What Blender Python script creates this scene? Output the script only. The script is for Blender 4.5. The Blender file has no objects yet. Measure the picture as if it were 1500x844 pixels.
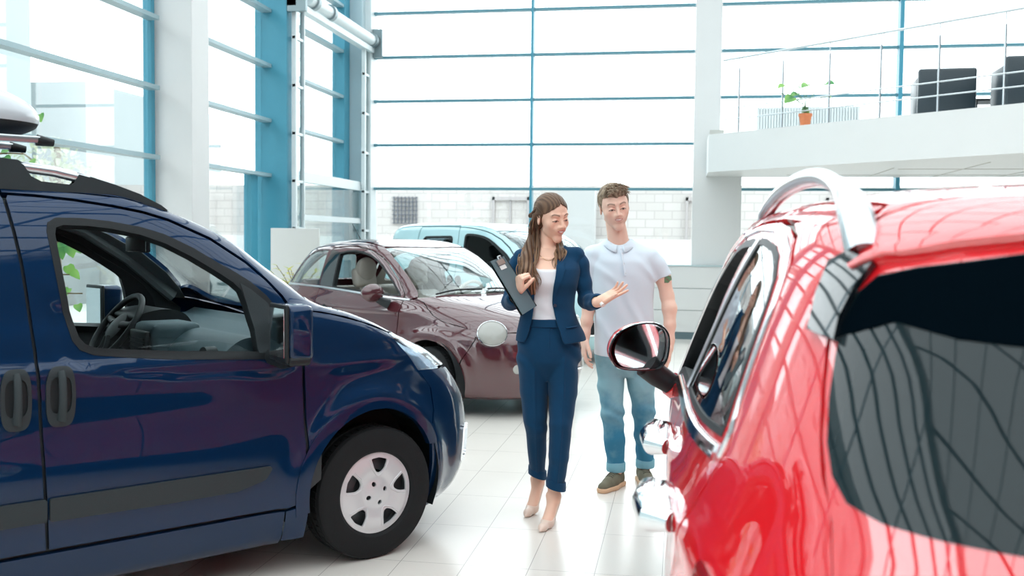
import bpy, bmesh, math, random
import numpy as np
from mathutils import Vector, Matrix, geometry
from mathutils.bvhtree import BVHTree

SC = bpy.context.scene
COL = SC.collection
PI = math.pi
random.seed(7)
YAW = math.radians(9.58)

# ------------------------------------------------------------------ camera, sky, lights, exposure
def make_camera():
    pitch, roll = math.radians(2.83), math.radians(0.6)
    fwd = Vector((-math.sin(YAW)*math.cos(pitch), math.cos(YAW)*math.cos(pitch), -math.sin(pitch)))
    right = Vector((math.cos(YAW), math.sin(YAW), 0))
    up = right.cross(fwd)
    r2 = right*math.cos(roll) + up*math.sin(roll)
    u2 = r2.cross(fwd)
    cam = bpy.data.cameras.new('camera')
    cam.sensor_width = 36.0
    cam.lens = 1458.0*36.0/1500.0
    cam.clip_start = 0.05
    cam.clip_end = 300
    cam.dof.use_dof = True
    cam.dof.focus_distance = 5.2
    cam.dof.aperture_fstop = 3.5
    o = bpy.data.objects.new('camera', cam)
    COL.objects.link(o)
    m = Matrix((( r2.x, u2.x, -fwd.x, 0), (r2.y, u2.y, -fwd.y, 0), (r2.z, u2.z, -fwd.z, 1.5), (0, 0, 0, 1)))
    o.matrix_world = m
    SC.camera = o
make_camera()

w = bpy.data.worlds.new('sky'); SC.world = w
w.use_nodes = True
nt = w.node_tree
bg = nt.nodes['Background']
bg.inputs['Color'].default_value = (0.93, 0.975, 1.0, 1)
bg.inputs['Strength'].default_value = 4.0

SC.view_settings.view_transform = 'Standard'
SC.view_settings.look = 'None'
SC.view_settings.exposure = 0.0
SC.view_settings.gamma = 1.0
SC.view_settings.use_curve_mapping = False
cy = SC.cycles
cy.max_bounces = 8
cy.diffuse_bounces = 4
cy.glossy_bounces = 4
cy.transmission_bounces = 6
cy.transparent_max_bounces = 16
cy.caustics_reflective = False
cy.caustics_refractive = False
cy.sample_clamp_indirect = 6.0
cy.use_denoising = True
try:
    cy.denoiser = 'OPENIMAGEDENOISE'
except Exception:
    pass

# ------------------------------------------------------------------ materials
MATS = {}
def mat(name, col, rough=0.5, metal=0.0, coat=0.0, noise=0.0, nscale=20.0, bump=0.0, spec=0.5, coatr=0.03, sheen=0.0):
    if name in MATS: return MATS[name]
    m = bpy.data.materials.new(name); m.use_nodes = True
    t = m.node_tree; b = t.nodes['Principled BSDF']
    b.inputs['Base Color'].default_value = (*col, 1)
    b.inputs['Roughness'].default_value = rough
    b.inputs['Metallic'].default_value = metal
    b.inputs['Specular IOR Level'].default_value = spec
    if coat:
        b.inputs['Coat Weight'].default_value = coat
        b.inputs['Coat Roughness'].default_value = coatr
    if sheen: b.inputs['Sheen Weight'].default_value = sheen
    tc = t.nodes.new('ShaderNodeTexCoord')
    nz = t.nodes.new('ShaderNodeTexNoise'); nz.inputs['Scale'].default_value = nscale
    nz.inputs['Detail'].default_value = 3
    t.links.new(tc.outputs['Object'], nz.inputs['Vector'])
    if noise:
        mx = t.nodes.new('ShaderNodeMix'); mx.data_type = 'RGBA'
        mx.inputs[6].default_value = (*[c*(1-noise) for c in col], 1)
        mx.inputs[7].default_value = (*[min(1, c*(1+noise)) for c in col], 1)
        t.links.new(nz.outputs['Fac'], mx.inputs[0]); t.links.new(mx.outputs[2], b.inputs['Base Color'])
    if bump:
        bp = t.nodes.new('ShaderNodeBump'); bp.inputs['Strength'].default_value = bump; bp.inputs['Distance'].default_value = 0.01
        t.links.new(nz.outputs['Fac'], bp.inputs['Height']); t.links.new(bp.outputs['Normal'], b.inputs['Normal'])
    MATS[name] = m
    return m

def glass(name, tint=(1, 1, 1), refl=0.06, rough=0.0):
    """thin pane: transparent, with a mirror share that grows at grazing angles"""
    if name in MATS: return MATS[name]
    m = bpy.data.materials.new(name); m.use_nodes = True
    t = m.node_tree
    for n in list(t.nodes):
        if n.type != 'OUTPUT_MATERIAL': t.nodes.remove(n)
    out = [n for n in t.nodes if n.type == 'OUTPUT_MATERIAL'][0]
    tr = t.nodes.new('ShaderNodeBsdfTransparent'); tr.inputs[0].default_value = (*tint, 1)
    gl = t.nodes.new('ShaderNodeBsdfGlossy'); gl.inputs['Roughness'].default_value = rough
    lw = t.nodes.new('ShaderNodeLayerWeight'); lw.inputs['Blend'].default_value = 0.5
    pw = t.nodes.new('ShaderNodeMath'); pw.operation = 'POWER'; pw.inputs[1].default_value = 3.5
    ad = t.nodes.new('ShaderNodeMath'); ad.operation = 'MULTIPLY_ADD'; ad.inputs[1].default_value = 1-refl; ad.inputs[2].default_value = refl
    mx = t.nodes.new('ShaderNodeMixShader')
    t.links.new(lw.outputs['Facing'], pw.inputs[0]); t.links.new(pw.outputs[0], ad.inputs[0])
    t.links.new(ad.outputs[0], mx.inputs[0]); t.links.new(tr.outputs[0], mx.inputs[1]); t.links.new(gl.outputs[0], mx.inputs[2])
    t.links.new(mx.outputs[0], out.inputs[0])
    MATS[name] = m
    return m

# ------------------------------------------------------------------ object helpers
def tag(o, label=None, cat=None, group=None, kind=None):
    if label: o['label'] = label
    if cat: o['category'] = cat
    if group: o['group'] = group
    if kind: o['kind'] = kind
    return o

def empty(name, loc=(0, 0, 0), rz=0.0, label=None, cat=None, group=None):
    o = bpy.data.objects.new(name, None); COL.objects.link(o)
    o.empty_display_size = 0.1
    o.location = loc; o.rotation_euler = (0, 0, rz)
    return tag(o, label, cat, group)

def link(name, me, m, parent=None):
    o = bpy.data.objects.new(name, me); COL.objects.link(o)
    if m is not None:
        for x in (m if isinstance(m, (list, tuple)) else [m]): me.materials.append(x)
    if parent is not None: o.parent = parent
    return o

def obj(name, bm, m, parent=None, smooth=False, ang=0.6):
    me = bpy.data.meshes.new(name)
    bmesh.ops.recalc_face_normals(bm, faces=bm.faces)
    if smooth:
        for f in bm.faces: f.smooth = True
        for e in bm.edges:
            if len(e.link_faces) == 2 and e.calc_face_angle(0) > ang: e.smooth = False
    bm.to_mesh(me); bm.free()
    return link(name, me, m, parent)

def add_box(bm, x0, x1, y0, y1, z0, z1, M=None, bev=0.0):
    g = bmesh.ops.create_cube(bm, size=1.0)
    vs = g['verts']
    for v in vs:
        v.co = Vector(((x0+x1)/2 + v.co.x*(x1-x0), (y0+y1)/2 + v.co.y*(y1-y0), (z0+z1)/2 + v.co.z*(z1-z0)))
    if bev > 0:
        es = list({e for v in vs for e in v.link_edges})
        r = bmesh.ops.bevel(bm, geom=es, offset=bev, segments=2, profile=0.5, affect='EDGES')
        vs = list({v for f in r['faces'] for v in f.verts} | {v for v in vs if v.is_valid})
    if M is not None:
        for v in vs: v.co = M @ v.co
    return vs

def add_cyl(bm, p0, p1, r0, r1=None, n=24, caps=True):
    r1 = r0 if r1 is None else r1
    p0, p1 = Vector(p0), Vector(p1); d = (p1-p0).normalized()
    a = d.orthogonal().normalized(); b = d.cross(a)
    rings = []
    for p, r in ((p0, r0), (p1, r1)):
        rings.append([bm.verts.new(p + (a*math.cos(2*PI*i/n) + b*math.sin(2*PI*i/n))*r) for i in range(n)])
    for i in range(n):
        bm.faces.new((rings[0][i], rings[0][(i+1) % n], rings[1][(i+1) % n], rings[1][i]))
    if caps:
        bm.faces.new(rings[0][::-1]); bm.faces.new(rings[1])

def add_tube(bm, pts, r, n=10, caps=True, flat=None):
    """round tube along points; r a number or a list; flat = (a, b) axis factors"""
    pts = [Vector(p) for p in pts]; N = len(pts)
    rs = r if isinstance(r, (list, tuple)) else [r]*N
    prev = None; rings = []
    for i, p in enumerate(pts):
        t = (pts[min(i+1, N-1)] - pts[max(i-1, 0)]).normalized()
        if prev is None: a = t.orthogonal().normalized()
        else:
            a = prev - t*prev.dot(t)
            a = a.normalized() if a.length > 1e-6 else t.orthogonal().normalized()
        prev = a; b = t.cross(a)
        fa, fb = flat or (1, 1)
        rings.append([bm.verts.new(p + (a*math.cos(2*PI*k/n)*fa + b*math.sin(2*PI*k/n)*fb)*rs[i]) for k in range(n)])
    for i in range(N-1):
        for k in range(n):
            bm.faces.new((rings[i][k], rings[i][(k+1) % n], rings[i+1][(k+1) % n], rings[i+1][k]))
    if caps:
        bm.faces.new(rings[0][::-1]); bm.faces.new(rings[-1])

def add_lathe(bm, prof, M=None, n=48, closed=False):
    """prof: list of (r, h) turned about local z"""
    rings = []
    for (r, h) in prof:
        ring = []
        for k in range(n):
            v = Vector((r*math.cos(2*PI*k/n), r*math.sin(2*PI*k/n), h))
            ring.append(bm.verts.new(M @ v if M is not None else v))
        rings.append(ring)
    m = len(rings)
    for i in range(m if closed else m-1):
        for k in range(n):
            bm.faces.new((rings[i][k], rings[i][(k+1) % n], rings[(i+1) % m][(k+1) % n], rings[(i+1) % m][k]))
    return rings

def prism(bm, pts, d0, d1, axes='xz'):
    """closed polygon in a plane, extruded from d0 to d1 along the third axis"""
    def P(a, b, d):
        return {'xz': (a, d, b), 'yz': (d, a, b), 'xy': (a, b, d)}[axes]
    A = [bm.verts.new(P(a, b, d0)) for a, b in pts]
    B = [bm.verts.new(P(a, b, d1)) for a, b in pts]
    n = len(pts)
    bm.faces.new(A[::-1]); bm.faces.new(B)
    for i in range(n): bm.faces.new((A[i], A[(i+1) % n], B[(i+1) % n], B[i]))

def copy_tree(o, parent=None):
    c = o.copy(); COL.objects.link(c)
    if parent is not None: c.parent = parent
    for ch in list(o.children): copy_tree(ch, c)
    return c

def catmull(pts, k=6, closed=True):
    pts = [np.array(p, float) for p in pts]; n = len(pts); out = []
    rng = n if closed else n-1
    for i in range(rng):
        if closed: a, b, c, d = pts[(i-1) % n], pts[i], pts[(i+1) % n], pts[(i+2) % n]
        else: a, b, c, d = pts[max(i-1, 0)], pts[i], pts[i+1], pts[min(i+2, n-1)]
        for j in range(k):
            t = j/k
            out.append(0.5*((2*b)+(-a+c)*t+(2*a-5*b+4*c-d)*t*t+(-a+3*b-3*c+d)*t**3))
    if not closed: out.append(pts[-1])
    return [tuple(p) for p in out]

def rounded(pts, rad, k=6):
    """polygon with corners rounded; rad one number or a list"""
    n = len(pts); out = []
    for i in range(n):
        r = rad[i] if isinstance(rad, (list, tuple)) else rad
        p = np.array(pts[i], float); a = np.array(pts[i-1], float); b = np.array(pts[(i+1) % n], float)
        if r <= 0: out.append(tuple(p)); continue
        da, db = a-p, b-p; la, lb = np.linalg.norm(da), np.linalg.norm(db)
        q = min(r, la*0.48, lb*0.48)
        s, e = p+da/la*q, p+db/lb*q
        for j in range(k+1):
            t = j/k
            out.append(tuple((1-t)**2*s + 2*t*(1-t)*p + t*t*e))
    return out

def pchip(xs, ys, x):
    xs = np.asarray(xs, float); ys = np.asarray(ys, float); x = np.asarray(x, float)
    h = np.diff(xs); d = np.diff(ys)/h; n = len(xs)
    m = np.zeros(n); m[0] = d[0]; m[-1] = d[-1]
    for i in range(1, n-1):
        if d[i-1]*d[i] > 0:
            w1, w2 = 2*h[i]+h[i-1], h[i]+2*h[i-1]
            m[i] = (w1+w2)/(w1/d[i-1]+w2/d[i])
    i = np.clip(np.searchsorted(xs, x)-1, 0, n-2)
    t = (x-xs[i])/h[i]
    return ((2*t**3-3*t**2+1)*ys[i] + (t**3-2*t**2+t)*h[i]*m[i] + (-2*t**3+3*t**2)*ys[i+1] + (t**3-t**2)*h[i]*m[i+1])
# ------------------------------------------------------------------ the showroom
BLUEM = mat('teal_frame_paint', (0.06, 0.29, 0.40), rough=0.4, noise=0.03, nscale=4)
TRANS = mat('transom_grey_metal', (0.10, 0.26, 0.32), rough=0.42, noise=0.03, nscale=5)
WHITEW = mat('white_wall_paint', (0.72, 0.725, 0.72), rough=0.7, noise=0.02, nscale=3)
WHITEP = mat('white_panel', (0.72, 0.725, 0.715), rough=0.45, noise=0.02, nscale=3)
WHITEM = mat('white_metal', (0.72, 0.78, 0.79), rough=0.35, metal=0.0, noise=0.02, nscale=8)
WINGLASS = glass('window_pane', (0.97, 0.995, 0.995), 0.035)

def tile_mat():
    m = bpy.data.materials.new('floor_tiles'); m.use_nodes = True
    t = m.node_tree; b = t.nodes['Principled BSDF']; L = t.links
    geo = t.nodes.new('ShaderNodeNewGeometry')
    mp = t.nodes.new('ShaderNodeMapping'); mp.inputs['Location'].default_value = (0.354+30, -4.41+61.1, 0)
    L.new(geo.outputs['Position'], mp.inputs['Vector'])
    br = t.nodes.new('ShaderNodeTexBrick')
    br.offset = 0.0; br.squash = 1.0
    br.inputs['Scale'].default_value = 1.0
    br.inputs['Brick Width'].default_value = 0.3; br.inputs['Row Height'].default_value = 0.611
    br.inputs['Mortar Size'].default_value = 0.0018; br.inputs['Mortar Smooth'].default_value = 0.3; br.inputs['Bias'].default_value = 0
    br.inputs['Color1'].default_value = (0.70, 0.66, 0.61, 1); br.inputs['Color2'].default_value = (0.675, 0.635, 0.588, 1)
    br.inputs['Mortar'].default_value = (0.33, 0.31, 0.29, 1)
    L.new(mp.outputs[0], br.inputs['Vector'])
    nz = t.nodes.new('ShaderNodeTexNoise'); nz.inputs['Scale'].default_value = 1.7; nz.inputs['Detail'].default_value = 4
    L.new(geo.outputs['Position'], nz.inputs['Vector'])
    mx = t.nodes.new('ShaderNodeMix'); mx.data_type = 'RGBA'; mx.blend_type = 'MULTIPLY'; mx.inputs[0].default_value = 1
    rp = t.nodes.new('ShaderNodeMapRange'); rp.inputs[3].default_value = 0.965; rp.inputs[4].default_value = 1.03
    L.new(nz.outputs['Fac'], rp.inputs[0]); L.new(br.outputs['Color'], mx.inputs[6]); L.new(rp.outputs[0], mx.inputs[7])
    L.new(mx.outputs[2], b.inputs['Base Color'])
    b.inputs['Roughness'].default_value = 0.24; b.inputs['Specular IOR Level'].default_value = 0.5
    rr = t.nodes.new('ShaderNodeMapRange'); rr.inputs[3].default_value = 0.20; rr.inputs[4].default_value = 0.30
    L.new(nz.outputs['Fac'], rr.inputs[0]); L.new(rr.outputs[0], b.inputs['Roughness'])
    return m

def quad(bm, pts): bm.faces.new([bm.verts.new(p) for p in pts])

CHROME = mat('chrome', (0.82, 0.84, 0.86), rough=0.08, metal=1.0)
ALU = mat('brushed_aluminium', (0.62, 0.65, 0.68), rough=0.28, metal=1.0)
ROOMH = 7.3
YB, XL, XR, YF = 15.8, -5.4, 9.0, -7.0
bm = bmesh.new(); add_box(bm, XL-0.3, XR+0.3, YF-0.3, YB+0.35, -0.2, 0.0)
tag(obj('floor', bm, tile_mat()), kind='structure')

ZT = [2.295+0.706*k for k in range(0, 8)]
def hbars(bm, axis, a0, a1, plane, inner, zs, h=0.055, depth=0.13):
    for z in zs:
        if axis == 'y': add_box(bm, plane-0.02, plane+inner*depth, a0, a1, z-h/2, z+h/2)
        else: add_box(bm, a0, a1, plane-inner*0.02 if inner > 0 else plane-depth, plane+depth if inner > 0 else plane+0.02, z-h/2, z+h/2)

TRANSL = mat('transom_pale_metal', (0.30, 0.43, 0.47), rough=0.35, noise=0.03, nscale=5)
def window(n, axis, a0, a1, plane, sgn, z0, z1, zs, barm=TRANS, glassoff=0.0, jamb=True, vb=0.035):
    """one glazed bay: root is the frame; the pane is its part"""
    bm = bmesh.new()
    for z in [q for q in zs if z0 < q < z1]:
        if axis == 'y': add_box(bm, min(plane, plane+sgn*0.13), max(plane, plane+sgn*0.13), a0, a1, z-0.022, z+0.022)
        else: add_box(bm, a0, a1, min(plane, plane+sgn*0.10), max(plane, plane+sgn*0.10), z-0.02, z+0.02)
    f = tag(obj('window_%d' % n, bm, barm), kind='structure')
    bm = bmesh.new()
    if axis == 'y': add_box(bm, plane-sgn*0.012-0.004, plane-sgn*0.012+0.004, a0, a1, z0, z1)
    else: add_box(bm, a0, a1, plane-sgn*0.012-0.004, plane-sgn*0.012+0.004, z0, z1)
    obj('glass_pane', bm, WINGLASS, f)
    return f

# left glazing, bay by bay
nwin = 0
for (a0, a1) in ((-6.9, -3.52), (-3.44, 0.0), (0.08, 3.2), (3.28, 6.36), (6.44, 9.50), (9.99, 12.32), (12.6, 15.13)):
    nwin += 1
    window(nwin, 'y', a0, a1, XL, 1, 0.0, ROOMH, ZT, barm=TRANSL)
bm = bmesh.new()
for y in (-3.48, 0.04, 3.24, 6.40, 9.54): add_box(bm, XL-0.06, XL+0.03, y-0.03, y+0.04, 0, ROOMH)
add_box(bm, XL-0.06, XL+0.14, 15.13, 15.38, 0, ROOMH)
tag(obj('trim_1', bm, BLUEM), kind='structure')
bm = bmesh.new(); add_box(bm, XL-0.05, XL+0.05, 11.87, 12.06, 0, 2.28); tag(obj('trim_9', bm, BLUEM), kind='structure')
bm = bmesh.new(); add_box(bm, XL-0.1, -5.064, 12.32, 12.60, 0, ROOMH)
tag(obj('trim_2', bm, BLUEM), kind='structure')
bm = bmesh.new(); add_box(bm, XL-0.1, -4.972, 9.60, 9.985, 0, ROOMH, None, 0.01)
tag(obj('wall_left', bm, WHITEW), kind='structure')
bm = bmesh.new()
add_box(bm, XL-0.1, -5.062, 15.4, 15.79, 0, ROOMH)
tag(obj('trim_3', bm, mat('grey_corner_pier', (0.50, 0.62, 0.66), rough=0.6, noise=0.02, nscale=3)), kind='structure')
bm = bmesh.new(); add_box(bm, -5.13, -4.96, 15.55, 15.9, 0, ROOMH)
tag(obj('trim_4', bm, WHITEM), kind='structure')

# back glazing
for (a0, a1) in ((-4.96, -2.385), (-2.345, 0.18), (0.22, 3.14), (3.21, 6.1), (6.15, 9.0)):
    nwin += 1
    window(nwin, 'x', a0, a1, YB, -1, 0.0, ROOMH, ZT)
bm = bmesh.new()
for x in (-2.365, 6.13): add_box(bm, x-0.02, x+0.02, YB-0.12, YB+0.05, 0, ROOMH)
add_box(bm, 3.145, 3.205, YB-0.16, YB+0.05, 0, ROOMH)
tag(obj('trim_5', bm, BLUEM), kind='structure')
# low panelled wall in front of the back glazing
bm = bmesh.new()
for k in range(3): add_box(bm, -4.9, 6.5, 15.33, 15.40, 0.11+0.335*k, 0.11+0.335*(k+1)-0.008)
sw_ = tag(obj('wall_back', bm, WHITEP), kind='structure')
bm = bmesh.new()
add_box(bm, -4.9, 6.5, 15.37, 15.42, 0.10, 1.10)
obj('panel_joint', bm, mat('joint_grey', (0.35, 0.47, 0.50), rough=0.6), sw_)
bm = bmesh.new(); add_box(bm, -4.9, 6.5, 15.32, 15.43, 1.107, 1.13); obj('sill_cap', bm, mat('sill_grey', (0.45, 0.56, 0.58), rough=0.4), sw_)
bm = bmesh.new(); add_box(bm, -4.9, 6.5, 15.325, 15.40, 0.0, 0.105)
tag(obj('baseboard_back', bm, mat('base_grey', (0.11, 0.17, 0.19), rough=0.5)), kind='structure')

# white columns on the right, mezzanine slab
bm = bmesh.new(); add_box(bm, 0.165, 0.56, 15.44, 15.66, 0, ROOMH, None, 0.006)
tag(obj('trim_6', bm, WHITEW), kind='structure')
bm = bmesh.new(); add_box(bm, 0.30, 0.89, 15.10+0.335, 15.60, 0, 2.54)
tag(obj('trim_7', bm, WHITEW), kind='structure')
E0, E1 = Vector((0.36, 14.4, 0)), Vector((6.4, 8.77, 0))
bm = bmesh.new()
prism(bm, [(E0.x, E0.y), (E1.x, E1.y), (9.0, E1.y), (9.0, 15.6), (0.36, 15.6)], 2.47, 3.0, 'xy')
mz = tag(obj('trim_8', bm, WHITEP), kind='structure')
bm = bmesh.new(); add_box(bm, 0.38, 0.58, 14.55, 15.4, 3.0, 3.08)
obj('edge_upstand', bm, mat('upstand_grey', (0.5, 0.5, 0.47), rough=0.7), mz)
bm = bmesh.new()   # soffit joints
for k in range(1, 9): add_box(bm, 0.9+0.9*k, 0.912+0.9*k, 15.5-0.95*k, 15.55, 2.464, 2.472)
for k in range(5): add_box(bm, 1.5+k*1.3, 8.9, 15.0-1.2*k, 15.012-1.2*k, 2.464, 2.472)
obj('soffit_joint', bm, mat('soffit_grey', (0.55, 0.54, 0.5), rough=0.7), mz)

# right and front walls, skylight roof
bm = bmesh.new(); add_box(bm, XR, XR+0.2, YF, YB, 0, ROOMH)
tag(obj('wall_right', bm, mat('wall_dark', (0.07, 0.075, 0.08), rough=0.8, noise=0.03, nscale=2)), kind='structure')
bm = bmesh.new(); add_box(bm, XL, XR, YF-0.2, YF, 0, ROOMH)
tag(obj('wall_front', bm, mat('wall_grey', (0.42, 0.43, 0.44), rough=0.8)), kind='structure')
# roof: deep diagonal beams under glass, solid ribs along the edges
bm = bmesh.new()
cxm, cym, hw, hd = (XL+XR)/2, (YB+YF)/2, (XR-XL)/2, (YB-YF)/2
for sgn in (1, -1):
    ang = math.radians(52)*sgn
    dx, dy = math.cos(ang), math.sin(ang)
    for k in range(-16, 17):
        ox = cxm + k*1.8
        # clip the line to the roof rectangle
        ts = []
        t0, t1 = -60, 60
        for (o, d, lo, hi) in ((ox, dx, XL, XR), (cym, dy, YF, YB)):
            a, b = (lo-o)/d, (hi-o)/d
            if a > b: a, b = b, a
            t0, t1 = max(t0, a), min(t1, b)
        if t1-t0 < 0.3: continue
        p0 = Vector((ox+dx*t0, cym+dy*t0, ROOMH)); p1 = Vector((ox+dx*t1, cym+dy*t1, ROOMH))
        L = (p1-p0).length; M = Matrix.Translation((p0+p1)/2) @ Matrix.Rotation(ang, 4, 'Z')
        add_box(bm, -L/2, L/2, -0.022, 0.022, -0.04, 0.04, M)
ROOFB = mat('roof_beam_grey', (0.16, 0.19, 0.20), rough=0.6)
cl = tag(obj('ceiling', bm, ROOFB), kind='structure')
bm = bmesh.new(); add_box(bm, XL, XR, YF, YB, ROOMH+0.07, ROOMH+0.085)
obj('roof_glass', bm, glass('roof_glass', (0.85, 0.87, 0.87), 0.03), cl)
bm = bmesh.new()
add_box(bm, XL-0.2, XR+0.2, YF-0.2, YF+0.5, ROOMH-0.15, ROOMH+0.1); add_box(bm, XR-0.5, XR+0.2, YF, YB, ROOMH-0.15, ROOMH+0.1)
add_box(bm, XL-0.2, XL+0.15, YF, YB+0.1, ROOMH-0.05, ROOMH+0.15); add_box(bm, XL, XR, YB-0.2, YB+0.1, ROOMH-0.05, ROOMH+0.15)
obj('roof_edge', bm, WHITEW, cl)

# ------------------------------------------------------------------ outside
CONC = mat('yard_concrete', (0.62, 0.60, 0.57), rough=0.9, noise=0.06, nscale=1.2)
bm = bmesh.new(); add_box(bm, -60, 50, -40, 70, -0.5, -0.21)
tag(obj('ground', bm, CONC), kind='structure')
def brick_mat():
    m = bpy.data.materials.new('pale_brick'); m.use_nodes = True
    t = m.node_tree; b = t.nodes['Principled BSDF']; L = t.links
    geo = t.nodes.new('ShaderNodeNewGeometry'); sp = t.nodes.new('ShaderNodeSeparateXYZ'); cb = t.nodes.new('ShaderNodeCombineXYZ')
    L.new(geo.outputs['Position'], sp.inputs[0]); L.new(sp.outputs[0], cb.inputs[0]); L.new(sp.outputs[2], cb.inputs[1])
    br = t.nodes.new('ShaderNodeTexBrick'); br.inputs['Scale'].default_value = 1
    br.inputs['Brick Width'].default_value = 0.42; br.inputs['Row Height'].default_value = 0.2; br.inputs['Mortar Size'].default_value = 0.012
    br.inputs['Color1'].default_value = (0.55, 0.52, 0.50, 1); br.inputs['Color2'].default_value = (0.61, 0.58, 0.56, 1); br.inputs['Mortar'].default_value = (0.47, 0.44, 0.43, 1)
    L.new(cb.outputs[0], br.inputs['Vector']); L.new(br.outputs['Color'], b.inputs['Base Color']); b.inputs['Roughness'].default_value = 0.9
    return m
bw = empty('yard_wall', (0, 24, -0.2), label='pale brick yard wall outside, behind the back windows', cat='wall')
bm = bmesh.new(); add_box(bm, -16, 16, 0, 0.4, 0.0, 3.0); obj('brickwork', bm, brick_mat(), bw)
bm = bmesh.new(); add_box(bm, -15.9, 15.9, -0.12, -0.001, 0.0, 1.72); obj('sunlit_band', bm, mat('sunlit_band_white', (0.75, 0.75, 0.74), rough=0.8), bw)  # white slab added: the blown-out sunlit strip below the brick, as colour
bm = bmesh.new()
for k in range(7): add_box(bm, -7.05+0.095*k, -7.03+0.095*k, -0.05, -0.01, 2.05, 2.72)
for k in range(7): add_box(bm, -7.09, -6.44, -0.05, -0.01, 2.05+0.105*k, 2.07+0.105*k)
obj('window_grille', bm, mat('grille_grey', (0.16, 0.17, 0.2), rough=0.6), bw)
for x in (-4.55, 0.1, 3.3, 5.6):
    bm = bmesh.new()
    add_box(bm, x, x+0.06, -0.08, 0, 0, 2.72); add_box(bm, x+0.86, x+0.92, -0.08, 0, 0, 2.72); add_box(bm, x, x+0.92, -0.08, 0, 2.64, 2.72)
    add_box(bm, x+0.42, x+0.46, -0.05, 0, 0, 2.64)
    obj('door_frame', bm, mat('door_frame_grey', (0.44, 0.41, 0.41), rough=0.7), bw)
bm = bmesh.new(); add_box(bm, -2.87, -2.0, -0.7, -0.2, 0, 2.88)
tag(obj('concrete_pier', bm, mat('panel_grey', (0.50, 0.51, 0.51), rough=0.8), None), 'plain grey concrete pier in front of the brick wall outside, between the two people', 'pier').location = (0, 24, -0.2)
# building on the left, seen through the left windows
lb = empty('neighbour_building', (-15, 0, -0.2), label='pale building with a grey annexe outside the left windows', cat='building')
bm = bmesh.new(); add_box(bm, -6, 0, -12, 21.2, 0, 9.0); obj('facade', bm, mat('facade_pale', (0.34, 0.40, 0.41), rough=0.8, noise=0.03, nscale=1), lb)
for j in range(-6, 14, 2):
    for k in range(5):
        bm = bmesh.new(); add_box(bm, 0, 0.06, j*1.5-0.7, j*1.5+0.9, 1.0+k*1.6, 2.0+k*1.6)
        obj('facade_window', bm, mat('facade_window_grey', (0.27, 0.33, 0.35), rough=0.3), lb)
bm = bmesh.new(); add_box(bm, -4, -0.02, 23.4, 31.0, 0, 5.6); obj('annexe', bm, mat('annexe_grey', (0.31, 0.36, 0.37), rough=0.8), lb)
bm = bmesh.new(); add_box(bm, -14.6, -14.4, 19, 23.0, -0.2, 2.7)
tag(obj('yard_fence', bm, mat('fence_grey', (0.30, 0.31, 0.31), rough=0.9, noise=0.12, nscale=3)), 'grey board fence outside, seen through the left windows behind the white column', 'fence')

# ------------------------------------------------------------------ lifting door in the left wall
dr = tag(empty('door_1', (0, 0, 0)), kind='structure')
def dpart(nm, boxes, m=WHITEM, cyl=()):
    bm = bmesh.new()
    for b_ in boxes: add_box(bm, *b_)
    for c_ in cyl: add_cyl(bm, *c_)
    return obj(nm, bm, m, dr, smooth=bool(cyl), ang=0.5)
# ladder-like guide tracks
for (y0, y1) in ((12.40, 12.72), (15.28, 15.56)):
    bx = [(-5.03, -4.97, y0, y0+0.05, 0, 4.62), (-5.03, -4.97, y1-0.03, y1, 0, 4.62)]
    bx += [(-5.02, -4.98, y0, y1, 0.35+0.62*k, 0.385+0.62*k) for k in range(7)]
    t_ = dpart('guide_track', bx)
    bm = bmesh.new(); add_box(bm, -5.012, -5.004, y0+0.05, y1-0.03, 0.05, 4.6)
    obj('track_web', bm, glass('clear_sheet', (0.9, 0.95, 0.95), 0.08), t_)
dpart('spring_tube', [], WHITEM, [((-4.95, 12.75, 4.66), (-4.95, 15.6, 4.66), 0.085)])
dpart('spring_coupling', [], mat('cast_grey', (0.30, 0.36, 0.38), rough=0.4, metal=0.6), [((-4.95, y, 4.66), (-4.95, y+0.09, 4.66), 0.115) for y in (12.9, 13.55, 15.5)])
dpart('head_rail', [(-5.05, -4.93, 12.3, 15.75, 4.47, 4.55)])
dpart('end_bracket', [(-5.05, -4.80, 15.62, 15.68, 4.40, 4.85), (-5.05, -4.80, 12.3, 12.36, 4.40, 4.85)], mat('bracket_grey', (0.25, 0.32, 0.34), rough=0.4, metal=0.5))
dpart('door_leaf_rail', [(-5.10, -5.04, 12.72, 15.3, 2.24, 2.38), (-5.10, -5.04, 12.72, 15.3, 1.72, 1.80), (-5.10, -5.04, 12.72, 15.3, 0.5, 0.62)])
dpart('door_leaf_glass', [(-5.08, -5.07, 12.72, 15.3, 0.6, 2.24)], glass('clear_sheet', (0.9, 0.95, 0.95), 0.08))

# ------------------------------------------------------------------ mezzanine: railing, radiator, chairs, plant
DIRM = (E1-E0).normalized()
rl = tag(empty('railing', (0, 0, 0)), 'thin steel railing with wires along the mezzanine edge', 'railing')
for px_ in ((0.75, 14.04), (1.28, 13.55), (1.80, 13.07), (2.32, 12.58), (2.86, 12.08), (3.41, 11.57), (3.96, 11.05), (4.5, 10.54)):
    bm = bmesh.new(); add_cyl(bm, (px_[0], px_[1], 3.0), (px_[0], px_[1], 3.86), 0.014, n=10); add_cyl(bm, (px_[0], px_[1], 3.86), (px_[0], px_[1], 3.99), 0.007, n=8)
    obj('post', bm, ALU, rl, smooth=True)
for z, r_ in ((4.0, 0.016), (3.335, 0.009), (3.18, 0.009)):
    bm = bmesh.new()
    a = E0+Vector((0.18, -0.17, 0)); b_ = E0+DIRM*6.2
    add_cyl(bm, (a.x, a.y, z), (b_.x, b_.y, z), r_, n=8)
    obj('hand_rail' if z > 3.9 else 'wire', bm, mat('steel_rail', (0.62, 0.66, 0.68), rough=0.3, metal=0.9), rl, smooth=True)
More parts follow.
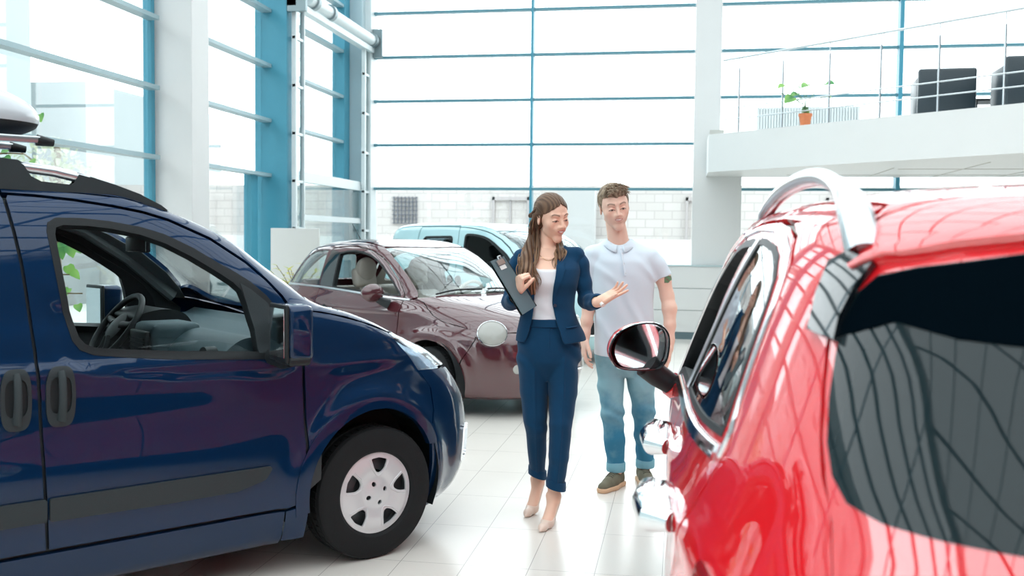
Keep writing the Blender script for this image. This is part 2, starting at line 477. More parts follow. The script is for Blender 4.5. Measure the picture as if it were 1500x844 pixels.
rd = tag(empty('radiator', (0, 0, 0)), 'long white ribbed radiator on the mezzanine below the back glazing', 'radiator')
bm = bmesh.new()
for k in range(36): add_box(bm, 1.09+k*0.0405, 1.09+k*0.0405+0.03, 15.28, 15.40, 3.06, 3.49)
obj('rib', bm, WHITEM, rd)
bm = bmesh.new(); add_box(bm, 1.09, 2.55, 15.31, 15.37, 3.08, 3.47); add_box(bm, 2.5, 2.68, 15.32, 15.34, 3.47, 3.49)
for x in (1.3, 2.3): add_box(bm, x, x+0.03, 15.32, 15.36, 3.0, 3.1)
obj('radiator_body', bm, WHITEM, rd)
LEATH = mat('black_leather', (0.025, 0.04, 0.05), rough=0.35, noise=0.1, nscale=60, bump=0.1)
def armchair(loc, rz, label):
    r_ = empty('armchair', loc, rz, label, 'armchair')
    bm = bmesh.new(); add_box(bm, -0.34, 0.34, -0.34, -0.22, 0.04, 0.68, None, 0.03); obj('backrest', bm, LEATH, r_, smooth=True, ang=1)
    bm = bmesh.new(); add_box(bm, -0.22, 0.22, -0.22, 0.34, 0.12, 0.42, None, 0.04); obj('seat', bm, LEATH, r_, smooth=True, ang=1)
    for s in (-1, 1):
        bm = bmesh.new(); add_box(bm, min(s*0.34, s*0.22), max(s*0.34, s*0.22), -0.219, 0.34, 0.04, 0.60, None, 0.03); obj('armrest', bm, LEATH, r_, smooth=True, ang=1)
    for sx in (-0.3, 0.3):
        for sy in (-0.3, 0.3):
            bm = bmesh.new(); add_cyl(bm, (sx, sy, 0), (sx, sy, 0.05), 0.018); obj('leg', bm, ALU, r_)
    return r_
# ------------------------------------------------------------------ car bodies: a smooth base skin, cut into panels
class Skin:
    """closed rings stacked in height; each ring a superellipse with its own front / rear reach"""
    def __init__(self, prof, nu=360, nv=170, disp=None, mid=-1.2):
        prof = np.array(prof, float)     # columns: z, xf, xr, half width, n front, n rear
        s = np.concatenate([[0], np.cumsum(np.sqrt(np.diff(prof[:, 0])**2 + 0.35*np.diff(prof[:, 1])**2 + 0.2*np.diff(prof[:, 2])**2 + 0.35*np.diff(prof[:, 3])**2))])
        s /= s[-1]
        v = np.linspace(0, 1, nv)
        c = [pchip(s, prof[:, k], v) for k in range(6)]
        V = np.zeros((nv, nu, 3))
        for i in range(nv):
            z, xf, xr, b, nf, nr = [q[i] for q in c]
            m = min(mid, xf-0.02) if xf < mid else mid
            m = max(m, xr+0.02)
            th = np.linspace(0, PI/2, 600)
            def quarter(a, n):
                x = a*np.cos(th)**(2/n); y = b*np.sin(th)**(2/n)
                L = np.concatenate([[0], np.cumsum(np.hypot(np.diff(x), np.diff(y)))]); L /= L[-1]
                u = np.linspace(0, 1, nu//4+1)
                return np.interp(u, L, x), np.interp(u, L, y)
            fx, fy = quarter(xf-m, nf); rx, ry = quarter(m-xr, nr)
            X = np.concatenate([m+fx[:-1], m-rx[::-1][:-1], m-rx[:-1], m+fx[::-1][:-1]])
            Y = np.concatenate([fy[:-1], ry[::-1][:-1], -ry[:-1], -fy[::-1][:-1]])
            V[i, :, 0] = X; V[i, :, 1] = Y; V[i, :, 2] = z
        self.V = V
        if disp is not None:
            N = self.grid_normals(V)
            V = V + N*disp(V)[..., None]
            self.V = V
        self.N = self.grid_normals(self.V)
        nvv, nuu = self.V.shape[:2]
        self.flatV = self.V.reshape(-1, 3); self.flatN = self.N.reshape(-1, 3)
        polys = []
        for i in range(nvv-1):
            for j in range(nuu):
                a = i*nuu+j; b2 = i*nuu+(j+1) % nuu; cc = (i+1)*nuu+(j+1) % nuu; d = (i+1)*nuu+j
                polys.append((a, b2, cc)); polys.append((a, cc, d))
        top = [(nvv-1)*nuu+j for j in range(nuu)]
        self.polys = polys
        self.bvh = BVHTree.FromPolygons([tuple(p) for p in self.flatV], polys, epsilon=0.0)
    def grid_normals(self, V):
        du = np.roll(V, -1, axis=1) - np.roll(V, 1, axis=1)
        dv = np.zeros_like(V); dv[1:-1] = V[2:]-V[:-2]; dv[0] = V[1]-V[0]; dv[-1] = V[-1]-V[-2]
        N = np.cross(du, dv); L = np.linalg.norm(N, axis=2, keepdims=True); L[L < 1e-12] = 1
        return N/L
    DIR = {'R': ((0, -4, 0), (0, 1, 0)), 'L': ((0, 4, 0), (0, -1, 0)), 'F': ((5, 0, 0), (-1, 0, 0)), 'B': ((-8, 0, 0), (1, 0, 0)), 'T': ((0, 0, 5), (0, 0, -1))}
    def hit(self, pj, a, b):
        o, d = self.DIR[pj]
        if pj in 'RL': q = Vector((a, o[1], b))
        elif pj in 'FB': q = Vector((o[0], a, b))
        else: q = Vector((a, b, o[2]))
        p, n, i, dist = self.bvh.ray_cast(q, Vector(d))
        if p is None:
            # past the silhouette: nearest skin point
            q2 = Vector((a, -0.8 if pj == 'R' else 0.8, b)) if pj in 'RL' else (Vector((0.6 if pj == 'F' else -3.0, a, b)) if pj in 'FB' else Vector((a, b, 1.0)))
            p, n, i, dist = self.bvh.find_nearest(q2)
        t = self.polys[i]
        A, B, C = [self.flatV[k] for k in t]
        v0, v1, v2 = B-A, C-A, np.array(p)-A
        d00, d01, d11, d20, d21 = v0@v0, v0@v1, v1@v1, v2@v0, v2@v1
        den = d00*d11-d01*d01
        if abs(den) < 1e-18: nn = self.flatN[t[0]]
        else:
            vv = (d11*d20-d01*d21)/den; ww = (d00*d21-d01*d20)/den
            nn = self.flatN[t[0]]*(1-vv-ww)+self.flatN[t[1]]*vv+self.flatN[t[2]]*ww
        l = np.linalg.norm(nn)
        nn = nn/l if l > 1e-9 else np.array(n)
        return np.array(p), nn

def inside(poly, pts):
    poly = np.asarray(poly); x, y = pts[:, 0], pts[:, 1]
    r = np.zeros(len(pts), bool); n = len(poly)
    for i in range(n):
        x1, y1 = poly[i]; x2, y2 = poly[(i+1) % n]
        c = ((y1 > y) != (y2 > y))
        if abs(y2-y1) > 1e-12:
            r ^= c & (x < (x2-x1)*(y-y1)/(y2-y1)+x1)
    return r

def dens(poly, res, closed=True):
    out = []; n = len(poly)
    for i in range(n if closed else n-1):
        a = np.array(poly[i], float); b = np.array(poly[(i+1) % n], float)
        k = max(1, int(np.linalg.norm(b-a)/res+0.5))
        for j in range(k): out.append(a+(b-a)*j/k)
    if not closed: out.append(np.array(poly[-1], float))
    return out

def panel(name, skin, pj, outline, m, parent, holes=(), thick=0.02, off=0.0, res=0.025, mirror=False, offf=None, rimres=None, side2=None):
    """a shell cut from the skin along a projected outline (with holes), given real thickness"""
    rr = rimres or res*0.8
    loops = [dens(outline, rr)] + [dens(h, rr) for h in holes]
    V = []; E = []
    for L in loops:
        s = len(V); n = len(L)
        V += [tuple(p) for p in L]; E += [(s+i, s+(i+1) % n) for i in range(n)]
    bpts = np.array(V)
    x0, y0 = bpts.min(0); x1, y1 = bpts.max(0)
    gx, gy = np.meshgrid(np.arange(x0+res/2, x1, res), np.arange(y0+res/2, y1, res))
    G = np.stack([gx.ravel(), gy.ravel()], 1)
    if len(G):
        k = inside(loops[0], G)
        for h in loops[1:]: k &= ~inside(h, G)
        G = G[k]
        if len(G):
            dmin = np.full(len(G), 9.0)
            for s in range(0, len(bpts), 200):
                dmin = np.minimum(dmin, np.sqrt(((G[:, None]-bpts[None, s:s+200])**2).sum(2)).min(1))
            G = G[dmin > rr*0.55]
            V += [tuple(p) for p in G]
    r = geometry.delaunay_2d_cdt([Vector(v) for v in V], E, [], 0, 1e-6)
    v2, faces = r[0], r[2]
    P2 = np.array([tuple(v) for v in v2])
    cen = np.array([P2[list(f)].mean(0) for f in faces])
    k = inside(loops[0], cen)
    for h in loops[1:]: k &= ~inside(h, cen)
    faces = [tuple(f) for f, kk in zip(faces, k) if kk]
    used = sorted({i for f in faces for i in f}); mp = {u: i for i, u in enumerate(used)}
    P = []; N = []
    for u in used:
        p, nn = skin.hit(pj, P2[u][0], P2[u][1])
        o = off + (offf(p) if offf else 0)
        P.append(p+nn*o); N.append(nn)
    P = np.array(P); N = np.array(N)
    F = [tuple(mp[i] for i in f) for f in faces]
    # orientation
    f0 = F[len(F)//2]; fn = np.cross(P[f0[1]]-P[f0[0]], P[f0[2]]-P[f0[0]])
    if fn@N[f0[0]] < 0: F = [f[::-1] for f in F]
    cnt = {}
    for f in F:
        for a, b in ((f[0], f[1]), (f[1], f[2]), (f[2], f[0])): cnt[(a, b)] = 1
    edge = [(a, b) for (a, b) in cnt if (b, a) not in cnt]
    n = len(P)
    verts = np.vstack([P, P-N*thick])
    allf = list(F) + [tuple(i+n for i in f[::-1]) for f in F] + [(b, a, a+n, b+n) for a, b in edge]
    me = bpy.data.meshes.new(name)
    vv = verts.copy()
    if mirror: vv[:, 1] *= -1; allf = [f[::-1] for f in allf]
    me.from_pydata([tuple(p) for p in vv], [], allf)
    me.polygons.foreach_set('use_smooth', [True]*len(me.polygons))
    nn = N.copy()
    if mirror: nn[:, 1] *= -1
    NL = []
    nF = len(F)
    for pi, pl in enumerate(me.polygons):
        vs = pl.vertices
        if pi < nF: NL += [tuple(nn[i]) for i in vs]
        elif pi < 2*nF: NL += [tuple(-nn[i-n]) for i in vs]
        else: NL += [tuple(pl.normal)]*len(vs)
    me.normals_split_custom_set(NL)
    return link(name, me, m, parent)

def strip_on(name, skin, pj, pts, width, height, m, parent, mirror=False, res=0.03, off=0.0):
    """a raised moulding following a line on the skin"""
    bm = bmesh.new(); L = dens(pts, res, closed=False); rings = []
    P = [skin.hit(pj, *p) for p in L]
    for i, (p, nn) in enumerate(P):
        t = P[min(i+1, len(P)-1)][0]-P[max(i-1, 0)][0]; t /= np.linalg.norm(t)
        s = np.cross(nn, t); q = []
        w = width(i/(len(P)-1)) if callable(width) else width
        for a, b in ((-1, -0.2), (-1, 0.35), (-0.75, 0.9), (0, 1.0), (0.75, 0.9), (1, 0.35), (1, -0.2)):
            c = p+s*a*w/2+nn*(b*height+off)
            if mirror: c = c*np.array([1, -1, 1])
            q.append(bm.verts.new(c))
        rings.append(q)
    for i in range(len(rings)-1):
        k = len(rings[0])
        for j in range(k): bm.faces.new((rings[i][j], rings[i][(j+1) % k], rings[i+1][(j+1) % k], rings[i+1][j]))
    bm.faces.new(rings[0]); bm.faces.new(rings[-1][::-1])
    return obj(name, bm, m, parent, smooth=True, ang=0.9)

def arc(cx, cz, r, a0, a1, n=24, rx=1.0):
    return [(cx+rx*r*math.cos(math.radians(a0+(a1-a0)*i/n)), cz+r*math.sin(math.radians(a0+(a1-a0)*i/n))) for i in range(n+1)]
# ------------------------------------------------------------------ shared car pieces
def paint(name, col, metal=0.25, rough=0.28):
    return mat(name, col, rough=rough, metal=metal, coat=1.0, coatr=0.015, noise=0.02, nscale=300, spec=0.05)
BLACKP = mat('black_plastic', (0.012, 0.015, 0.017), rough=0.5, spec=0.3, noise=0.1, nscale=150, bump=0.05)
GREYP = mat('dark_grey_plastic', (0.028, 0.036, 0.040), rough=0.55, spec=0.3, noise=0.08, nscale=200, bump=0.05)
RUBBER = mat('tyre_rubber', (0.010, 0.011, 0.012), rough=0.75, spec=0.25, noise=0.15, nscale=90, bump=0.08)
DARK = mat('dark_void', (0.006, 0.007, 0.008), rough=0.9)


HUB = mat('hubcap_silver', (0.66, 0.67, 0.69), rough=0.35, metal=0.35, coat=0.4)
CARGLASS = glass('car_glass', (0.94, 0.98, 0.98), 0.04)
LENS = glass('lamp_lens', (0.93, 0.97, 1.0), 0.09)
DASHM = mat('dashboard_plastic', (0.038, 0.070, 0.082), rough=0.55, spec=0.3, noise=0.06, nscale=200, bump=0.06)
FABRIC = mat('seat_fabric', (0.05, 0.06, 0.07), rough=0.9, noise=0.2, nscale=250)
GREYPILLAR = mat('pillar_lining', (0.12, 0.145, 0.15), rough=0.6, noise=0.05, nscale=100)

def shrink(poly, d):
    P = [np.array(p, float) for p in poly]; n = len(P)
    area = 0.5*sum(P[i][0]*P[(i+1) % n][1]-P[(i+1) % n][0]*P[i][1] for i in range(n))
    s = 1 if area > 0 else -1; out = []
    for i in range(n):
        a = P[i]-P[i-1]; b = P[(i+1) % n]-P[i]
        la, lb = np.linalg.norm(a), np.linalg.norm(b)
        if la < 1e-9 or lb < 1e-9: out.append(tuple(P[i])); continue
        na = np.array([-a[1], a[0]])/la*s; nb = np.array([-b[1], b[0]])/lb*s
        m = na+nb; q = m@m
        m = m/max(q, 0.6)*2 if q > 1e-6 else na
        out.append(tuple(P[i]+m*d))
    return out

class Disc:
    def __init__(self, f, sgn=-1): self.f = f; self.s = sgn
    def hit(self, pj, a, b):
        e = 1e-4; g = lambda x, y: self.f(math.hypot(x, y))
        p = np.array([a, self.s*g(a, b), b])
        dx = (g(a+e, b)-g(a-e, b))/(2*e); dz = (g(a, b+e)-g(a, b-e))/(2*e)
        n = np.array([-self.s*dx*1.0, 1.0, -self.s*dz*1.0])*self.s
        n = np.array([-dx, 1.0*self.s, -dz]) if True else n
        return p, n/np.linalg.norm(n)

def tyre_mesh(bm, R, r, wd):
    h = wd/2
    prof = [(r, -h*0.86), (r+0.012, -h*0.97), (r+(R-r)*0.45, -h*1.02), (R-0.025, -h*0.96), (R-0.008, -h*0.86), (R-0.002, -h*0.74)]
    for g in (-0.42, -0.0, 0.42):
        c = g*h
        prof += [(R, c-0.012), (R-0.008, c-0.009), (R-0.008, c+0.009), (R, c+0.012)]
    prof += [(R-0.002, h*0.74), (R-0.008, h*0.86), (R-0.025, h*0.96), (r+(R-r)*0.45, h*1.02), (r+0.012, h*0.97), (r, h*0.86)]
    M = Matrix.Rotation(PI/2, 4, 'X')
    rings = add_lathe(bm, prof, M, n=120, closed=True)
    # tread blocks: cross cuts on the shoulders
    k = 60
    for i in range(k):
        a = 2*PI*i/k
        for sd in (-1, 1):
            c, s = math.cos(a), math.sin(a)
            Mx = Matrix(((c, 0, s, 0), (0, 1, 0, 0), (-s, 0, c, 0), (0, 0, 0, 1)))
            add_box(bm, R-0.006, R+0.0012, sd*h*0.50-(h*0.20), sd*h*0.50+(h*0.32), -R*PI/k*0.78, R*PI/k*0.78, Mx)

def build_wheel(name, loc, R, r, wd, parent, style='cap5', side=-1, capm=None, steer=0.0):
    """tyre with its rim; the wheel is a part of its car, tyre / cap / hub are sub-parts"""
    bm = bmesh.new(); tyre_mesh(bm, R, r, wd)
    w_ = obj(name, bm, RUBBER, parent, smooth=True, ang=0.5)
    w_.location = loc; w_.rotation_euler = (0, 0, steer)
    h = wd/2
    M = Matrix.Rotation(PI/2, 4, 'X')
    bm = bmesh.new()
    add_lathe(bm, [(0.001, side*-1*(h*0.2)), (r*0.5, side*-1*(h*0.2)), (r*0.55, side*-1*(h*0.45)), (r*0.9, side*-1*(h*0.3)), (r+0.004, side*-1*(h*0.8))], M, n=48)
    add_lathe(bm, [(r+0.003, -h*0.85), (r-0.01, -h*0.5), (r-0.01, h*0.5), (r+0.003, h*0.85)], M, n=48)
    obj('wheel_rim', bm, mat('steel_rim', (0.10, 0.115, 0.125), rough=0.45, metal=0.5), w_, smooth=True)
    if side > 0: return w_
    f = lambda q: h*0.80+0.016*max(0, 1-(q/(r*0.95))**4)-0.010*math.exp(-((q-r*0.38)/(r*0.16))**2)
    D = Disc(f, -1)
    circ = [(r*0.985*math.cos(2*PI*i/72), r*0.985*math.sin(2*PI*i/72)) for i in range(72)]
    holes = []
    if style == 'cap5':
        for k in range(5):
            a0 = math.radians(12+72*k)
            def pl(rad, da): return (rad*math.cos(a0+da), rad*math.sin(a0+da))
            q = [pl(r*0.86, -0.27), pl(r*0.875, 0), pl(r*0.86, 0.27), pl(r*0.62, 0.23), pl(r*0.50, 0.10), pl(r*0.50, -0.10), pl(r*0.62, -0.23)]
            holes.append(rounded(q, 0.008, 3))
        for k in range(4):
            a = math.radians(20+90*k); cx, cz = 0.047*math.cos(a), 0.047*math.sin(a)
            holes.append([(cx+0.0115*math.cos(t*PI/8), cz+0.0115*math.sin(t*PI/8)) for t in range(16)])
    else:
        for k in range(10):
            a0 = math.radians(36*k)
            def pl(rad, da): return (rad*math.cos(a0+da), rad*math.sin(a0+da))
            holes.append(rounded([pl(r*0.88, -0.2), pl(r*0.9, 0), pl(r*0.88, 0.2), pl(r*0.35, 0.16), pl(r*0.35, -0.16)], 0.01, 3))
    panel('hub_cap', D, 'R', circ, capm or HUB, w_, holes=holes, thick=0.008, res=0.012, rimres=0.008)
    if style == 'cap5':
        for k in range(5):
            a0 = math.radians(12+72*k)
            bm = bmesh.new()
            add_tube(bm, [(rr*math.cos(a0+da), -(f(rr)+0.0), rr*math.sin(a0+da)) for rr, da in ((r*0.84, -0.33), (r*0.60, -0.30), (r*0.44, -0.12), (r*0.42, 0), (r*0.44, 0.12), (r*0.60, 0.30), (r*0.84, 0.33))], 0.0035, n=8)
            obj('cap_ridge', bm, capm or HUB, w_, smooth=True)
    return w_

def side3(skin, pts, pj='R'):
    return [skin.hit(pj, *p)[0] for p in pts]

def build_seat(parent, x, y, m, z=0.62, back=0.62):
    bm = bmesh.new()
    add_box(bm, x-0.02, x+0.50, y-0.25, y+0.25, z-0.16, z, None, 0.05)
    M = Matrix.Translation((x, y, z-0.06)) @ Matrix.Rotation(math.radians(-14), 4, 'Y')
    add_box(bm, -0.12, 0.02, -0.25, 0.25, 0, back, M, 0.05)
    s = obj('seat', bm, m, parent, smooth=True, ang=1.0)
    bm = bmesh.new()
    add_box(bm, -0.10, 0.0, -0.13, 0.13, back+0.05, back+0.24, M, 0.04)
    add_cyl(bm, M @ Vector((-0.05, -0.06, back-0.02)), M @ Vector((-0.05, -0.06, back+0.08)), 0.007)
    add_cyl(bm, M @ Vector((-0.05, 0.06, back-0.02)), M @ Vector((-0.05, 0.06, back+0.08)), 0.007)
    obj('headrest', bm, m, s, smooth=True, ang=1.0)
    return s

def steering_wheel(parent, c, R=0.185, tilt=25, m=None, face=1):
    w_ = bmesh.new()
    M = Matrix.Translation(c) @ Matrix.Rotation(math.radians(tilt), 4, 'Y')
    n = 40; pts = [M @ Vector((0, R*math.cos(2*PI*i/n), R*math.sin(2*PI*i/n))) for i in range(n)]
    rings = []
    for i in range(n):
        ce = pts[i]; rad = (ce-Vector(c)).normalized(); ax = (M.to_3x3() @ Vector((1, 0, 0)))
        rings.append([w_.verts.new(ce+rad*0.016*math.cos(2*PI*k/12)+ax*0.016*math.sin(2*PI*k/12)) for k in range(12)])
    for i in range(n):
        for k in range(12): w_.faces.new((rings[i][k], rings[i][(k+1) % 12], rings[(i+1) % n][(k+1) % 12], rings[(i+1) % n][k]))
    s = obj('steering_wheel', w_, m or BLACKP, parent, smooth=True)
    bm = bmesh.new()
    add_lathe(bm, [(0.001, 0.022), (0.05, 0.018), (0.082, 0.004), (0.085, -0.02), (0.07, -0.06), (0.05, -0.25)], M @ Matrix.Rotation(-PI/2, 4, 'Y'), n=32)
    for a in (0.25, PI-0.25, -PI/2-0.25, -PI/2+0.25):
        add_tube(bm, [M @ Vector((0.0, 0.06*math.cos(a), 0.06*math.sin(a))), M @ Vector((0.01, 0.12*math.cos(a), 0.12*math.sin(a))), M @ Vector((0.0, 0.18*math.cos(a), 0.18*math.sin(a)))], [0.026, 0.018, 0.016], n=10, flat=(1, 0.8))
    obj('wheel_hub', bm, m or BLACKP, s, smooth=True, ang=1)
    return s

# ------------------------------------------------------------------ the blue van
def van_disp(V):
    x, y, z = V[..., 0], V[..., 1], V[..., 2]
    side = np.clip((np.abs(y)-0.55)/0.2, 0, 1)
    d = np.zeros_like(x)
    for cx in (-0.02, -2.51):
        r = np.hypot(x-cx, (z-0.33)*0.95)
        d += 0.030*np.exp(-np.clip(r-0.40, 0, 9)**2/0.012**2*0.035)*(z < 1.0)*np.clip((0.98-z)/0.2, 0, 1)
    # shoulder crease running back from the lamp, and the hollow beneath it
    d += 0.010*np.exp(-((z-(0.93+0.02*x))/0.035)**2)*np.clip((x+0.5)/0.3, 0, 1)
    d -= 0.012*np.exp(-((z-0.78)/0.10)**2)*np.clip((-x-0.55)/0.3, 0, 1)
    d += 0.008*np.exp(-((z-0.985)/0.03)**2)*np.clip((-x-0.3)/0.1, 0, 1)
    # the pressed step running round the door glass
    P = np.stack([x.ravel(), z.ravel()], 1); dm = np.full(len(P), 9.0); W_ = WINOUT
    for i in range(len(W_)):
        a, b = np.array(W_[i]), np.array(W_[(i+1) % len(W_)]); ab = b-a
        t = np.clip(((P-a)@ab)/(ab@ab), 0, 1); dm = np.minimum(dm, np.linalg.norm(P-a-t[:, None]*ab, axis=1))
    dm = np.where(inside(W_, P), 0, dm).reshape(x.shape)
    s_ = np.clip((0.085-dm)/0.030, 0, 1)*np.clip((1.30-z)/0.15, 0, 1); d -= 0.008*s_*s_*(3-2*s_)
    cen = np.exp(-(y/0.65)**8)*np.clip((0.42-x)/0.35, 0, 1)*np.clip((x+0.62)/0.30, 0, 1)
    return d*side-0.060*cen*(z > 0.9)

VAN_PROF = [
 # z, xf, xr, b, nf, nr
 (0.13, 0.55, -3.05, 0.72, 4.5, 7), (0.17, 0.66, -3.12, 0.775, 4.5, 7), (0.24, 0.74, -3.15, 0.80, 4.5, 7), (0.35, 0.78, -3.17, 0.822, 4.5, 7), (0.5, 0.79, -3.18, 0.834, 4.5, 7),
 (0.65, 0.768, -3.18, 0.838, 4.5, 7), (0.78, 0.70, -3.18, 0.838, 4.4, 7), (0.88, 0.60, -3.17, 0.836, 4.3, 7), (0.96, 0.445, -3.16, 0.83, 5.0, 7), (1.04, 0.26, -3.15, 0.815, 7, 7),
 (1.12, 0.075, -3.14, 0.80, 8.5, 7), (1.165, -0.05, -3.13, 0.788, 9, 7), (1.20, -0.17, -3.12, 0.78, 8, 7), (1.30, -0.29, -3.11, 0.762, 6, 7), (1.44, -0.48, -3.08, 0.730, 5, 7),
 (1.56, -0.72, -3.05, 0.695, 5, 7), (1.62, -0.90, -3.0, 0.672, 5, 7), (1.66, -1.05, -2.95, 0.645, 5, 6), (1.69, -1.25, -2.85, 0.58, 4, 5), (1.71, -1.5, -2.7, 0.42, 3, 4), (1.72, -1.75, -2.3, 0.15, 2.5, 3), (1.721, -1.95, -2.05, 0.02, 2, 2)]

DOOR = [(-0.392, 0.437), (-0.385, 0.588), (-0.388, 0.75), (-0.392, 0.90), (-0.395, 1.02), (-0.405, 1.12), (-0.42, 1.178), (-0.452, 1.235), (-0.516, 1.309), (-0.60, 1.385), (-0.753, 1.484),
        (-0.929, 1.56), (-1.03, 1.589), (-1.144, 1.610), (-1.29, 1.630), (-1.429, 1.642), (-1.525, 1.646), (-1.532, 1.63), (-1.51, 1.5), (-1.495, 1.397), (-1.482, 1.24), (-1.47, 1.072), (-1.46, 0.88), (-1.453, 0.696), (-1.445, 0.5),
        (-1.437, 0.32), (-0.46, 0.318), (-0.425, 0.33), (-0.402, 0.37)]
WINOUT = [(-1.397, 1.51), (-1.392, 1.54), (-1.365, 1.558), (-1.27, 1.558), (-1.164, 1.548), (-1.05, 1.528), (-0.953, 1.499), (-0.84, 1.445), (-0.738, 1.383), (-0.66, 1.34), (-0.598, 1.30), (-0.53, 1.24), (-0.475, 1.17), (-0.455, 1.11), (-0.462, 1.03), (-0.49, 0.99), (-0.56, 0.981),
          (-0.75, 0.993), (-0.956, 1.007), (-1.15, 1.028), (-1.261, 1.043), (-1.31, 1.065), (-1.335, 1.10), (-1.347, 1.15), (-1.361, 1.21), (-1.38, 1.36)]
WINGL = [(-1.372, 1.50), (-1.366, 1.525), (-1.34, 1.534), (-1.25, 1.532), (-1.165, 1.523), (-1.05, 1.50), (-0.953, 1.466), (-0.85, 1.413), (-0.75, 1.352), (-0.68, 1.305), (-0.645, 1.27), (-0.622, 1.20), (-0.60, 1.10), (-0.59, 1.01),
         (-0.75, 1.022), (-0.956, 1.036), (-1.15, 1.055), (-1.255, 1.067), (-1.293, 1.083), (-1.313, 1.11), (-1.325, 1.15), (-1.34, 1.21), (-1.358, 1.36)]
ARCHR = arc(-0.02, 0.36, 0.352, 198, -28, 40)      # opening, rear to front

def build_van(P, label):
    root = empty('van', label=label, cat='van')
    S = Skin(VAN_PROF, disp=van_disp)
    def sideboth(name, pj, outl, m, par=None, **k):
        out = []
        for mir in (False, True):
            out.append(panel(name, S, 'R', outl, m, par or root, mirror=mir, **k))
        return out
    # doors
    dl = []
    for mir in (False, True):
        d = panel('front_door', S, 'R', shrink(DOOR, 0.003), P, root, holes=[WINOUT], mirror=mir, res=0.022)
        panel('window_seal', S, 'R', shrink(WINOUT, -0.004), BLACKP, d, holes=[WINGL], mirror=mir, thick=0.05, off=0.003, res=0.02)
        if mir: panel('window_glass', S, 'R', shrink(WINGL, -0.008), CARGLASS, d, mirror=mir, thick=0.004, off=-0.018, res=0.06)
        else: # wound down, a hand's breadth still showing
            lo = [(-0.585, 1.0), (-0.72, 1.012), (-0.956, 1.028), (-1.15, 1.047), (-1.27, 1.06), (-1.318, 1.085), (-1.316, 1.115), (-1.1, 1.105), (-0.9, 1.085), (-0.75, 1.062), (-0.66, 1.04)]
            panel('window_glass', S, 'R', lo, CARGLASS, d, mirror=mir, thick=0.004, off=-0.018, res=0.04)
        panel('quarter_trim', S, 'R', [(-0.648, 1.30), (-0.60, 1.272), (-0.53, 1.215), (-0.488, 1.15), (-0.476, 1.09), (-0.482, 1.03), (-0.50, 1.0), (-0.592, 1.004), (-0.60, 1.10), (-0.622, 1.20)], GREYP, d, mirror=mir, thick=0.01, off=0.005, res=0.03)
        panel('rub_strip', S, 'R', rounded([(-0.548, 0.518), (-0.545, 0.505), (-0.572, 0.465), (-0.70, 0.432), (-1.0, 0.43), (-1.437, 0.435), (-1.437, 0.52), (-1.0, 0.52)], 0.01, 3), GREYP, d, mirror=mir, thick=0.02, off=0.016, res=0.03)
        dl.append(d)
    # door handles (near side shows its recess and grip)
    def handle(par, x0, mir):
        s = 1 if not mir else -1
        def Q(dx, z, o):
            p, n = S.hit('R', x0+dx, z); p = p+n*o; return Vector((p[0], p[1]*s, p[2]))
        zc = 0.895
        outl = [(x0+a*0.052*abs(math.cos(t))**0.55*(1 if math.cos(t) > 0 else -1), zc+0.112*abs(math.sin(t))**0.7*(1 if math.sin(t) > 0 else -1)) for a in (1,) for t in [i*2*PI/40 for i in range(40)]]
        h = panel('door_handle', S, 'R', outl, GREYP, par, holes=[[(x0+(p[0]-x0)*0.74, zc+0.008+(p[1]-zc)*0.62) for p in outl]], mirror=mir, thick=0.02, off=0.010, res=0.02, rimres=0.008)
        panel('handle_recess', S, 'R', [(x0+(p[0]-x0)*0.78, zc+0.008+(p[1]-zc)*0.66) for p in outl], BLACKP, h, mirror=mir, thick=0.004, off=0.002, res=0.02, rimres=0.012)
        bm = bmesh.new()
        add_tube(bm, [Q(0, zc+0.095, 0.012), Q(0, zc+0.07, 0.028), Q(0, zc, 0.034), Q(0, zc-0.055, 0.026), Q(0, zc-0.085, 0.014)], [0.013, 0.015, 0.016, 0.017, 0.020], n=12, flat=(0.5, 1) )
        obj('handle_grip', bm, GREYP, h, smooth=True, ang=1)
    handle(dl[0], -1.392, False); handle(dl[1], -1.392, True)
    # sliding doors
    SD = [(-1.443, 0.32), (-1.452, 0.5), (-1.460, 0.696), (-1.467, 0.88), (-1.477, 1.072), (-1.489, 1.24), (-1.502, 1.397), (-1.517, 1.5), (-1.54, 1.632), (-1.55, 1.648), (-1.8, 1.653), (-2.28, 1.648), (-2.30, 1.62), (-2.31, 1.0), (-2.31, 0.85), (-2.16, 0.70), (-2.08, 0.5), (-2.06, 0.32)]
    SW = rounded([(-1.62, 1.53), (-2.20, 1.52), (-2.22, 1.06), (-1.60, 1.06)], 0.07)
    for mir in (False, True):
        d = panel('sliding_door', S, 'R', shrink(SD, 0.003), P, root, holes=[SW], mirror=mir, res=0.03)
        panel('window_seal', S, 'R', shrink(SW, -0.004), BLACKP, d, holes=[shrink(SW, 0.02)], mirror=mir, thick=0.03, off=0.002, res=0.03)
        panel('window_glass', S, 'R', shrink(SW, 0.015), glass('tinted_glass', (0.25, 0.3, 0.32), 0.07), d, mirror=mir, thick=0.004, off=-0.006, res=0.06)
        panel('rub_strip', S, 'R', rounded([(-1.447, 0.52), (-1.447, 0.435), (-1.8, 0.435), (-2.03, 0.45), (-2.03, 0.52)], 0.01, 3), GREYP, d, mirror=mir, thick=0.02, off=0.016, res=0.03)
        handle(d, -1.545, mir)
    # rear quarter
    RQ = [(-2.066, 0.32), (-2.086, 0.5), (-2.166, 0.70), (-2.316, 0.85)]
    RQ = [(-2.318, 0.85), (-2.318, 1.62), (-2.30, 1.655), (-2.6, 1.65), (-2.9, 1.62), (-3.1, 1.5), (-3.16, 1.0), (-3.16, 0.32), (-2.9, 0.25)] + arc(-2.51, 0.36, 0.352, -18, 178, 30) 
    for mir in (False, True):
        panel('rear_quarter', S, 'R', RQ, P, root, mirror=mir, res=0.04)
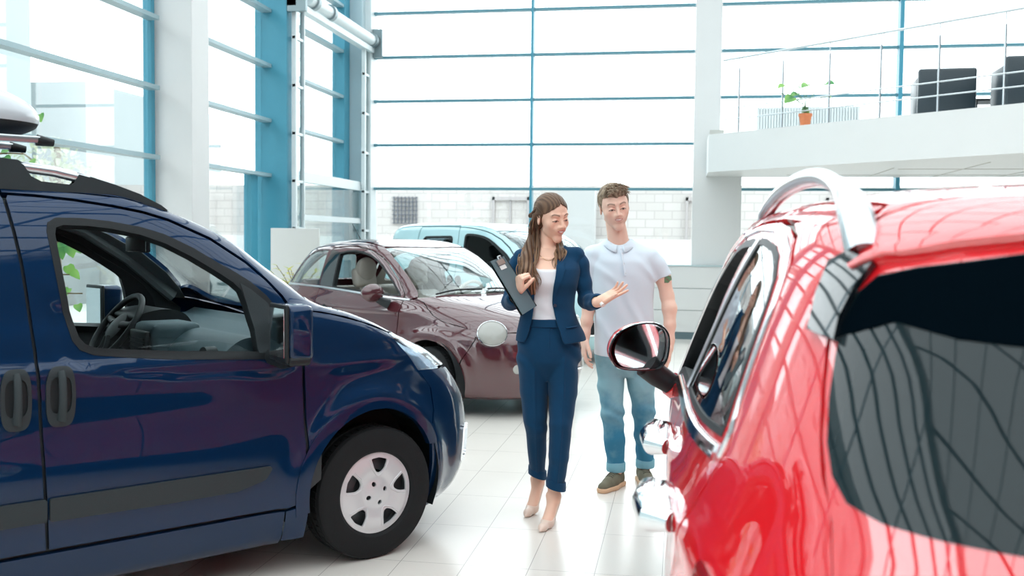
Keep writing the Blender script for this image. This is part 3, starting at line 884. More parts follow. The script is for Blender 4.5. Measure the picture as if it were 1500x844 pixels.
    # fenders
    FN = [(-0.380, 0.437), (-0.373, 0.588), (-0.376, 0.75), (-0.380, 0.90), (-0.383, 1.02), (-0.393, 1.12), (-0.408, 1.172), (-0.34, 1.17), (-0.22, 1.150), (-0.05, 1.105), (0.108, 1.048), (0.245, 0.904), (0.275, 0.862), (0.345, 0.77), (0.352, 0.66), (0.308, 0.565)]
    FN = FN + list(reversed([p for p in ARCHR if p[1] >= 0.42 and p[0] < 0.29])) 
    FN = FN[:-0 or None]
    FN += [(-0.368, 0.30), (-0.375, 0.17), (-0.47, 0.165), (-0.47, 0.305), (-0.415, 0.318), (-0.392, 0.37)]
    for mir in (False, True):
        f_ = panel('front_fender', S, 'R', FN, P, root, mirror=mir, res=0.018)
        lip = [(-0.02+1.0*r_*math.cos(math.radians(a)), 0.36+r_*math.sin(math.radians(a))) for r_, rng in ((0.352, range(192, 20, -4)), (0.415, range(20, 193, 4))) for a in rng]
        panel('arch_lip', S, 'R', lip, P, f_, mirror=mir, thick=0.03, off=0.007, res=0.02)
    # sills
    for mir in (False, True):
        panel('sill', S, 'R', [(-0.476, 0.305), (-2.06, 0.305), (-2.2, 0.19), (-2.16, 0.15), (-0.476, 0.15)], P, root, mirror=mir, res=0.03)
    # bonnet
    hs = side3(S, [(-0.34, 1.176), (-0.22, 1.156), (-0.05, 1.111), (0.112, 1.054)])
    edge = [(p[0], p[1]) for p in hs]
    front = [(0.26, -0.60), (0.37, -0.45), (0.45, -0.25), (0.475, 0.0)]
    half = edge + front
    full = half + [(x, -y) for x, y in reversed(half[:-1])]
    rear = [(-0.215, 0.45), (-0.20, 0.0), (-0.215, -0.45)]
    panel('bonnet', S, 'T', full + rear, P, root, res=0.03)
    # roof
    rs = side3(S, [(-0.62, 1.399), (-0.753, 1.494), (-0.929, 1.570), (-1.144, 1.618), (-1.29, 1.640), (-1.53, 1.656), (-1.8, 1.661), (-2.28, 1.659), (-2.6, 1.656), (-2.9, 1.63)])
    # A pillar strip as a side-projected piece, roof from above
    AP = [(-0.41, 1.186), (-0.445, 1.243), (-0.509, 1.317), (-0.594, 1.394), (-0.747, 1.493), (-0.925, 1.569), (-1.028, 1.598), (-1.144, 1.619), (-1.29, 1.639), (-1.43, 1.651), (-1.54, 1.655), (-1.54, 1.672), (-1.29, 1.66), (-1.1, 1.645), (-0.93, 1.605), (-0.74, 1.53), (-0.56, 1.43), (-0.42, 1.32), (-0.33, 1.235), (-0.29, 1.176), (-0.34, 1.178)]
    for mir in (False, True):
        pw_ = panel('windscreen_pillar', S, 'R', AP, P, root, mirror=mir, res=0.02, thick=0.03)
        panel('pillar_lining', S, 'R', shrink(AP, -0.006), GREYPILLAR, pw_, mirror=mir, res=0.03, thick=0.004, off=-0.034)
    rp = side3(S, [(-0.90, 1.598), (-1.1, 1.648), (-1.29, 1.663), (-1.54, 1.675), (-2.28, 1.670), (-2.6, 1.664)])
    hr = [(p[0], p[1]) for p in rp]
    wt = [(-0.86, -0.45), (-0.83, -0.2), (-0.82, 0)]
    hf = [(-3.0, 0), (-2.97, -0.45), (-2.85, -0.6)] + hr[::-1] + wt
    panel('roof', S, 'T', hf + [(x, -y) for x, y in reversed(hf[1:-1])], P, root, res=0.05, thick=0.03)
    # windscreen from above
    wl = side3(S, [(-0.335, 1.22), (-0.43, 1.315), (-0.565, 1.425), (-0.745, 1.525), (-0.90, 1.583)])
    hw = [(-0.20, 0), (-0.205, -0.3), (-0.23, -0.55)] + [(p[0], p[1]+0.01) for p in wl] + [(-0.84, -0.45), (-0.81, -0.2), (-0.80, 0)]
    panel('windscreen', S, 'T', hw + [(x, -y) for x, y in reversed(hw[1:-1])], CARGLASS, root, res=0.05, thick=0.004, off=-0.006)
    # front bumper, wrapped
    S.cx = -0.3
    def c2(pts):
        o = []
        for p in side3(S, pts): o.append((math.atan2(p[1], p[0]-S.cx), p[2]))
        return o
    def hitC(pj, a, z):
        q = Vector((S.cx, 0, z)); d = Vector((math.cos(a), math.sin(a), 0))
        hit = S.bvh.ray_cast(q, d)
        p = hit[0] if hit[0] is not None else S.bvh.find_nearest(q+d)[0]
        i = hit[2] if hit[0] is not None else S.bvh.find_nearest(q+d)[2]
        return np.array(p), S.flatN[S.polys[i][0]]
    class CS: hit = staticmethod(lambda pj, a, z: hitC(pj, a, z))
    def cpts(pts): return c2(pts)
    def W2(P3): return [(math.atan2(p[1], p[0]-S.cx), p[2]) for p in P3]
    bl = cpts([(0.281, 0.856), (0.353, 0.765), (0.360, 0.655), (0.315, 0.560), (0.332, 0.40), (0.325, 0.30), (0.28, 0.17)])
    top = [(math.atan2(y, 0.55-S.cx), z) for y, z in ((-0.5, 0.83), (-0.3, 0.80), (0, 0.79))]
    hb = bl[::-1] + top
    bot = [(0, 0.17)]
    outl = [(a, z) for a, z in hb] + [(-a, z) for a, z in reversed(hb[:-1])]
    fog = [(-0.62, 0.36), (-0.53, 0.36), (-0.53, 0.52), (-0.62, 0.52)]
    panel('front_bumper', CS, 'C', outl, P, root, res=0.03, rimres=0.02, holes=[rounded(fog, 0.02), rounded([(-a, z) for a, z in fog], 0.02)])
    for s in (1, -1):
        ff = rounded([(a*s, z) for a, z in fog], 0.02)
        k = panel('fog_lamp', CS, 'C', shrink(ff, -0.005), BLACKP, root, res=0.03, rimres=0.02, off=-0.01)
        panel('chrome_frame', CS, 'C', shrink(ff, -0.014), CHROME, k, holes=[shrink(ff, 0.006)], res=0.03, rimres=0.02, off=0.012)
    ft = W2([S.hit('T', x, y)[0] for x, y in ((0.37, -0.45), (0.45, -0.25), (0.475, 0.0), (0.45, 0.25), (0.37, 0.45))])
    up = panel('upper_grille', CS, 'C', [(-0.52, 0.86), (-0.46, 0.825), (-0.3, 0.806), (0, 0.797), (0.3, 0.806), (0.46, 0.825), (0.52, 0.86)]+[(a, z-0.006) for a, z in reversed(ft)], BLACKP, root, res=0.03, rimres=0.02, off=-0.006)
    strip_on('grille_bar', CS, 'C', [(-0.42, 0.875), (-0.2, 0.868), (0, 0.866), (0.2, 0.868), (0.42, 0.875)], 0.03, 0.010, P, up)
    gr = rounded([(-0.40, 0.60), (0.40, 0.60), (0.42, 0.76), (-0.42, 0.76)], 0.05)
    panel('grille', CS, 'C', gr, BLACKP, root, res=0.03, rimres=0.02, off=0.006)
    # headlamps
    for s in (1, -1):
        hl = cpts([(0.112, 1.045), (0.248, 0.904), (0.281, 0.864)]) + [(-0.50, 0.845), (-0.46, 0.865), (-0.44, 0.90), (-0.47, 0.95), (-0.56, 1.01), (-0.68, 1.042)]
        hl = [(a*s, z) for a, z in hl]
        L = panel('headlamp', CS, 'C', hl, LENS, root, res=0.03, rimres=0.02, thick=0.004, off=0.002)
        panel('lamp_housing', CS, 'C', hl, mat('lamp_housing_silver', (0.45, 0.50, 0.55), rough=0.25, metal=0.8), L, res=0.03, rimres=0.02, thick=0.004, off=-0.03)
        bm = bmesh.new(); a = -0.60*s
        c, n_ = hitC('C', a, 0.94); c = Vector(c-n_*0.10)
        Mz = Matrix.Translation(c) @ Vector((math.cos(a*0.6), math.sin(a*0.6), 0)).to_track_quat('Z', 'Y').to_matrix().to_4x4()
        add_lathe(bm, [(0.001, -0.01), (0.035, 0.0), (0.055, 0.02), (0.062, 0.028), (0.05, 0.03)], Mz, n=24)
        obj('lamp_reflector', bm, CHROME, L, smooth=True)
    # inner liner, wheel houses, floor
    LW = [WINOUT, shrink(SW, -0.01)]
    LIN = [(-0.30, 0.42), (-0.30, 1.10), (-0.43, 1.20), (-0.52, 1.29), (-0.75, 1.475), (-0.93, 1.548), (-1.14, 1.60), (-1.54, 1.638), (-2.28, 1.64), (-2.6, 1.63), (-3.1, 1.45), (-3.15, 0.42), (-2.9, 0.42)] + arc(-2.51, 0.36, 0.40, 12, 168, 16) + [(-2.1, 0.3), (-0.47, 0.3)]
    for mir in (False, True):
        panel('inner_lining', S, 'R', LIN, mat('lining_dark', (0.03, 0.036, 0.04), rough=0.7), root, holes=LW, mirror=mir, thick=0.01, off=-0.024, res=0.05)
    for cx in (-0.02, -2.51):
        for sd in (-1, 1):
            bm = bmesh.new(); A = arc(cx, 0.36, 0.385, 200, -25, 24)
            r0 = [bm.verts.new((x, sd*0.80, z)) for x, z in A]; r1 = [bm.verts.new((x, sd*0.52, z)) for x, z in A]
            for i in range(len(A)-1): bm.faces.new((r0[i], r0[i+1], r1[i+1], r1[i]))
            bm.faces.new(r1)
            obj('wheel_house', bm, BLACKP, root)
    bm = bmesh.new()
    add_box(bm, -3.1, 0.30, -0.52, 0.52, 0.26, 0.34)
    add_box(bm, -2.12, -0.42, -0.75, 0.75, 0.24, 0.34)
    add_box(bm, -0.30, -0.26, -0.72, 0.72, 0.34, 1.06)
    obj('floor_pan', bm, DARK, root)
    # dashboard
    D = [(-0.28, 0.60), (-0.24, 1.06), (-0.30, 1.075), (-0.42, 1.06), (-0.50, 1.045), (-0.56, 1.06), (-0.62, 1.05), (-0.68, 1.01), (-0.72, 0.96), (-0.73, 0.90), (-0.70, 0.82), (-0.62, 0.76), (-0.58, 0.60)]
    bm = bmesh.new(); prism(bm, catmull(D, 3), -0.70, 0.70, 'xz')
    ds = obj('dashboard', bm, DASHM, root, smooth=True, ang=0.7)
    bm = bmesh.new()
    add_box(bm, -0.79, -0.55, -0.13, 0.13, 0.62, 1.085, None, 0.03)
    c = obj('centre_console', bm, DASHM, ds, smooth=True, ang=0.8)
    bm = bmesh.new()
    add_box(bm, -0.815, -0.79, -0.105, 0.105, 0.95, 1.05, None, 0.008)
    for k in range(3): add_box(bm, -0.822, -0.81, -0.09, 0.09, 0.965+0.022*k, 0.972+0.022*k)
    for y in (-0.08, 0, 0.08): add_cyl(bm, (-0.80, y, 0.87), (-0.83, y, 0.87), 0.027)
    obj('radio', bm, BLACKP, ds, smooth=True, ang=0.8)
    for y in (-0.60, 0.62):
        bm = bmesh.new()
        add_cyl(bm, (-0.70, y, 0.96), (-0.748, y, 0.965), 0.062, 0.056)
        for k in (-1, 0, 1): add_box(bm, -0.752, -0.742, y-0.045, y+0.045, 0.96+k*0.025-0.004, 0.96+k*0.025+0.004)
        obj('air_vent', bm, BLACKP, ds, smooth=True, ang=0.8)
    bm = bmesh.new()
    add_box(bm, -0.742, -0.72, -0.52, -0.20, 0.78, 0.945, None, 0.02)
    obj('glove_box', bm, DASHM, ds, smooth=True, ang=0.8)
    bm = bmesh.new()
    prism(bm, catmull([(-0.48, 1.03), (-0.50, 1.10), (-0.60, 1.13), (-0.72, 1.11), (-0.745, 1.08), (-0.68, 1.00)], 4), 0.20, 0.56, 'xz')
    obj('instrument_hood', bm, BLACKP, ds, smooth=True, ang=0.8)
    steering_wheel(root, (-0.79, 0.37, 1.035), 0.19, 36)
    build_seat(root, -1.62, -0.38, FABRIC, z=0.66, back=0.60); build_seat(root, -1.62, 0.38, FABRIC, z=0.66, back=0.60)
    # far pillar linings
    for sd in (1, -1):
        bm = bmesh.new()
        add_tube(bm, [(-0.36, 0.735*sd, 1.17), (-0.62, 0.70*sd, 1.38), (-0.85, 0.665*sd, 1.52), (-1.1, 0.64*sd, 1.60), (-1.5, 0.62*sd, 1.635)], [0.05, 0.045, 0.04, 0.035, 0.03], n=10, flat=(1, 0.7))
        if sd == 1: obj('pillar_lining', bm, GREYPILLAR, root, smooth=True)
        else: bm.free()
    # rear view mirror inside
    bm = bmesh.new()
    M = Matrix.Translation((-0.80, 0.02, 1.455)) @ Matrix.Rotation(0.2, 4, 'Z')
    add_box(bm, -0.012, 0.012, -0.09, 0.09, -0.038, 0.038, M, 0.008)
    rv = obj('interior_mirror', bm, BLACKP, root, smooth=True)
    bm = bmesh.new(); add_box(bm, -0.015, -0.0115, -0.085, 0.085, -0.032, 0.032, M); obj('mirror_glass', bm, CHROME, rv)
    # door mirrors
    for sd in (-1, 1):
        bm = bmesh.new()
        M = Matrix.Translation((-0.52 if sd < 0 else -0.65, sd*0.975, 1.105)) @ Matrix.Rotation(sd*0.12, 4, 'Z')
        add_box(bm, -0.055, 0.065, -0.10, 0.10, -0.12, 0.115, M, 0.028)
        mb = obj('door_mirror', bm, P, root, smooth=True, ang=1.2)
        bm = bmesh.new()
        add_box(bm, -0.062, -0.045, -0.102, 0.102, -0.122, 0.117, M, 0.008)
        obj('mirror_rim', bm, BLACKP, mb, smooth=True, ang=1)
        bm = bmesh.new(); add_box(bm, -0.066, -0.060, -0.086, 0.086, -0.10, 0.10, M); obj('mirror_glass', bm, CHROME, mb)
        bm = bmesh.new(); add_tube(bm, [(-0.52, sd*0.95, 1.0), (-0.52, sd*0.90, 0.975), (-0.53, sd*0.82, 0.99)], [0.05, 0.035, 0.04], n=12)
        add_box(bm, -0.05, 0.05, -0.10, 0.08, -0.135, -0.095, M, 0.015)
        obj('mirror_foot', bm, BLACKP, mb, smooth=True, ang=1)
    # wheels
    build_wheel('front_wheel', (0, -0.735, 0.309), 0.309, 0.192, 0.175, root)
    build_wheel('rear_wheel', (-2.51, -0.735, 0.309), 0.309, 0.192, 0.175, root)
    for x, nme in ((0, 'front_wheel'), (-2.51, 'rear_wheel')):
        w_ = build_wheel(nme, (x, 0.735, 0.309), 0.309, 0.192, 0.175, root, side=1)
    # roof rails
    for sd in (-1, 1):
        bm = bmesh.new()
        top = [(-0.905, 1.602), (-0.93, 1.62), (-1.02, 1.665), (-1.13, 1.703), (-1.27, 1.742)]
        bot = [(-1.27, 1.705), (-1.275, 1.683), (-1.4, 1.69), (-1.55, 1.695), (-1.40, 1.665), (-1.27, 1.655), (-1.1, 1.635), (-0.98, 1.607)]
        poly = [(-0.905, 1.602), (-0.935, 1.624), (-1.02, 1.665), (-1.13, 1.703), (-1.265, 1.742), (-1.272, 1.70), (-1.285, 1.686), (-1.40, 1.695), (-1.44, 1.715), (-1.455, 1.765), (-1.48, 1.779), (-1.56, 1.785), (-1.66, 1.78), (-1.69, 1.72), (-1.75, 1.70), (-2.3, 1.70), (-2.36, 1.72), (-2.40, 1.775), (-2.50, 1.77), (-2.75, 1.72), (-2.9, 1.64),
                (-2.7, 1.66), (-2.3, 1.668), (-1.7, 1.67), (-1.4, 1.664), (-1.2, 1.646), (-1.05, 1.62), (-0.95, 1.59)]
        prism(bm, poly, sd*0.598, sd*0.640, 'xz')
        bmesh.ops.bevel(bm, geom=[e for e in bm.edges if abs(e.verts[0].co.y-e.verts[1].co.y) < 1e-6], offset=0.006, segments=2, affect='EDGES')
        rl = obj('roof_rail', bm, GREYP, root, smooth=True, ang=0.9)
        bm = bmesh.new()
        add_tube(bm, [(-1.22, sd*0.619, 1.715), (-1.35, sd*0.619, 1.742), (-1.45, sd*0.619, 1.752), (-1.52, sd*0.619, 1.756)], 0.021, n=14)
        add_tube(bm, [(-1.62, sd*0.619, 1.755), (-2.0, sd*0.619, 1.758), (-2.42, sd*0.619, 1.752)], 0.021, n=14)
        obj('rail_bar', bm, ALU, rl, smooth=True)
    return root
# ------------------------------------------------------------------ body profiles of the other two cars
MAR_PROF = [
 (0.14, 0.63, -2.7, 0.7, 3.3, 4), (0.18, 0.74, -2.8, 0.745, 3.3, 4), (0.28, 0.75, -2.85, 0.775, 3.3, 4), (0.42, 0.78, -2.87, 0.795, 3.3, 4), (0.55, 0.775, -2.86, 0.81, 3.3, 4),
 (0.65, 0.75, -2.85, 0.815, 3.3, 4), (0.74, 0.66, -2.83, 0.81, 2.9, 4), (0.82, 0.54, -2.8, 0.8, 2.9, 4), (0.88, 0.38, -2.77, 0.785, 2.9, 3.8), (0.93, 0.2, -2.74, 0.765, 3, 3.8),
 (0.97, 0, -2.71, 0.745, 3.1, 3.8), (1, -0.14, -2.68, 0.73, 3.2, 3.8), (1.06, -0.25, -2.63, 0.71, 3.3, 3.8), (1.18, -0.42, -2.53, 0.675, 3.4, 3.8), (1.3, -0.62, -2.41, 0.635, 3.4, 3.8),
 (1.38, -0.8, -2.3, 0.6, 3.3, 3.8), (1.43, -0.97, -2.17, 0.55, 3.2, 3), (1.46, -1.12, -2.03, 0.45, 3, 2.8), (1.48, -1.3, -1.85, 0.28, 2.6, 2.5), (1.487, -1.5, -1.65, 0.05, 2, 2)]
RED_PROF = [
 (0.16, 0.62, -3.10, 0.76, 3.4, 4), (0.22, 0.76, -3.20, 0.82, 3.4, 4), (0.40, 0.83, -3.30, 0.865, 3.4, 4), (0.60, 0.82, -3.32, 0.89, 3.4, 4.2), (0.75, 0.76, -3.31, 0.892, 3.4, 4.2), (0.86, 0.64, -3.29, 0.885, 3.4, 4.2),
 (0.95, 0.42, -3.27, 0.872, 3.5, 4.2), (1.02, 0.15, -3.24, 0.855, 3.6, 4.2), (1.07, -0.10, -3.215, 0.838, 4, 4.2), (1.14, -0.28, -3.18, 0.815, 4.2, 4.2), (1.26, -0.50, -3.11, 0.775, 4.2, 4.2), (1.38, -0.73, -3.03, 0.735, 4.2, 4.2),
 (1.47, -0.93, -2.95, 0.70, 4.2, 4.2), (1.53, -1.10, -2.87, 0.665, 4.0, 4.2), (1.57, -1.25, -2.78, 0.62, 3.8, 4.0), (1.60, -1.42, -2.62, 0.52, 3.4, 3.6), (1.62, -1.6, -2.40, 0.36, 3, 3), (1.632, -1.78, -2.15, 0.18, 2.5, 2.5), (1.635, -1.9, -2.0, 0.03, 2, 2)]
def mar_disp(V):
    x, y, z = V[..., 0], V[..., 1], V[..., 2]
    side = np.clip((np.abs(y)-0.5)/0.2, 0, 1)
    d = np.zeros_like(x)
    for cx in (0.0, -2.30):
        r = np.hypot(x-cx, z-0.31)
        d += 0.022*np.exp(-np.clip(r-0.37, 0, 9)**2/0.05**2)*np.clip((0.9-z)/0.2, 0, 1)*(r > 0.2)
    d += 0.010*np.exp(-((z-0.845)/0.02)**2)*np.clip((-x-0.1)/0.2, 0, 1)
    d -= 0.008*np.exp(-((z-0.70)/0.08)**2)*np.clip((-x-0.5)/0.3, 0, 1)
    return d*side
def red_disp(V):
    x, y, z = V[..., 0], V[..., 1], V[..., 2]
    side = np.clip((np.abs(y)-0.6)/0.15, 0, 1)
    d = np.zeros_like(x)
    for cx in (0.0, -2.61):
        r = np.hypot(x-cx, z-0.34)
        d += 0.022*np.exp(-np.clip(r-0.42, 0, 9)**2/0.06**2)*np.clip((0.95-z)/0.2, 0, 1)
    d -= 0.014*np.exp(-((z-0.72)/0.10)**2)*np.clip((-x-0.5)/0.3, 0, 1)*np.clip((x+2.5)/0.3, 0, 1)
    d += 0.012*np.exp(-((z-0.93)/0.045)**2)
    return d*side
class Wrap:
    """the skin seen from an upright axis inside the car: coordinates are (angle from straight ahead, height)"""
    def __init__(self, S, cx): self.S, self.cx = S, cx
    def hit(self, pj, a, z):
        q = Vector((self.cx, 0, z)); d = Vector((math.cos(a), math.sin(a), 0)); B = self.S.bvh
        h = B.ray_cast(q, d)
        if h[0] is None: h = B.find_nearest(q+d*0.8)
        p = np.array(h[0]); t = self.S.polys[h[2]]
        A, Bv, C = [self.S.flatV[k] for k in t]
        v0, v1, v2 = Bv-A, C-A, p-A
        d00, d01, d11, d20, d21 = v0@v0, v0@v1, v1@v1, v2@v0, v2@v1
        den = d00*d11-d01*d01
        if abs(den) < 1e-18: n = self.S.flatN[t[0]]
        else:
            vv = (d11*d20-d01*d21)/den; ww = (d00*d21-d01*d20)/den
            n = self.S.flatN[t[0]]*(1-vv-ww)+self.S.flatN[t[1]]*vv+self.S.flatN[t[2]]*ww
        return p, n/max(np.linalg.norm(n), 1e-9)
    def pts(self, P3): return [(math.atan2(p[1], p[0]-self.cx), p[2]) for p in P3]
CREAM = mat('cream_leather', (0.52, 0.49, 0.44), rough=0.5, noise=0.04, nscale=40)
SATINGLASS = mat('frosted_lamp_glass', (0.38, 0.38, 0.355), rough=0.12, coat=0.6)
GLOSSBLACK = mat('gloss_black', (0.006, 0.009, 0.012), rough=0.06, coat=1.0)

GLOSSBLACK_GLASS = mat('tinted_rear_glass', (0.008, 0.016, 0.019), rough=0.02, spec=0.33)
def mirror_y(poly): return [(x, -y) for x, y in reversed(poly)]

# ------------------------------------------------------------------ the maroon hatchback
def build_maroon(P, label):
    root = empty('hatchback', label=label, cat='car')
    S = Skin(MAR_PROF, disp=mar_disp)
    W = Wrap(S, -0.2)
    DW = [(-1.505, 1.345), (-1.40, 1.368), (-1.27, 1.376), (-1.13, 1.362), (-1.0, 1.333), (-0.90, 1.29), (-0.81, 1.235), (-0.72, 1.17), (-0.64, 1.105), (-0.55, 1.03), (-0.49, 0.982), (-0.70, 0.985), (-1.02, 0.998), (-1.25, 1.01), (-1.478, 1.022), (-1.49, 1.2)]
    D = [(-0.425, 0.945), (-0.408, 0.85), (-0.402, 0.70), (-0.405, 0.40), (-0.42, 0.25), (-0.47, 0.215), (-1.50, 0.215), (-1.60, 0.26), (-1.655, 0.45), (-1.672, 0.824), (-1.69, 1.02), (-1.675, 1.20), (-1.66, 1.385), (-1.55, 1.402), (-1.40, 1.412), (-1.27, 1.408), (-1.12, 1.392), (-0.98, 1.362), (-0.86, 1.315), (-0.76, 1.255), (-0.65, 1.17), (-0.55, 1.085), (-0.47, 1.0)]
    QW = [(-1.72, 1.375), (-1.85, 1.372), (-2.0, 1.352), (-2.12, 1.31), (-2.22, 1.235), (-2.31, 1.14), (-2.375, 1.052), (-2.36, 1.04), (-2.1, 1.04), (-1.73, 1.035)]
    # quarter panel reaches back round the tail
    QP = [(-1.678, 0.824), (-1.696, 1.02), (-1.681, 1.20), (-1.666, 1.388), (-1.68, 1.405), (-1.9, 1.40), (-2.05, 1.385), (-2.2, 1.34), (-2.35, 1.22), (-2.52, 1.03), (-2.66, 0.97), (-2.70, 0.80), (-2.72, 0.55), (-2.70, 0.30), (-2.62, 0.22)] + arc(-2.30, 0.31, 0.325, -12, 192, 30) + [(-1.61, 0.22), (-1.608, 0.26), (-1.66, 0.45)]
    FD = [(-0.418, 0.945), (-0.401, 0.85), (-0.395, 0.70), (-0.398, 0.40), (-0.41, 0.25), (-0.40, 0.19)] + arc(0, 0.31, 0.325, 190, 22, 28) + [(0.34, 0.50), (0.40, 0.60), (0.43, 0.66), (0.41, 0.715), (0.30, 0.745), (0.14, 0.775), (0.05, 0.80), (-0.03, 0.832), (-0.12, 0.885), (-0.215, 0.938), (-0.28, 0.953), (-0.33, 0.955)]
    for mir in (False, True):
        d = panel('door', S, 'R', shrink(D, 0.0025), P, root, holes=[DW], mirror=mir)
        panel('window_seal', S, 'R', shrink(DW, -0.003), BLACKP, d, holes=[shrink(DW, 0.012)], mirror=mir, thick=0.04, off=0.002)
        if mir: panel('window_glass', S, 'R', shrink(DW, 0.008), CARGLASS, d, mirror=mir, thick=0.003, off=-0.012, res=0.08)
        q = panel('quarter_panel', S, 'R', QP, P, root, holes=[QW], mirror=mir, res=0.035)
        panel('window_glass', S, 'R', shrink(QW, -0.004), CARGLASS, q, mirror=mir, thick=0.003, off=-0.004, res=0.06)
        panel('pillar_cover', S, 'R', [(-1.512, 1.352), (-1.655, 1.378), (-1.69, 1.2), (-1.70, 1.035), (-1.485, 1.025), (-1.497, 1.2)], GLOSSBLACK, d, mirror=mir, thick=0.004, off=0.0035, res=0.04)
        f_ = panel('front_fender', S, 'R', FD, P, root, mirror=mir, res=0.022)
        panel('sill', S, 'R', [(-0.33, 0.19), (-0.42, 0.21), (-0.47, 0.208), (-1.50, 0.208), (-1.60, 0.235), (-1.98, 0.21), (-1.95, 0.16), (-0.33, 0.15)], P, root, mirror=mir, res=0.04)
        strip_on('belt_chrome', S, 'R', [(-2.42, 1.018), (-2.1, 1.022), (-1.70, 1.018), (-1.2, 0.995), (-0.8, 0.972), (-0.36, 0.952)], 0.020, 0.008, ALU, d, mirror=mir)
        # chrome lock plate
        h = panel('door_handle', S, 'R', [(-1.50+0.035*math.cos(t*PI/12), 0.83+0.03*math.sin(t*PI/12)) for t in range(24)], BLACKP, d, mirror=mir, thick=0.01, off=0.002, res=0.02, rimres=0.01)
        bm = bmesh.new(); s = -1 if not mir else 1
        pp = [S.hit('R', x, 0.825) for x in (-1.58, -1.54, -1.47, -1.40, -1.37)]
        add_tube(bm, [Vector((p[0]+n[0]*o, s*abs(p[1]+n[1]*o), p[2])) for (p, n), o in zip(pp, (0.004, 0.03, 0.035, 0.03, 0.004))], [0.012, 0.013, 0.014, 0.013, 0.012], n=10, flat=(1, 0.7))
        obj('handle_bar', bm, CHROME, h, smooth=True)
    # bonnet, clamshell: edge follows the fender seam, nose edge above the bumper
    e = side3(S, [(-0.33, 0.958), (-0.28, 0.956), (-0.213, 0.941), (-0.118, 0.888), (-0.028, 0.835), (0.051, 0.8025), (0.141, 0.7775), (0.30, 0.7475), (0.407, 0.718)])
    half = [(p[0], p[1]) for p in e] + [(0.50, -0.52), (0.60, -0.41), (0.67, -0.27), (0.70, -0.12), (0.705, 0)]
    full = half+[(x, -y) for x, y in reversed(half[:-1])]
    rear = [(-0.22, 0.55), (-0.15, 0.3), (-0.125, 0), (-0.15, -0.3), (-0.22, -0.55)]
    panel('bonnet', S, 'T', full+rear, P, root, res=0.03)
    # bumper
    bl = W.pts(side3(S, [(0.412, 0.708), (0.438, 0.66), (0.408, 0.60), (0.346, 0.50), (0.308, 0.425), (0.325, 0.31), (0.30, 0.2), (0.26, 0.15)]))
    tp = [S.hit('T', x, y)[0] for x, y in ((0.50, -0.525), (0.605, -0.415), (0.675, -0.272), (0.708, -0.12), (0.712, 0))]
    top = W.pts(tp)
    hb = [(0, 0.15), (-0.3, 0.15), (-0.55, 0.15)] + [(bl[-1][0], 0.15)] + bl[::-1][1:] + top
    outl = hb + [(-a, z) for a, z in reversed(hb[1:-1])]
    intake = rounded([(-0.30, 0.24), (0.30, 0.24), (0.34, 0.36), (-0.34, 0.36)], 0.04)
    b = panel('front_bumper', W, 'C', outl, P, root, holes=[intake], res=0.03, rimres=0.02)
    panel('intake_mesh', W, 'C', shrink(intake, -0.01), BLACKP, b, res=0.04, off=-0.03)
    bm = bmesh.new()
    for k in range(-11, 12):
        for z in (0.26, 0.285, 0.31, 0.335):
            p, n = W.hit('C', k*0.027, z); add_box(bm, p[0]-0.035, p[0]-0.025, p[1]-0.008, p[1]+0.008, z-0.005, z+0.005)
    obj('intake_grid', bm, GREYP, b)
    for z, a0 in ((0.375, 0.40), (0.225, 0.36)):
        bm = bmesh.new()
        add_tube(bm, [Vector(tuple(W.hit('C', a0*(k/12-1), z)[0]+W.hit('C', a0*(k/12-1), z)[1]*0.006)) for k in range(25)], 0.009, n=8)
        obj('chrome_strip', bm, CHROME, b, smooth=True)
    # lamps
    for s in (-1, 1):
        p, n = S.hit('T', 0.515, -0.51)
        h_ = S.bvh.find_nearest(Vector((0.505, -0.510, 0.672))); nb = h_[1] if h_[1].x > 0 else -h_[1]
        c = Vector((h_[0].x, h_[0].y*-s, h_[0].z)); nn = Vector((0.80, s*0.55, 0.32)).normalized(); c = c+nn*0.032
        up = Vector((0, 0, 1)); r_ = nn.cross(up).normalized(); u_ = r_.cross(nn).normalized()
        M = Matrix(((r_.x, u_.x, nn.x, c.x), (r_.y, u_.y, nn.y, c.y), (r_.z, u_.z, nn.z, c.z), (0, 0, 0, 1))) @ Matrix.Diagonal((1.15, 0.98, 1, 1))
        bm = bmesh.new(); add_lathe(bm, [(0.0005, 0.034), (0.03, 0.033), (0.06, 0.030), (0.088, 0.024), (0.104, 0.014), (0.106, -0.05)], M, n=40)
        L = obj('headlamp', bm, SATINGLASS, root, smooth=True)
        bm = bmesh.new(); add_lathe(bm, [(0.104, 0.012), (0.107, 0.019), (0.111, 0.017), (0.113, 0.008), (0.113, -0.05)], M, n=40)
        obj('chrome_ring', bm, CHROME, L, smooth=True)
        bm = bmesh.new(); p, n = W.hit('C', s*0.42, 0.42)
        M2 = Matrix.Translation(Vector(tuple(p))) @ Vector(tuple(n)).to_track_quat('Z', 'Y').to_matrix().to_4x4()
        add_lathe(bm, [(0.0005, 0.012), (0.025, 0.010), (0.038, 0.004), (0.042, -0.01)], M2, n=24)
        obj('fog_lamp', bm, SATINGLASS, root, smooth=True)
        bm = bmesh.new()
        add_lathe(bm, [(0.0005, -0.075), (0.045, -0.07), (0.085, -0.045), (0.105, 0.0), (0.095, 0.04), (0.06, 0.062), (0.0005, 0.07)], Matrix.Translation((-0.60, s*0.905, 1.01)) @ Matrix.Diagonal((0.75, 1.15, 0.78, 1)) @ Matrix.Rotation(-PI/2, 4, 'Y'), n=28)
        mb = obj('door_mirror', bm, P, root, smooth=True)
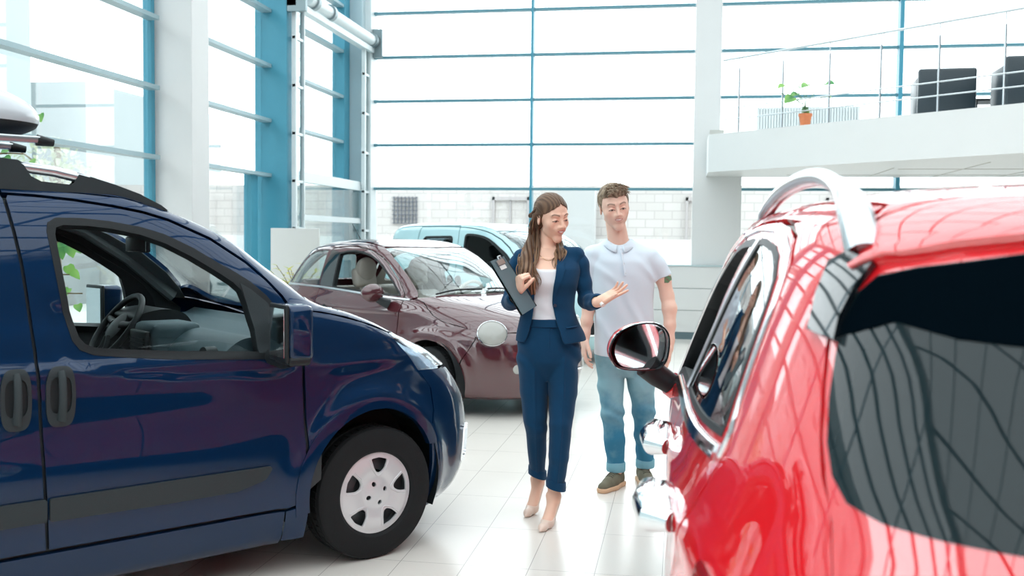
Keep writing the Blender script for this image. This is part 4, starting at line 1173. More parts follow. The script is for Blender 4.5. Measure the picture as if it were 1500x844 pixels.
        bm = bmesh.new(); add_lathe(bm, [(0.0005, 0), (0.08, 0), (0.08, 0.004)], Matrix.Translation((-0.656, s*0.905, 1.01)) @ Matrix.Diagonal((1, 1.1, 0.75, 1)) @ Matrix.Rotation(-PI/2, 4, 'Y'), n=28); obj('mirror_glass', bm, CHROME, mb)
        bm = bmesh.new(); add_tube(bm, [(-0.60, s*0.87, 0.965), (-0.57, s*0.82, 0.93), (-0.55, s*0.77, 0.91)], [0.035, 0.04, 0.05], n=12, flat=(1, 0.6)); obj('mirror_foot', bm, GREYP, mb, smooth=True)
    # screen, roof
    ws = side3(S, [(-0.335, 0.985), (-0.45, 1.06), (-0.56, 1.145), (-0.68, 1.235), (-0.80, 1.315), (-0.90, 1.362), (-0.97, 1.385)])
    hw = [(-0.145, 0), (-0.165, -0.3), (-0.235, -0.54)] + [(p[0]+0.01, p[1]+0.045) for p in ws] + [(-0.93, -0.45), (-0.89, -0.2), (-0.88, 0)]
    panel('windscreen', S, 'T', hw+[(x, -y) for x, y in reversed(hw[1:-1])], CARGLASS, root, res=0.05, thick=0.004, off=-0.003)
    AP = [(-0.36, 0.962), (-0.42, 0.962), (-0.475, 1.008), (-0.555, 1.092), (-0.655, 1.178), (-0.765, 1.263), (-0.865, 1.323), (-0.985, 1.37), (-1.12, 1.40), (-1.27, 1.416), (-1.40, 1.42), (-1.55, 1.41), (-1.66, 1.394), (-1.9, 1.408), (-2.05, 1.393), (-2.05, 1.41), (-1.7, 1.44), (-1.3, 1.452), (-1.1, 1.435), (-0.97, 1.41), (-0.85, 1.36), (-0.70, 1.27), (-0.55, 1.165), (-0.43, 1.065), (-0.33, 0.98)]
    for mir in (False, True):
        panel('roof_side', S, 'R', AP, P, root, mirror=mir, res=0.025)
    rs = side3(S, [(-0.985, 1.415), (-1.1, 1.440), (-1.3, 1.456), (-1.7, 1.443), (-2.05, 1.413)])
    hr = [(-0.895, 0), (-0.905, -0.2), (-0.95, -0.42)] + [(p[0], p[1]) for p in rs] + [(-2.16, -0.42), (-2.2, -0.2), (-2.21, 0)]
    panel('roof', S, 'T', hr+[(x, -y) for x, y in reversed(hr[1:-1])], P, root, res=0.04)
    # tail
    Wr = Wrap(S, -2.0)
    tl = Wr.pts(side3(S, [(-2.215, 1.34), (-2.365, 1.22), (-2.535, 1.03), (-2.675, 0.97), (-2.715, 0.80), (-2.735, 0.55), (-2.71, 0.30), (-2.64, 0.18)]))
    def up_(a): return a % (2*PI)
    tl = [(up_(a), z) for a, z in tl]
    hl = tl + [(PI+0.0, 0.18)]
    poly = tl + [(2*PI-a, z) for a, z in reversed(tl)]
    rw = [(PI-0.55, 1.05), (PI-0.5, 1.33), (PI+0.5, 1.33), (PI+0.55, 1.05)]
    t_ = panel('tailgate', Wr, 'C', poly, P, root, holes=[rounded(rw, 0.06)], res=0.06)
    panel('rear_glass', Wr, 'C', rounded(rw, 0.06), CARGLASS, t_, res=0.08, thick=0.004, off=-0.004)
    # inside
    LN = [(-0.25, 0.35), (-0.25, 0.88), (-0.38, 0.95), (-0.48, 1.01), (-0.66, 1.17), (-0.87, 1.31), (-1.0, 1.36), (-1.27, 1.40), (-1.66, 1.38), (-2.05, 1.37), (-2.2, 1.31), (-2.5, 1.02), (-2.6, 0.9), (-2.6, 0.7)] + arc(-2.30, 0.31, 0.36, 20, 160, 16) + [(-1.9, 0.25), (-0.40, 0.25)] + arc(0, 0.31, 0.36, 170, 140, 4)
    for mir in (False, True):
        panel('inner_lining', S, 'R', LN, CREAM, root, holes=[shrink(DW, 0.002), QW], mirror=mir, thick=0.01, off=-0.026, res=0.06)
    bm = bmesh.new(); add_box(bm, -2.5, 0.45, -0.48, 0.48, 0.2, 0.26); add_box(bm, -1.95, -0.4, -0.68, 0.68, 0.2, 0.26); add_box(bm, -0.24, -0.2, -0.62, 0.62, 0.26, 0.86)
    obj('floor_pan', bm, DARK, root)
    for cx in (0, -2.30):
        for sd in (-1, 1):
            bm = bmesh.new(); A = arc(cx, 0.31, 0.345, 205, -25, 20)
            r0 = [bm.verts.new((x, sd*0.76, z)) for x, z in A]; r1 = [bm.verts.new((x, sd*0.50, z)) for x, z in A]
            for i in range(len(A)-1): bm.faces.new((r0[i], r0[i+1], r1[i+1], r1[i]))
            bm.faces.new(r1)
            obj('wheel_house', bm, BLACKP, root)
    bm = bmesh.new(); prism(bm, catmull([(-0.26, 0.5), (-0.25, 0.93), (-0.35, 0.955), (-0.48, 0.96), (-0.58, 0.93), (-0.60, 0.82), (-0.50, 0.72), (-0.48, 0.5)], 3), -0.62, 0.62, 'xz')
    obj('dashboard', bm, CREAM, root, smooth=True, ang=0.7)
    steering_wheel(root, (-0.72, 0.34, 0.92), 0.18, 25, m=CREAM)
    build_seat(root, -1.30, -0.33, CREAM, z=0.55, back=0.50); build_seat(root, -1.30, 0.33, CREAM, z=0.55, back=0.50)
    for s in (-0.33, 0.33):
        bm = bmesh.new()
        add_lathe(bm, [(0.0005, 0.055), (0.07, 0.05), (0.105, 0.03), (0.115, 0), (0.105, -0.03), (0.07, -0.05), (0.0005, -0.055)], Matrix.Translation((-1.47, s, 1.19)) @ Matrix.Rotation(PI/2, 4, 'Y'), n=28)
        obj('round_headrest', bm, CREAM, root, smooth=True)
    bm = bmesh.new(); add_box(bm, -2.1, -1.9, -0.55, 0.55, 0.5, 1.0, None, 0.05); obj('rear_seat', bm, CREAM, root, smooth=True, ang=1)
    bm = bmesh.new()
    for y0, y1 in ((-0.50, 0.02), (0.10, 0.52)):
        A = [S.hit('T', -0.19-0.03*(abs(y)/0.5), y) for y in np.linspace(y0, y1, 8)]
        add_tube(bm, [Vector(tuple(p+n*0.014)) for p, n in A], 0.008, n=6)
    obj('wiper', bm, BLACKP, root, smooth=True)
    bm = bmesh.new(); add_cyl(bm, (-1.98, 0, 1.44), (-2.0, 0, 1.47), 0.02, 0.012); add_cyl(bm, (-2.0, 0, 1.465), (-2.16, 0, 1.64), 0.0045, 0.0025, n=8)
    obj('antenna', bm, BLACKP, root, smooth=True)
    for x, nm in ((0, 'front_wheel'), (-2.30, 'rear_wheel')):
        build_wheel(nm, (x, -0.70, 0.287), 0.287, 0.185, 0.17, root, style='alloy', capm=ALU)
        build_wheel(nm, (x, 0.70, 0.287), 0.287, 0.185, 0.17, root, side=1)
    return root

# ------------------------------------------------------------------ the red car, seen from behind
def build_red(P, label):
    root = empty('family_car', label=label, cat='car')
    S = Skin(RED_PROF, disp=red_disp)
    W = Wrap(S, -2.0)
    WR = [(-0.76, 1.0), (-1.05, 1.045), (-1.6, 1.075), (-2.0, 1.09), (-2.3, 1.103), (-2.57, 1.12), (-2.575, 1.15), (-2.555, 1.19), (-2.535, 1.26), (-2.52, 1.33), (-2.50, 1.39), (-2.47, 1.44), (-2.40, 1.482), (-2.31, 1.503), (-2.15, 1.516), (-1.89, 1.517), (-1.70, 1.511), (-1.566, 1.497), (-1.434, 1.460), (-1.27, 1.400), (-1.08, 1.31), (-0.92, 1.19), (-0.82, 1.09)]
    WF = [(-0.80, 1.015), (-1.05, 1.055), (-1.60, 1.088), (-1.72, 1.2), (-1.84, 1.33), (-1.98, 1.47), (-2.0, 1.50), (-1.89, 1.504), (-1.70, 1.498), (-1.566, 1.483), (-1.44, 1.447), (-1.27, 1.386), (-1.09, 1.295), (-0.94, 1.18), (-0.84, 1.08)]
    WB = [(-1.68, 1.093), (-2.0, 1.104), (-2.3, 1.116), (-2.55, 1.132), (-2.55, 1.16), (-2.538, 1.19), (-2.518, 1.26), (-2.503, 1.33), (-2.483, 1.385), (-2.455, 1.43), (-2.39, 1.469), (-2.31, 1.489), (-2.15, 1.503), (-2.07, 1.504), (-2.04, 1.455), (-1.92, 1.33), (-1.80, 1.2)]
    def LP(*a, **k): return panel(a[0], S, 'L', *a[1:], **k)
    FD = [(-0.60, 0.30), (-0.58, 0.6), (-0.60, 0.85), (-0.66, 0.97), (-0.70, 1.02), (-0.80, 1.12), (-0.92, 1.23), (-1.08, 1.34), (-1.27, 1.435), (-1.43, 1.492), (-1.56, 1.525), (-1.70, 1.54), (-1.89, 1.545), (-1.90, 1.50), (-1.76, 1.35), (-1.66, 1.1), (-1.66, 0.9), (-1.68, 0.5), (-1.70, 0.30)]
    RD = [(-1.706, 0.30), (-1.686, 0.5), (-1.666, 0.9), (-1.666, 1.1), (-1.766, 1.35), (-1.906, 1.50), (-1.896, 1.545), (-2.15, 1.545), (-2.31, 1.532), (-2.42, 1.508), (-2.50, 1.46), (-2.535, 1.40), (-2.56, 1.30), (-2.59, 1.20), (-2.62, 1.12), (-2.55, 1.0), (-2.42, 0.82), (-2.26, 0.70), (-2.19, 0.5), (-2.18, 0.30)]
    for mir in (False, True):
        # skin panels are cut on the left side; mirror = right side
        fd = panel('front_door', S, 'L', shrink(FD, 0.003), P, root, holes=[WF], mirror=mir)
        rd = panel('rear_door', S, 'L', shrink(RD, 0.003), P, root, holes=[WB], mirror=mir)
        panel('window_seal', S, 'L', shrink(WF, -0.003), BLACKP, fd, holes=[shrink(WF, 0.018)], mirror=mir, thick=0.05, off=0.002)
        panel('window_seal', S, 'L', shrink(WB, -0.003), BLACKP, rd, holes=[shrink(WB, 0.012)], mirror=mir, thick=0.02, off=0.002)
        panel('window_glass', S, 'L', shrink(WB, 0.010), glass('rear_door_glass', (0.30, 0.36, 0.38), 0.12), rd, mirror=mir, thick=0.004, off=-0.001, res=0.05)
        if mir: panel('window_glass', S, 'L', shrink(WF, 0.014), CARGLASS, fd, mirror=mir, thick=0.004, off=-0.012, res=0.07)
        panel('pillar_cover', S, 'L', [(-1.615, 1.09), (-1.672, 1.093), (-1.79, 1.2), (-1.91, 1.33), (-2.03, 1.455), (-2.06, 1.504), (-2.01, 1.504), (-1.99, 1.47), (-1.855, 1.33), (-1.735, 1.2)], ALU, fd, mirror=mir, thick=0.006, off=0.005, res=0.03)
        strip_on('belt_chrome', S, 'L', [(-0.70, 0.968), (-0.85, 1.0), (-1.05, 1.028), (-1.6, 1.060), (-2.0, 1.075), (-2.3, 1.087), (-2.57, 1.102)], 0.034, 0.012, CHROME, fd, mirror=mir)
        strip_on('window_chrome', S, 'L', [(-2.59, 1.10), (-2.60, 1.15), (-2.575, 1.20), (-2.55, 1.28), (-2.535, 1.36), (-2.505, 1.43), (-2.45, 1.478), (-2.36, 1.506), (-2.2, 1.525), (-1.89, 1.53), (-1.6, 1.516), (-1.43, 1.476), (-1.27, 1.418), (-1.07, 1.322), (-0.93, 1.215), (-0.84, 1.115), (-0.76, 1.02), (-0.70, 0.98)], 0.014, 0.006, CHROME, fd, mirror=mir)
        # quarter panel: from the rear door round to the tailgate seam
        s3 = [S.hit('L', *p)[0] for p in [(-2.186, 0.30), (-2.196, 0.5), (-2.266, 0.70), (-2.426, 0.82), (-2.556, 1.0), (-2.626, 1.12), (-2.596, 1.20), (-2.566, 1.30), (-2.541, 1.40), (-2.506, 1.464), (-2.424, 1.514), (-2.314, 1.538)]]
        seam = [(-2.60, 0.60, 1.55), (-2.66, 0.575, 1.522), (-2.69, 0.581, 1.483), (-2.716, 0.604, 1.437), (-2.753, 0.615, 1.393), (-2.791, 0.623, 1.351), (-2.844, 0.636, 1.28), (-2.904, 0.647, 1.205), (-2.952, 0.649, 1.153), (-3.0, 0.645, 1.118), (-3.06, 0.65, 1.038), (-3.13, 0.66, 0.9), (-3.16, 0.66, 0.7), (-3.15, 0.65, 0.55)]
        pq = W.pts(s3) + W.pts(seam) + [(2.75, 0.30)]
        panel('quarter_panel', W, 'C', pq, P, root, mirror=mir, res=0.03)
        fl = [(-0.594, 0.30), (-0.574, 0.6), (-0.594, 0.85), (-0.66, 0.975), (-0.55, 0.99), (-0.3, 1.0), (0.0, 0.97), (0.3, 0.90), (0.52, 0.80), (0.50, 0.6), (0.40, 0.45)] + arc(0, 0.34, 0.37, 10, 175, 24)
        panel('front_fender', S, 'L', fl, P, root, mirror=mir, res=0.04)
        panel('sill', S, 'L', [(-0.45, 0.20), (-0.45, 0.294), (-2.18, 0.294), (-2.22, 0.20)], BLACKP, root, mirror=mir, res=0.06)
        AP = [(-0.66, 0.985), (-0.69, 1.03), (-0.79, 1.13), (-0.91, 1.24), (-1.07, 1.35), (-1.26, 1.443), (-1.42, 1.50), (-1.55, 1.533), (-1.70, 1.548), (-1.9, 1.552), (-2.15, 1.552), (-2.32, 1.545), (-2.5, 1.53), (-2.62, 1.545), (-2.6, 1.565), (-2.3, 1.578), (-1.9, 1.586), (-1.6, 1.575), (-1.35, 1.545), (-1.1, 1.46), (-0.9, 1.35), (-0.65, 1.18), (-0.45, 1.05), (-0.35, 1.0)]
        panel('roof_side', S, 'L', AP, P, root, mirror=mir, res=0.025)
        # handles
        for k, (x, par) in enumerate(((-1.50, fd), (-2.26, rd))):
            sg = 1 if not mir else -1
            bm = bmesh.new(); pp = [S.hit('L', x+dx, 0.915+dz) for dx, dz in ((-0.13, 0), (-0.10, 0.002), (0, 0.006), (0.09, 0.008), (0.12, 0.008))]
            add_tube(bm, [Vector((p[0]+n[0]*o, sg*(p[1]+n[1]*o), p[2])) for (p, n), o in zip(pp, (0.0, 0.036, 0.046, 0.038, 0.004))], [0.022, 0.034, 0.037, 0.034, 0.020], n=18, flat=(1.0, 0.95)); add_tube(bm, [Vector((p[0]+n[0]*0.008, sg*(p[1]+n[1]*0.008), p[2])) for (p, n) in pp], [0.020, 0.028, 0.030, 0.028, 0.018], n=14)
            obj('door_handle', bm, CHROME, par, smooth=True)
        # door mirror
        sg = 1 if not mir else -1
        M = Matrix.Translation((-0.70, sg*1.008, 1.105)) @ Matrix.Rotation(sg*math.radians(12), 4, 'Z')
        prof = catmull([(-0.115, -0.045), (-0.08, -0.085), (0.02, -0.092), (0.085, -0.075), (0.108, -0.02), (0.105, 0.05), (0.06, 0.088), (-0.02, 0.085), (-0.09, 0.05), (-0.118, 0.0)], 5)
        if sg > 0: prof = [(-a, b) for a, b in prof]
        def ring(sc, x, dz=0.0): return [M @ Vector((x, sg*(-1)*(-a)*sc if False else a*sc, b*sc+dz)) for a, b in prof]
        bm = bmesh.new(); rr = [[bm.verts.new(v) for v in ring(*q)] for q in ((0.97, -0.045), (1.0, -0.03), (0.98, 0.02), (0.85, 0.07), (0.5, 0.10), (0.1, 0.11))]
        for i in range(len(rr)-1):
            n = len(prof)
            for j in range(n): bm.faces.new((rr[i][j], rr[i][(j+1) % n], rr[i+1][(j+1) % n], rr[i+1][j]))
        bm.faces.new(rr[-1])
        mb = obj('door_mirror', bm, P, root, smooth=True, ang=1.2)
        bm = bmesh.new(); rr = [[bm.verts.new(v) for v in ring(*q)] for q in ((1.0, -0.040), (0.985, -0.05), (0.93, -0.050), (0.905, -0.040), (0.89, -0.002))]
        for i in range(len(rr)-1):
            for j in range(n): bm.faces.new((rr[i][j], rr[i][(j+1) % n], rr[i+1][(j+1) % n], rr[i+1][j]))
        obj('mirror_bezel', bm, GLOSSBLACK, mb, smooth=True, ang=0.8)
        G_ = Matrix.Translation((0.030, 0, 0)) @ Matrix.Rotation(sg*math.radians(11), 4, 'Z')
        bm = bmesh.new(); bm.faces.new([bm.verts.new(M @ G_ @ Vector((-0.050, a*0.90, b*0.90))) for a, b in prof])
        obj('mirror_glass', bm, CHROME, mb)
        bm = bmesh.new(); add_tube(bm, [M @ Vector((0.0, -sg*0.03, -0.075)), M @ Vector((0.01, -sg*0.075, -0.115)), M @ Vector((0.02, -sg*0.13, -0.15)), M @ Vector((0.03, -sg*0.17, -0.175))], [0.05, 0.045, 0.04, 0.045], n=16)
        obj('mirror_arm', bm, BLACKP, mb, smooth=True)
        bm = bmesh.new(); add_tube(bm, [M @ Vector((0.018, -sg*0.125, -0.147)), M @ Vector((0.035, -sg*0.20, -0.195))], [0.047, 0.055], n=16)
        obj('mirror_root', bm, P, mb, smooth=True)
        # roof rail
        bm = bmesh.new()
        add_tube(bm, catmull([(-1.20, sg*0.612, 1.535), (-1.32, sg*0.608, 1.575), (-1.5, sg*0.602, 1.608), (-1.8, sg*0.597, 1.632), (-2.1, sg*0.588, 1.640), (-2.35, sg*0.578, 1.630), (-2.52, sg*0.568, 1.600), (-2.62, sg*0.560, 1.562), (-2.70, sg*0.548, 1.475)], 4, closed=False),
                 [0.018]*4+[0.022]*20+[0.026, 0.028, 0.031, 0.034, 0.037, 0.040, 0.042, 0.044, 0.044], n=20, flat=(1, 0.75))
        obj('roof_rail', bm, mat('satin_silver', (0.55, 0.58, 0.60), rough=0.22, metal=0.9), root, smooth=True)
    # roof
    rs = [S.hit('L', *p)[0] for p in [(-1.33, 1.548), (-1.6, 1.580), (-1.9, 1.590), (-2.3, 1.582), (-2.6, 1.569)]]
    hr = [(-1.16, 0), (-1.18, 0.25), (-1.24, 0.5)] + [(p[0], p[1]) for p in rs] + [(-2.65, 0.53), (-2.66, 0.40), (-2.67, 0.2), (-2.672, 0)]
    panel('roof', S, 'T', hr+[(x, -y) for x, y in reversed(hr[1:-1])], P, root, res=0.04)
    # tailgate: spoiler top, lip, fins, glass, lower skin
    hs = [(-2.682, 0), (-2.68, 0.2), (-2.67, 0.40), (-2.665, 0.52), (-2.69, 0.567), (-2.76, 0.565), (-2.79, 0.52), (-2.835, 0.44), (-2.86, 0.35), (-2.885, 0.2), (-2.895, 0)]
    sp = panel('tailgate_spoiler', S, 'T', hs+[(x, -y) for x, y in reversed(hs[1:-1])], P, root, res=0.03)
    half = [(0.575, 1.452), (0.555, 1.466), (0.53, 1.478), (0.44, 1.499), (0.35, 1.510), (0.2, 1.520), (0, 1.524)]
    strip_on('spoiler_lip', S, 'B', half+[(-a, b) for a, b in reversed(half[:-1])], lambda t: 0.04*min(1, 8*min(t, 1-t)+0.3), 0.022, P, sp)
    GL = [(0, 1.112), (0.30, 1.112), (0.44, 1.114), (0.52, 1.116), (0.585, 1.120), (0.622, 1.132), (0.636, 1.16), (0.638, 1.20), (0.630, 1.26), (0.617, 1.32), (0.603, 1.372), (0.578, 1.42), (0.55, 1.448), (0.50, 1.463), (0.36, 1.487), (0.2, 1.498), (0, 1.503)]
    GLF = GL+[(-a, b) for a, b in reversed(GL[1:-1])]
    gate = [(0.0, 0.50), (0.645, 0.50), (0.655, 0.7), (0.655, 0.9), (0.645, 1.038), (0.641, 1.10), (0.644, 1.153), (0.643, 1.205), (0.632, 1.28), (0.618, 1.351), (0.606, 1.393), (0.592, 1.437), (0.575, 1.478), (0.56, 1.478), (0.5, 1.488), (0.36, 1.505), (0.2, 1.515), (0, 1.52)]
    tg = panel('tailgate', S, 'B', gate+[(-a, b) for a, b in reversed(gate[1:-1])], P, root, holes=[GLF], res=0.035)
    panel('rear_glass', S, 'B', GLF, GLOSSBLACK_GLASS, tg, res=0.03, thick=0.005, off=0.001)
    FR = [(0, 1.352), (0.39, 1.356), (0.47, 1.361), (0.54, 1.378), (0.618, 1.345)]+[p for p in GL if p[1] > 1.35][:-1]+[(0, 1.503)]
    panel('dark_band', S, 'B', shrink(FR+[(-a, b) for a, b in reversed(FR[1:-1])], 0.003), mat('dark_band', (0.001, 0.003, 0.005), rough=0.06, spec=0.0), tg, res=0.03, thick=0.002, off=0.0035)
    for s in (1, -1):
        panel('gate_fin', S, 'B', [(s*a, b) for a, b in [(0.640, 1.35), (0.622, 1.41), (0.60, 1.462), (0.575, 1.478), (0.548, 1.462), (0.575, 1.425), (0.600, 1.375), (0.610, 1.34)]], GLOSSBLACK, tg, thick=0.012, off=0.014, res=0.02)
    bm = bmesh.new(); p, n = S.hit('B', 0.0, 1.12)
    add_cyl(bm, tuple(p+n*0.0), tuple(p+n*0.03), 0.018)
    add_tube(bm, [Vector(tuple(p+n*0.03)), Vector(tuple(S.hit('B', -0.3, 1.17)[0]+n*0.02))], 0.008, n=8)
    obj('rear_wiper', bm, BLACKP, tg, smooth=True)
    rb = [(0, 0.22), (0.70, 0.22), (0.72, 0.35), (0.68, 0.53), (0.652, 0.545), (0.645, 0.494), (0, 0.494)]
    bq = [(2.42, 0.24), (2.40, 0.295), (2.75, 0.295), (2.62, 0.54), (PI, 0.494)]
    b = panel('rear_bumper', W, 'C', [(2.45, 0.24), (2.45, 0.294), (2.745, 0.294), (2.60, 0.49), (PI, 0.49), (2*PI-2.60, 0.49), (2*PI-2.745, 0.294), (2*PI-2.45, 0.294), (2*PI-2.45, 0.24)], P, root, res=0.05)
    for s in (1, -1):
        lp = [(s*a, z) for a, z in rounded([(2.28, 0.72), (2.30, 0.96), (2.48, 0.93), (2.47, 0.74)], 0.04)]
        panel('tail_lamp', W, 'C', lp, mat('tail_lamp_red', (0.35, 0.01, 0.01), rough=0.1, coat=1), root, res=0.03, off=0.006)
    # front, screen, bonnet
    Wf = Wrap(S, -0.3)
    fb = Wf.pts([S.hit('L', *p)[0] for p in [(0.526, 0.79), (0.506, 0.6), (0.406, 0.44), (0.375, 0.3), (0.33, 0.2)]])
    fbp = [(0, 0.76)] + fb + [(0, 0.2)]
    panel('front_bumper', Wf, 'C', fbp+[(-a, z) for a, z in reversed(fbp[1:-1])], P, root, res=0.06)
    hb = [S.hit('L', *p)[0] for p in [(-0.34, 1.012), (-0.3, 1.008), (0.0, 0.978), (0.3, 0.908), (0.52, 0.81)]]
    hb = [(-0.13, 0), (-0.15, 0.4), (-0.26, 0.7)] + [(p[0], p[1]) for p in hb] + [(0.66, 0.4), (0.72, 0)]
    panel('bonnet', S, 'T', hb+[(x, -y) for x, y in reversed(hb[1:-1])], P, root, res=0.05)
    wl = [S.hit('L', *p)[0] for p in [(-0.36, 1.02), (-0.45, 1.07), (-0.65, 1.2), (-0.9, 1.37), (-1.1, 1.48), (-1.25, 1.53)]]
    hw = [(-0.15, 0), (-0.17, 0.4), (-0.27, 0.68)] + [(p[0]+0.005, p[1]-0.005) for p in wl] + [(-1.17, 0.25), (-1.15, 0)]
    panel('windscreen', S, 'T', hw+[(x, -y) for x, y in reversed(hw[1:-1])], CARGLASS, root, res=0.06, thick=0.004, off=-0.003)
    # inside
    LN = [(-0.5, 0.35), (-0.5, 0.95), (-0.75, 1.04), (-0.9, 1.17), (-1.08, 1.29), (-1.27, 1.39), (-1.56, 1.49), (-1.9, 1.51), (-2.3, 1.50), (-2.5, 1.45), (-2.6, 1.2), (-2.75, 1.0), (-2.8, 0.8)] + arc(-2.61, 0.34, 0.40, 40, 160, 12) + [(-2.1, 0.3)]
    for mir in (False, True):
        panel('inner_lining', S, 'L', LN, BLACKP, root, holes=[WF, WB], mirror=mir, thick=0.01, off=-0.026, res=0.08)
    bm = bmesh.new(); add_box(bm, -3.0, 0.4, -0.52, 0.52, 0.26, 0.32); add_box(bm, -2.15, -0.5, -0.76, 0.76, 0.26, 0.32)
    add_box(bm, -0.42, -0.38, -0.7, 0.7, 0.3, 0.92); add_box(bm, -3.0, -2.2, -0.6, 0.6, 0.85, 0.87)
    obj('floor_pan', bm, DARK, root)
    bm = bmesh.new(); prism(bm, catmull([(-0.42, 0.5), (-0.40, 0.98), (-0.55, 1.02), (-0.75, 1.03), (-0.92, 0.99), (-0.92, 0.86), (-0.80, 0.75), (-0.78, 0.5)], 3), -0.70, 0.70, 'xz')
    obj('dashboard', bm, BLACKP, root, smooth=True, ang=0.7)
    steering_wheel(root, (-1.05, 0.37, 1.0), 0.185, 25)
    for y in (-0.38, 0.38):
        build_seat(root, -1.72, y, FABRIC, z=0.60, back=0.62)
        build_seat(root, -2.50, y, FABRIC, z=0.62, back=0.58)
    for cx in (0, -2.61):
        for sd in (-1, 1):
            bm = bmesh.new(); A = arc(cx, 0.34, 0.39, 205, -25, 20)
            r0 = [bm.verts.new((x, sd*0.83, z)) for x, z in A]; r1 = [bm.verts.new((x, sd*0.55, z)) for x, z in A]
            for i in range(len(A)-1): bm.faces.new((r0[i], r0[i+1], r1[i+1], r1[i]))
            bm.faces.new(r1)
            obj('wheel_house', bm, BLACKP, root)
    for x, nm in ((0, 'front_wheel'), (-2.61, 'rear_wheel')):
        build_wheel(nm, (x, -0.78, 0.32), 0.32, 0.20, 0.2, root, style='alloy', capm=ALU)
        w_ = build_wheel(nm, (x, 0.78, 0.32), 0.32, 0.20, 0.2, root, style='alloy', capm=ALU)
        w_.rotation_euler = (0, 0, PI)
    return root
# ------------------------------------------------------------------ soft modelling: distance fields turned into meshes
def _seg(P, a, b):
    ab = b-a; t = np.clip(((P-a)@ab)/max(ab@ab, 1e-12), 0, 1)
    return t, np.linalg.norm(P-a-t[:, None]*ab, axis=1)
class Field:
    def __init__(self): self.ops = []
    def add(self, fn, c, r, k=0.01, mode='u'): self.ops.append((fn, np.array(c, float), r, k, mode)); return self
    def cap(self, a, b, ra, rb=None, k=0.01, mode='u'):
        a = np.array(a, float); b = np.array(b, float); rb = ra if rb is None else rb
        def fn(P):
            t, d = _seg(P, a, b); return d-(ra+(rb-ra)*t)
        return self.add(fn, (a+b)/2, np.linalg.norm(b-a)/2+max(ra, rb), k, mode)
    def chain(self, pts, rs, k=0.01):
        for i in range(len(pts)-1): self.cap(pts[i], pts[i+1], rs[i], rs[i+1], k)
        return self
    def ell(self, c, r, k=0.01, mode='u', R=None):
        c = np.array(c, float); r = np.array(r, float); Rm = None if R is None else np.array(R)
        def fn(P):
            q = P-c
            if Rm is not None: q = q@Rm
            l = np.linalg.norm(q/r, axis=1); g = np.linalg.norm(q/(r*r), axis=1)
            return np.where(g > 1e-9, l*(l-1)/np.maximum(g, 1e-9), -min(r))
        return self.add(fn, c, max(r), k, mode)
    def loft(self, tab, k=0.02, mode='u', ex=2.0, grow=0.0, z0=None, z1=None):
        """stacked ovals: rows of z, half width, half depth, centre x, centre y"""
        T = np.array(tab, float); zs = T[:, 0]
        lo = zs[0] if z0 is None else z0; hi = zs[-1] if z1 is None else z1
        def fn(P):
            z = np.clip(P[:, 2], zs[0], zs[-1])
            a, b, cx, cy = [pchip(zs, T[:, j], z) for j in (1, 2, 3, 4)]
            a = a+grow; b = b+grow
            x = (P[:, 0]-cx)/a; y = (P[:, 1]-cy)/b
            l = (np.abs(x)**ex+np.abs(y)**ex)**(1/ex)
            d = (l-1)*np.minimum(a, b)*0.9
            dz = np.maximum(lo-P[:, 2], P[:, 2]-hi)
            return np.maximum(d, dz)
        c = (T[:, 3].mean(), T[:, 4].mean(), (lo+hi)/2)
        return self.add(fn, c, (hi-lo)/2+max(T[:, 1].max(), 0.1)+grow+0.05, k, mode)
    def __call__(self, P, sub=None):
        d = np.full(len(P), 1.0)
        for fn, c, r, k, mode in (self.ops if sub is None else sub):
            e = fn(P)
            if mode == 'u':
                h = np.clip(0.5+0.5*(d-e)/k, 0, 1); d = d+(e-d)*h-k*h*(1-h)
            elif mode == 's':
                h = np.clip(0.5-0.5*(d+e)/k, 0, 1); d = d+(-e-d)*h+k*h*(1-h)
            elif mode == 'i':
                h = np.clip(0.5-0.5*(d-e)/k, 0, 1); d = d+(e-d)*h+k*h*(1-h)
            elif mode == 'd': d = d+e
        return d
    def near(self, c, h):
        return [o for o in self.ops if o[4] in 'id' or np.linalg.norm(o[1]-c)-o[2] < h+0.05]

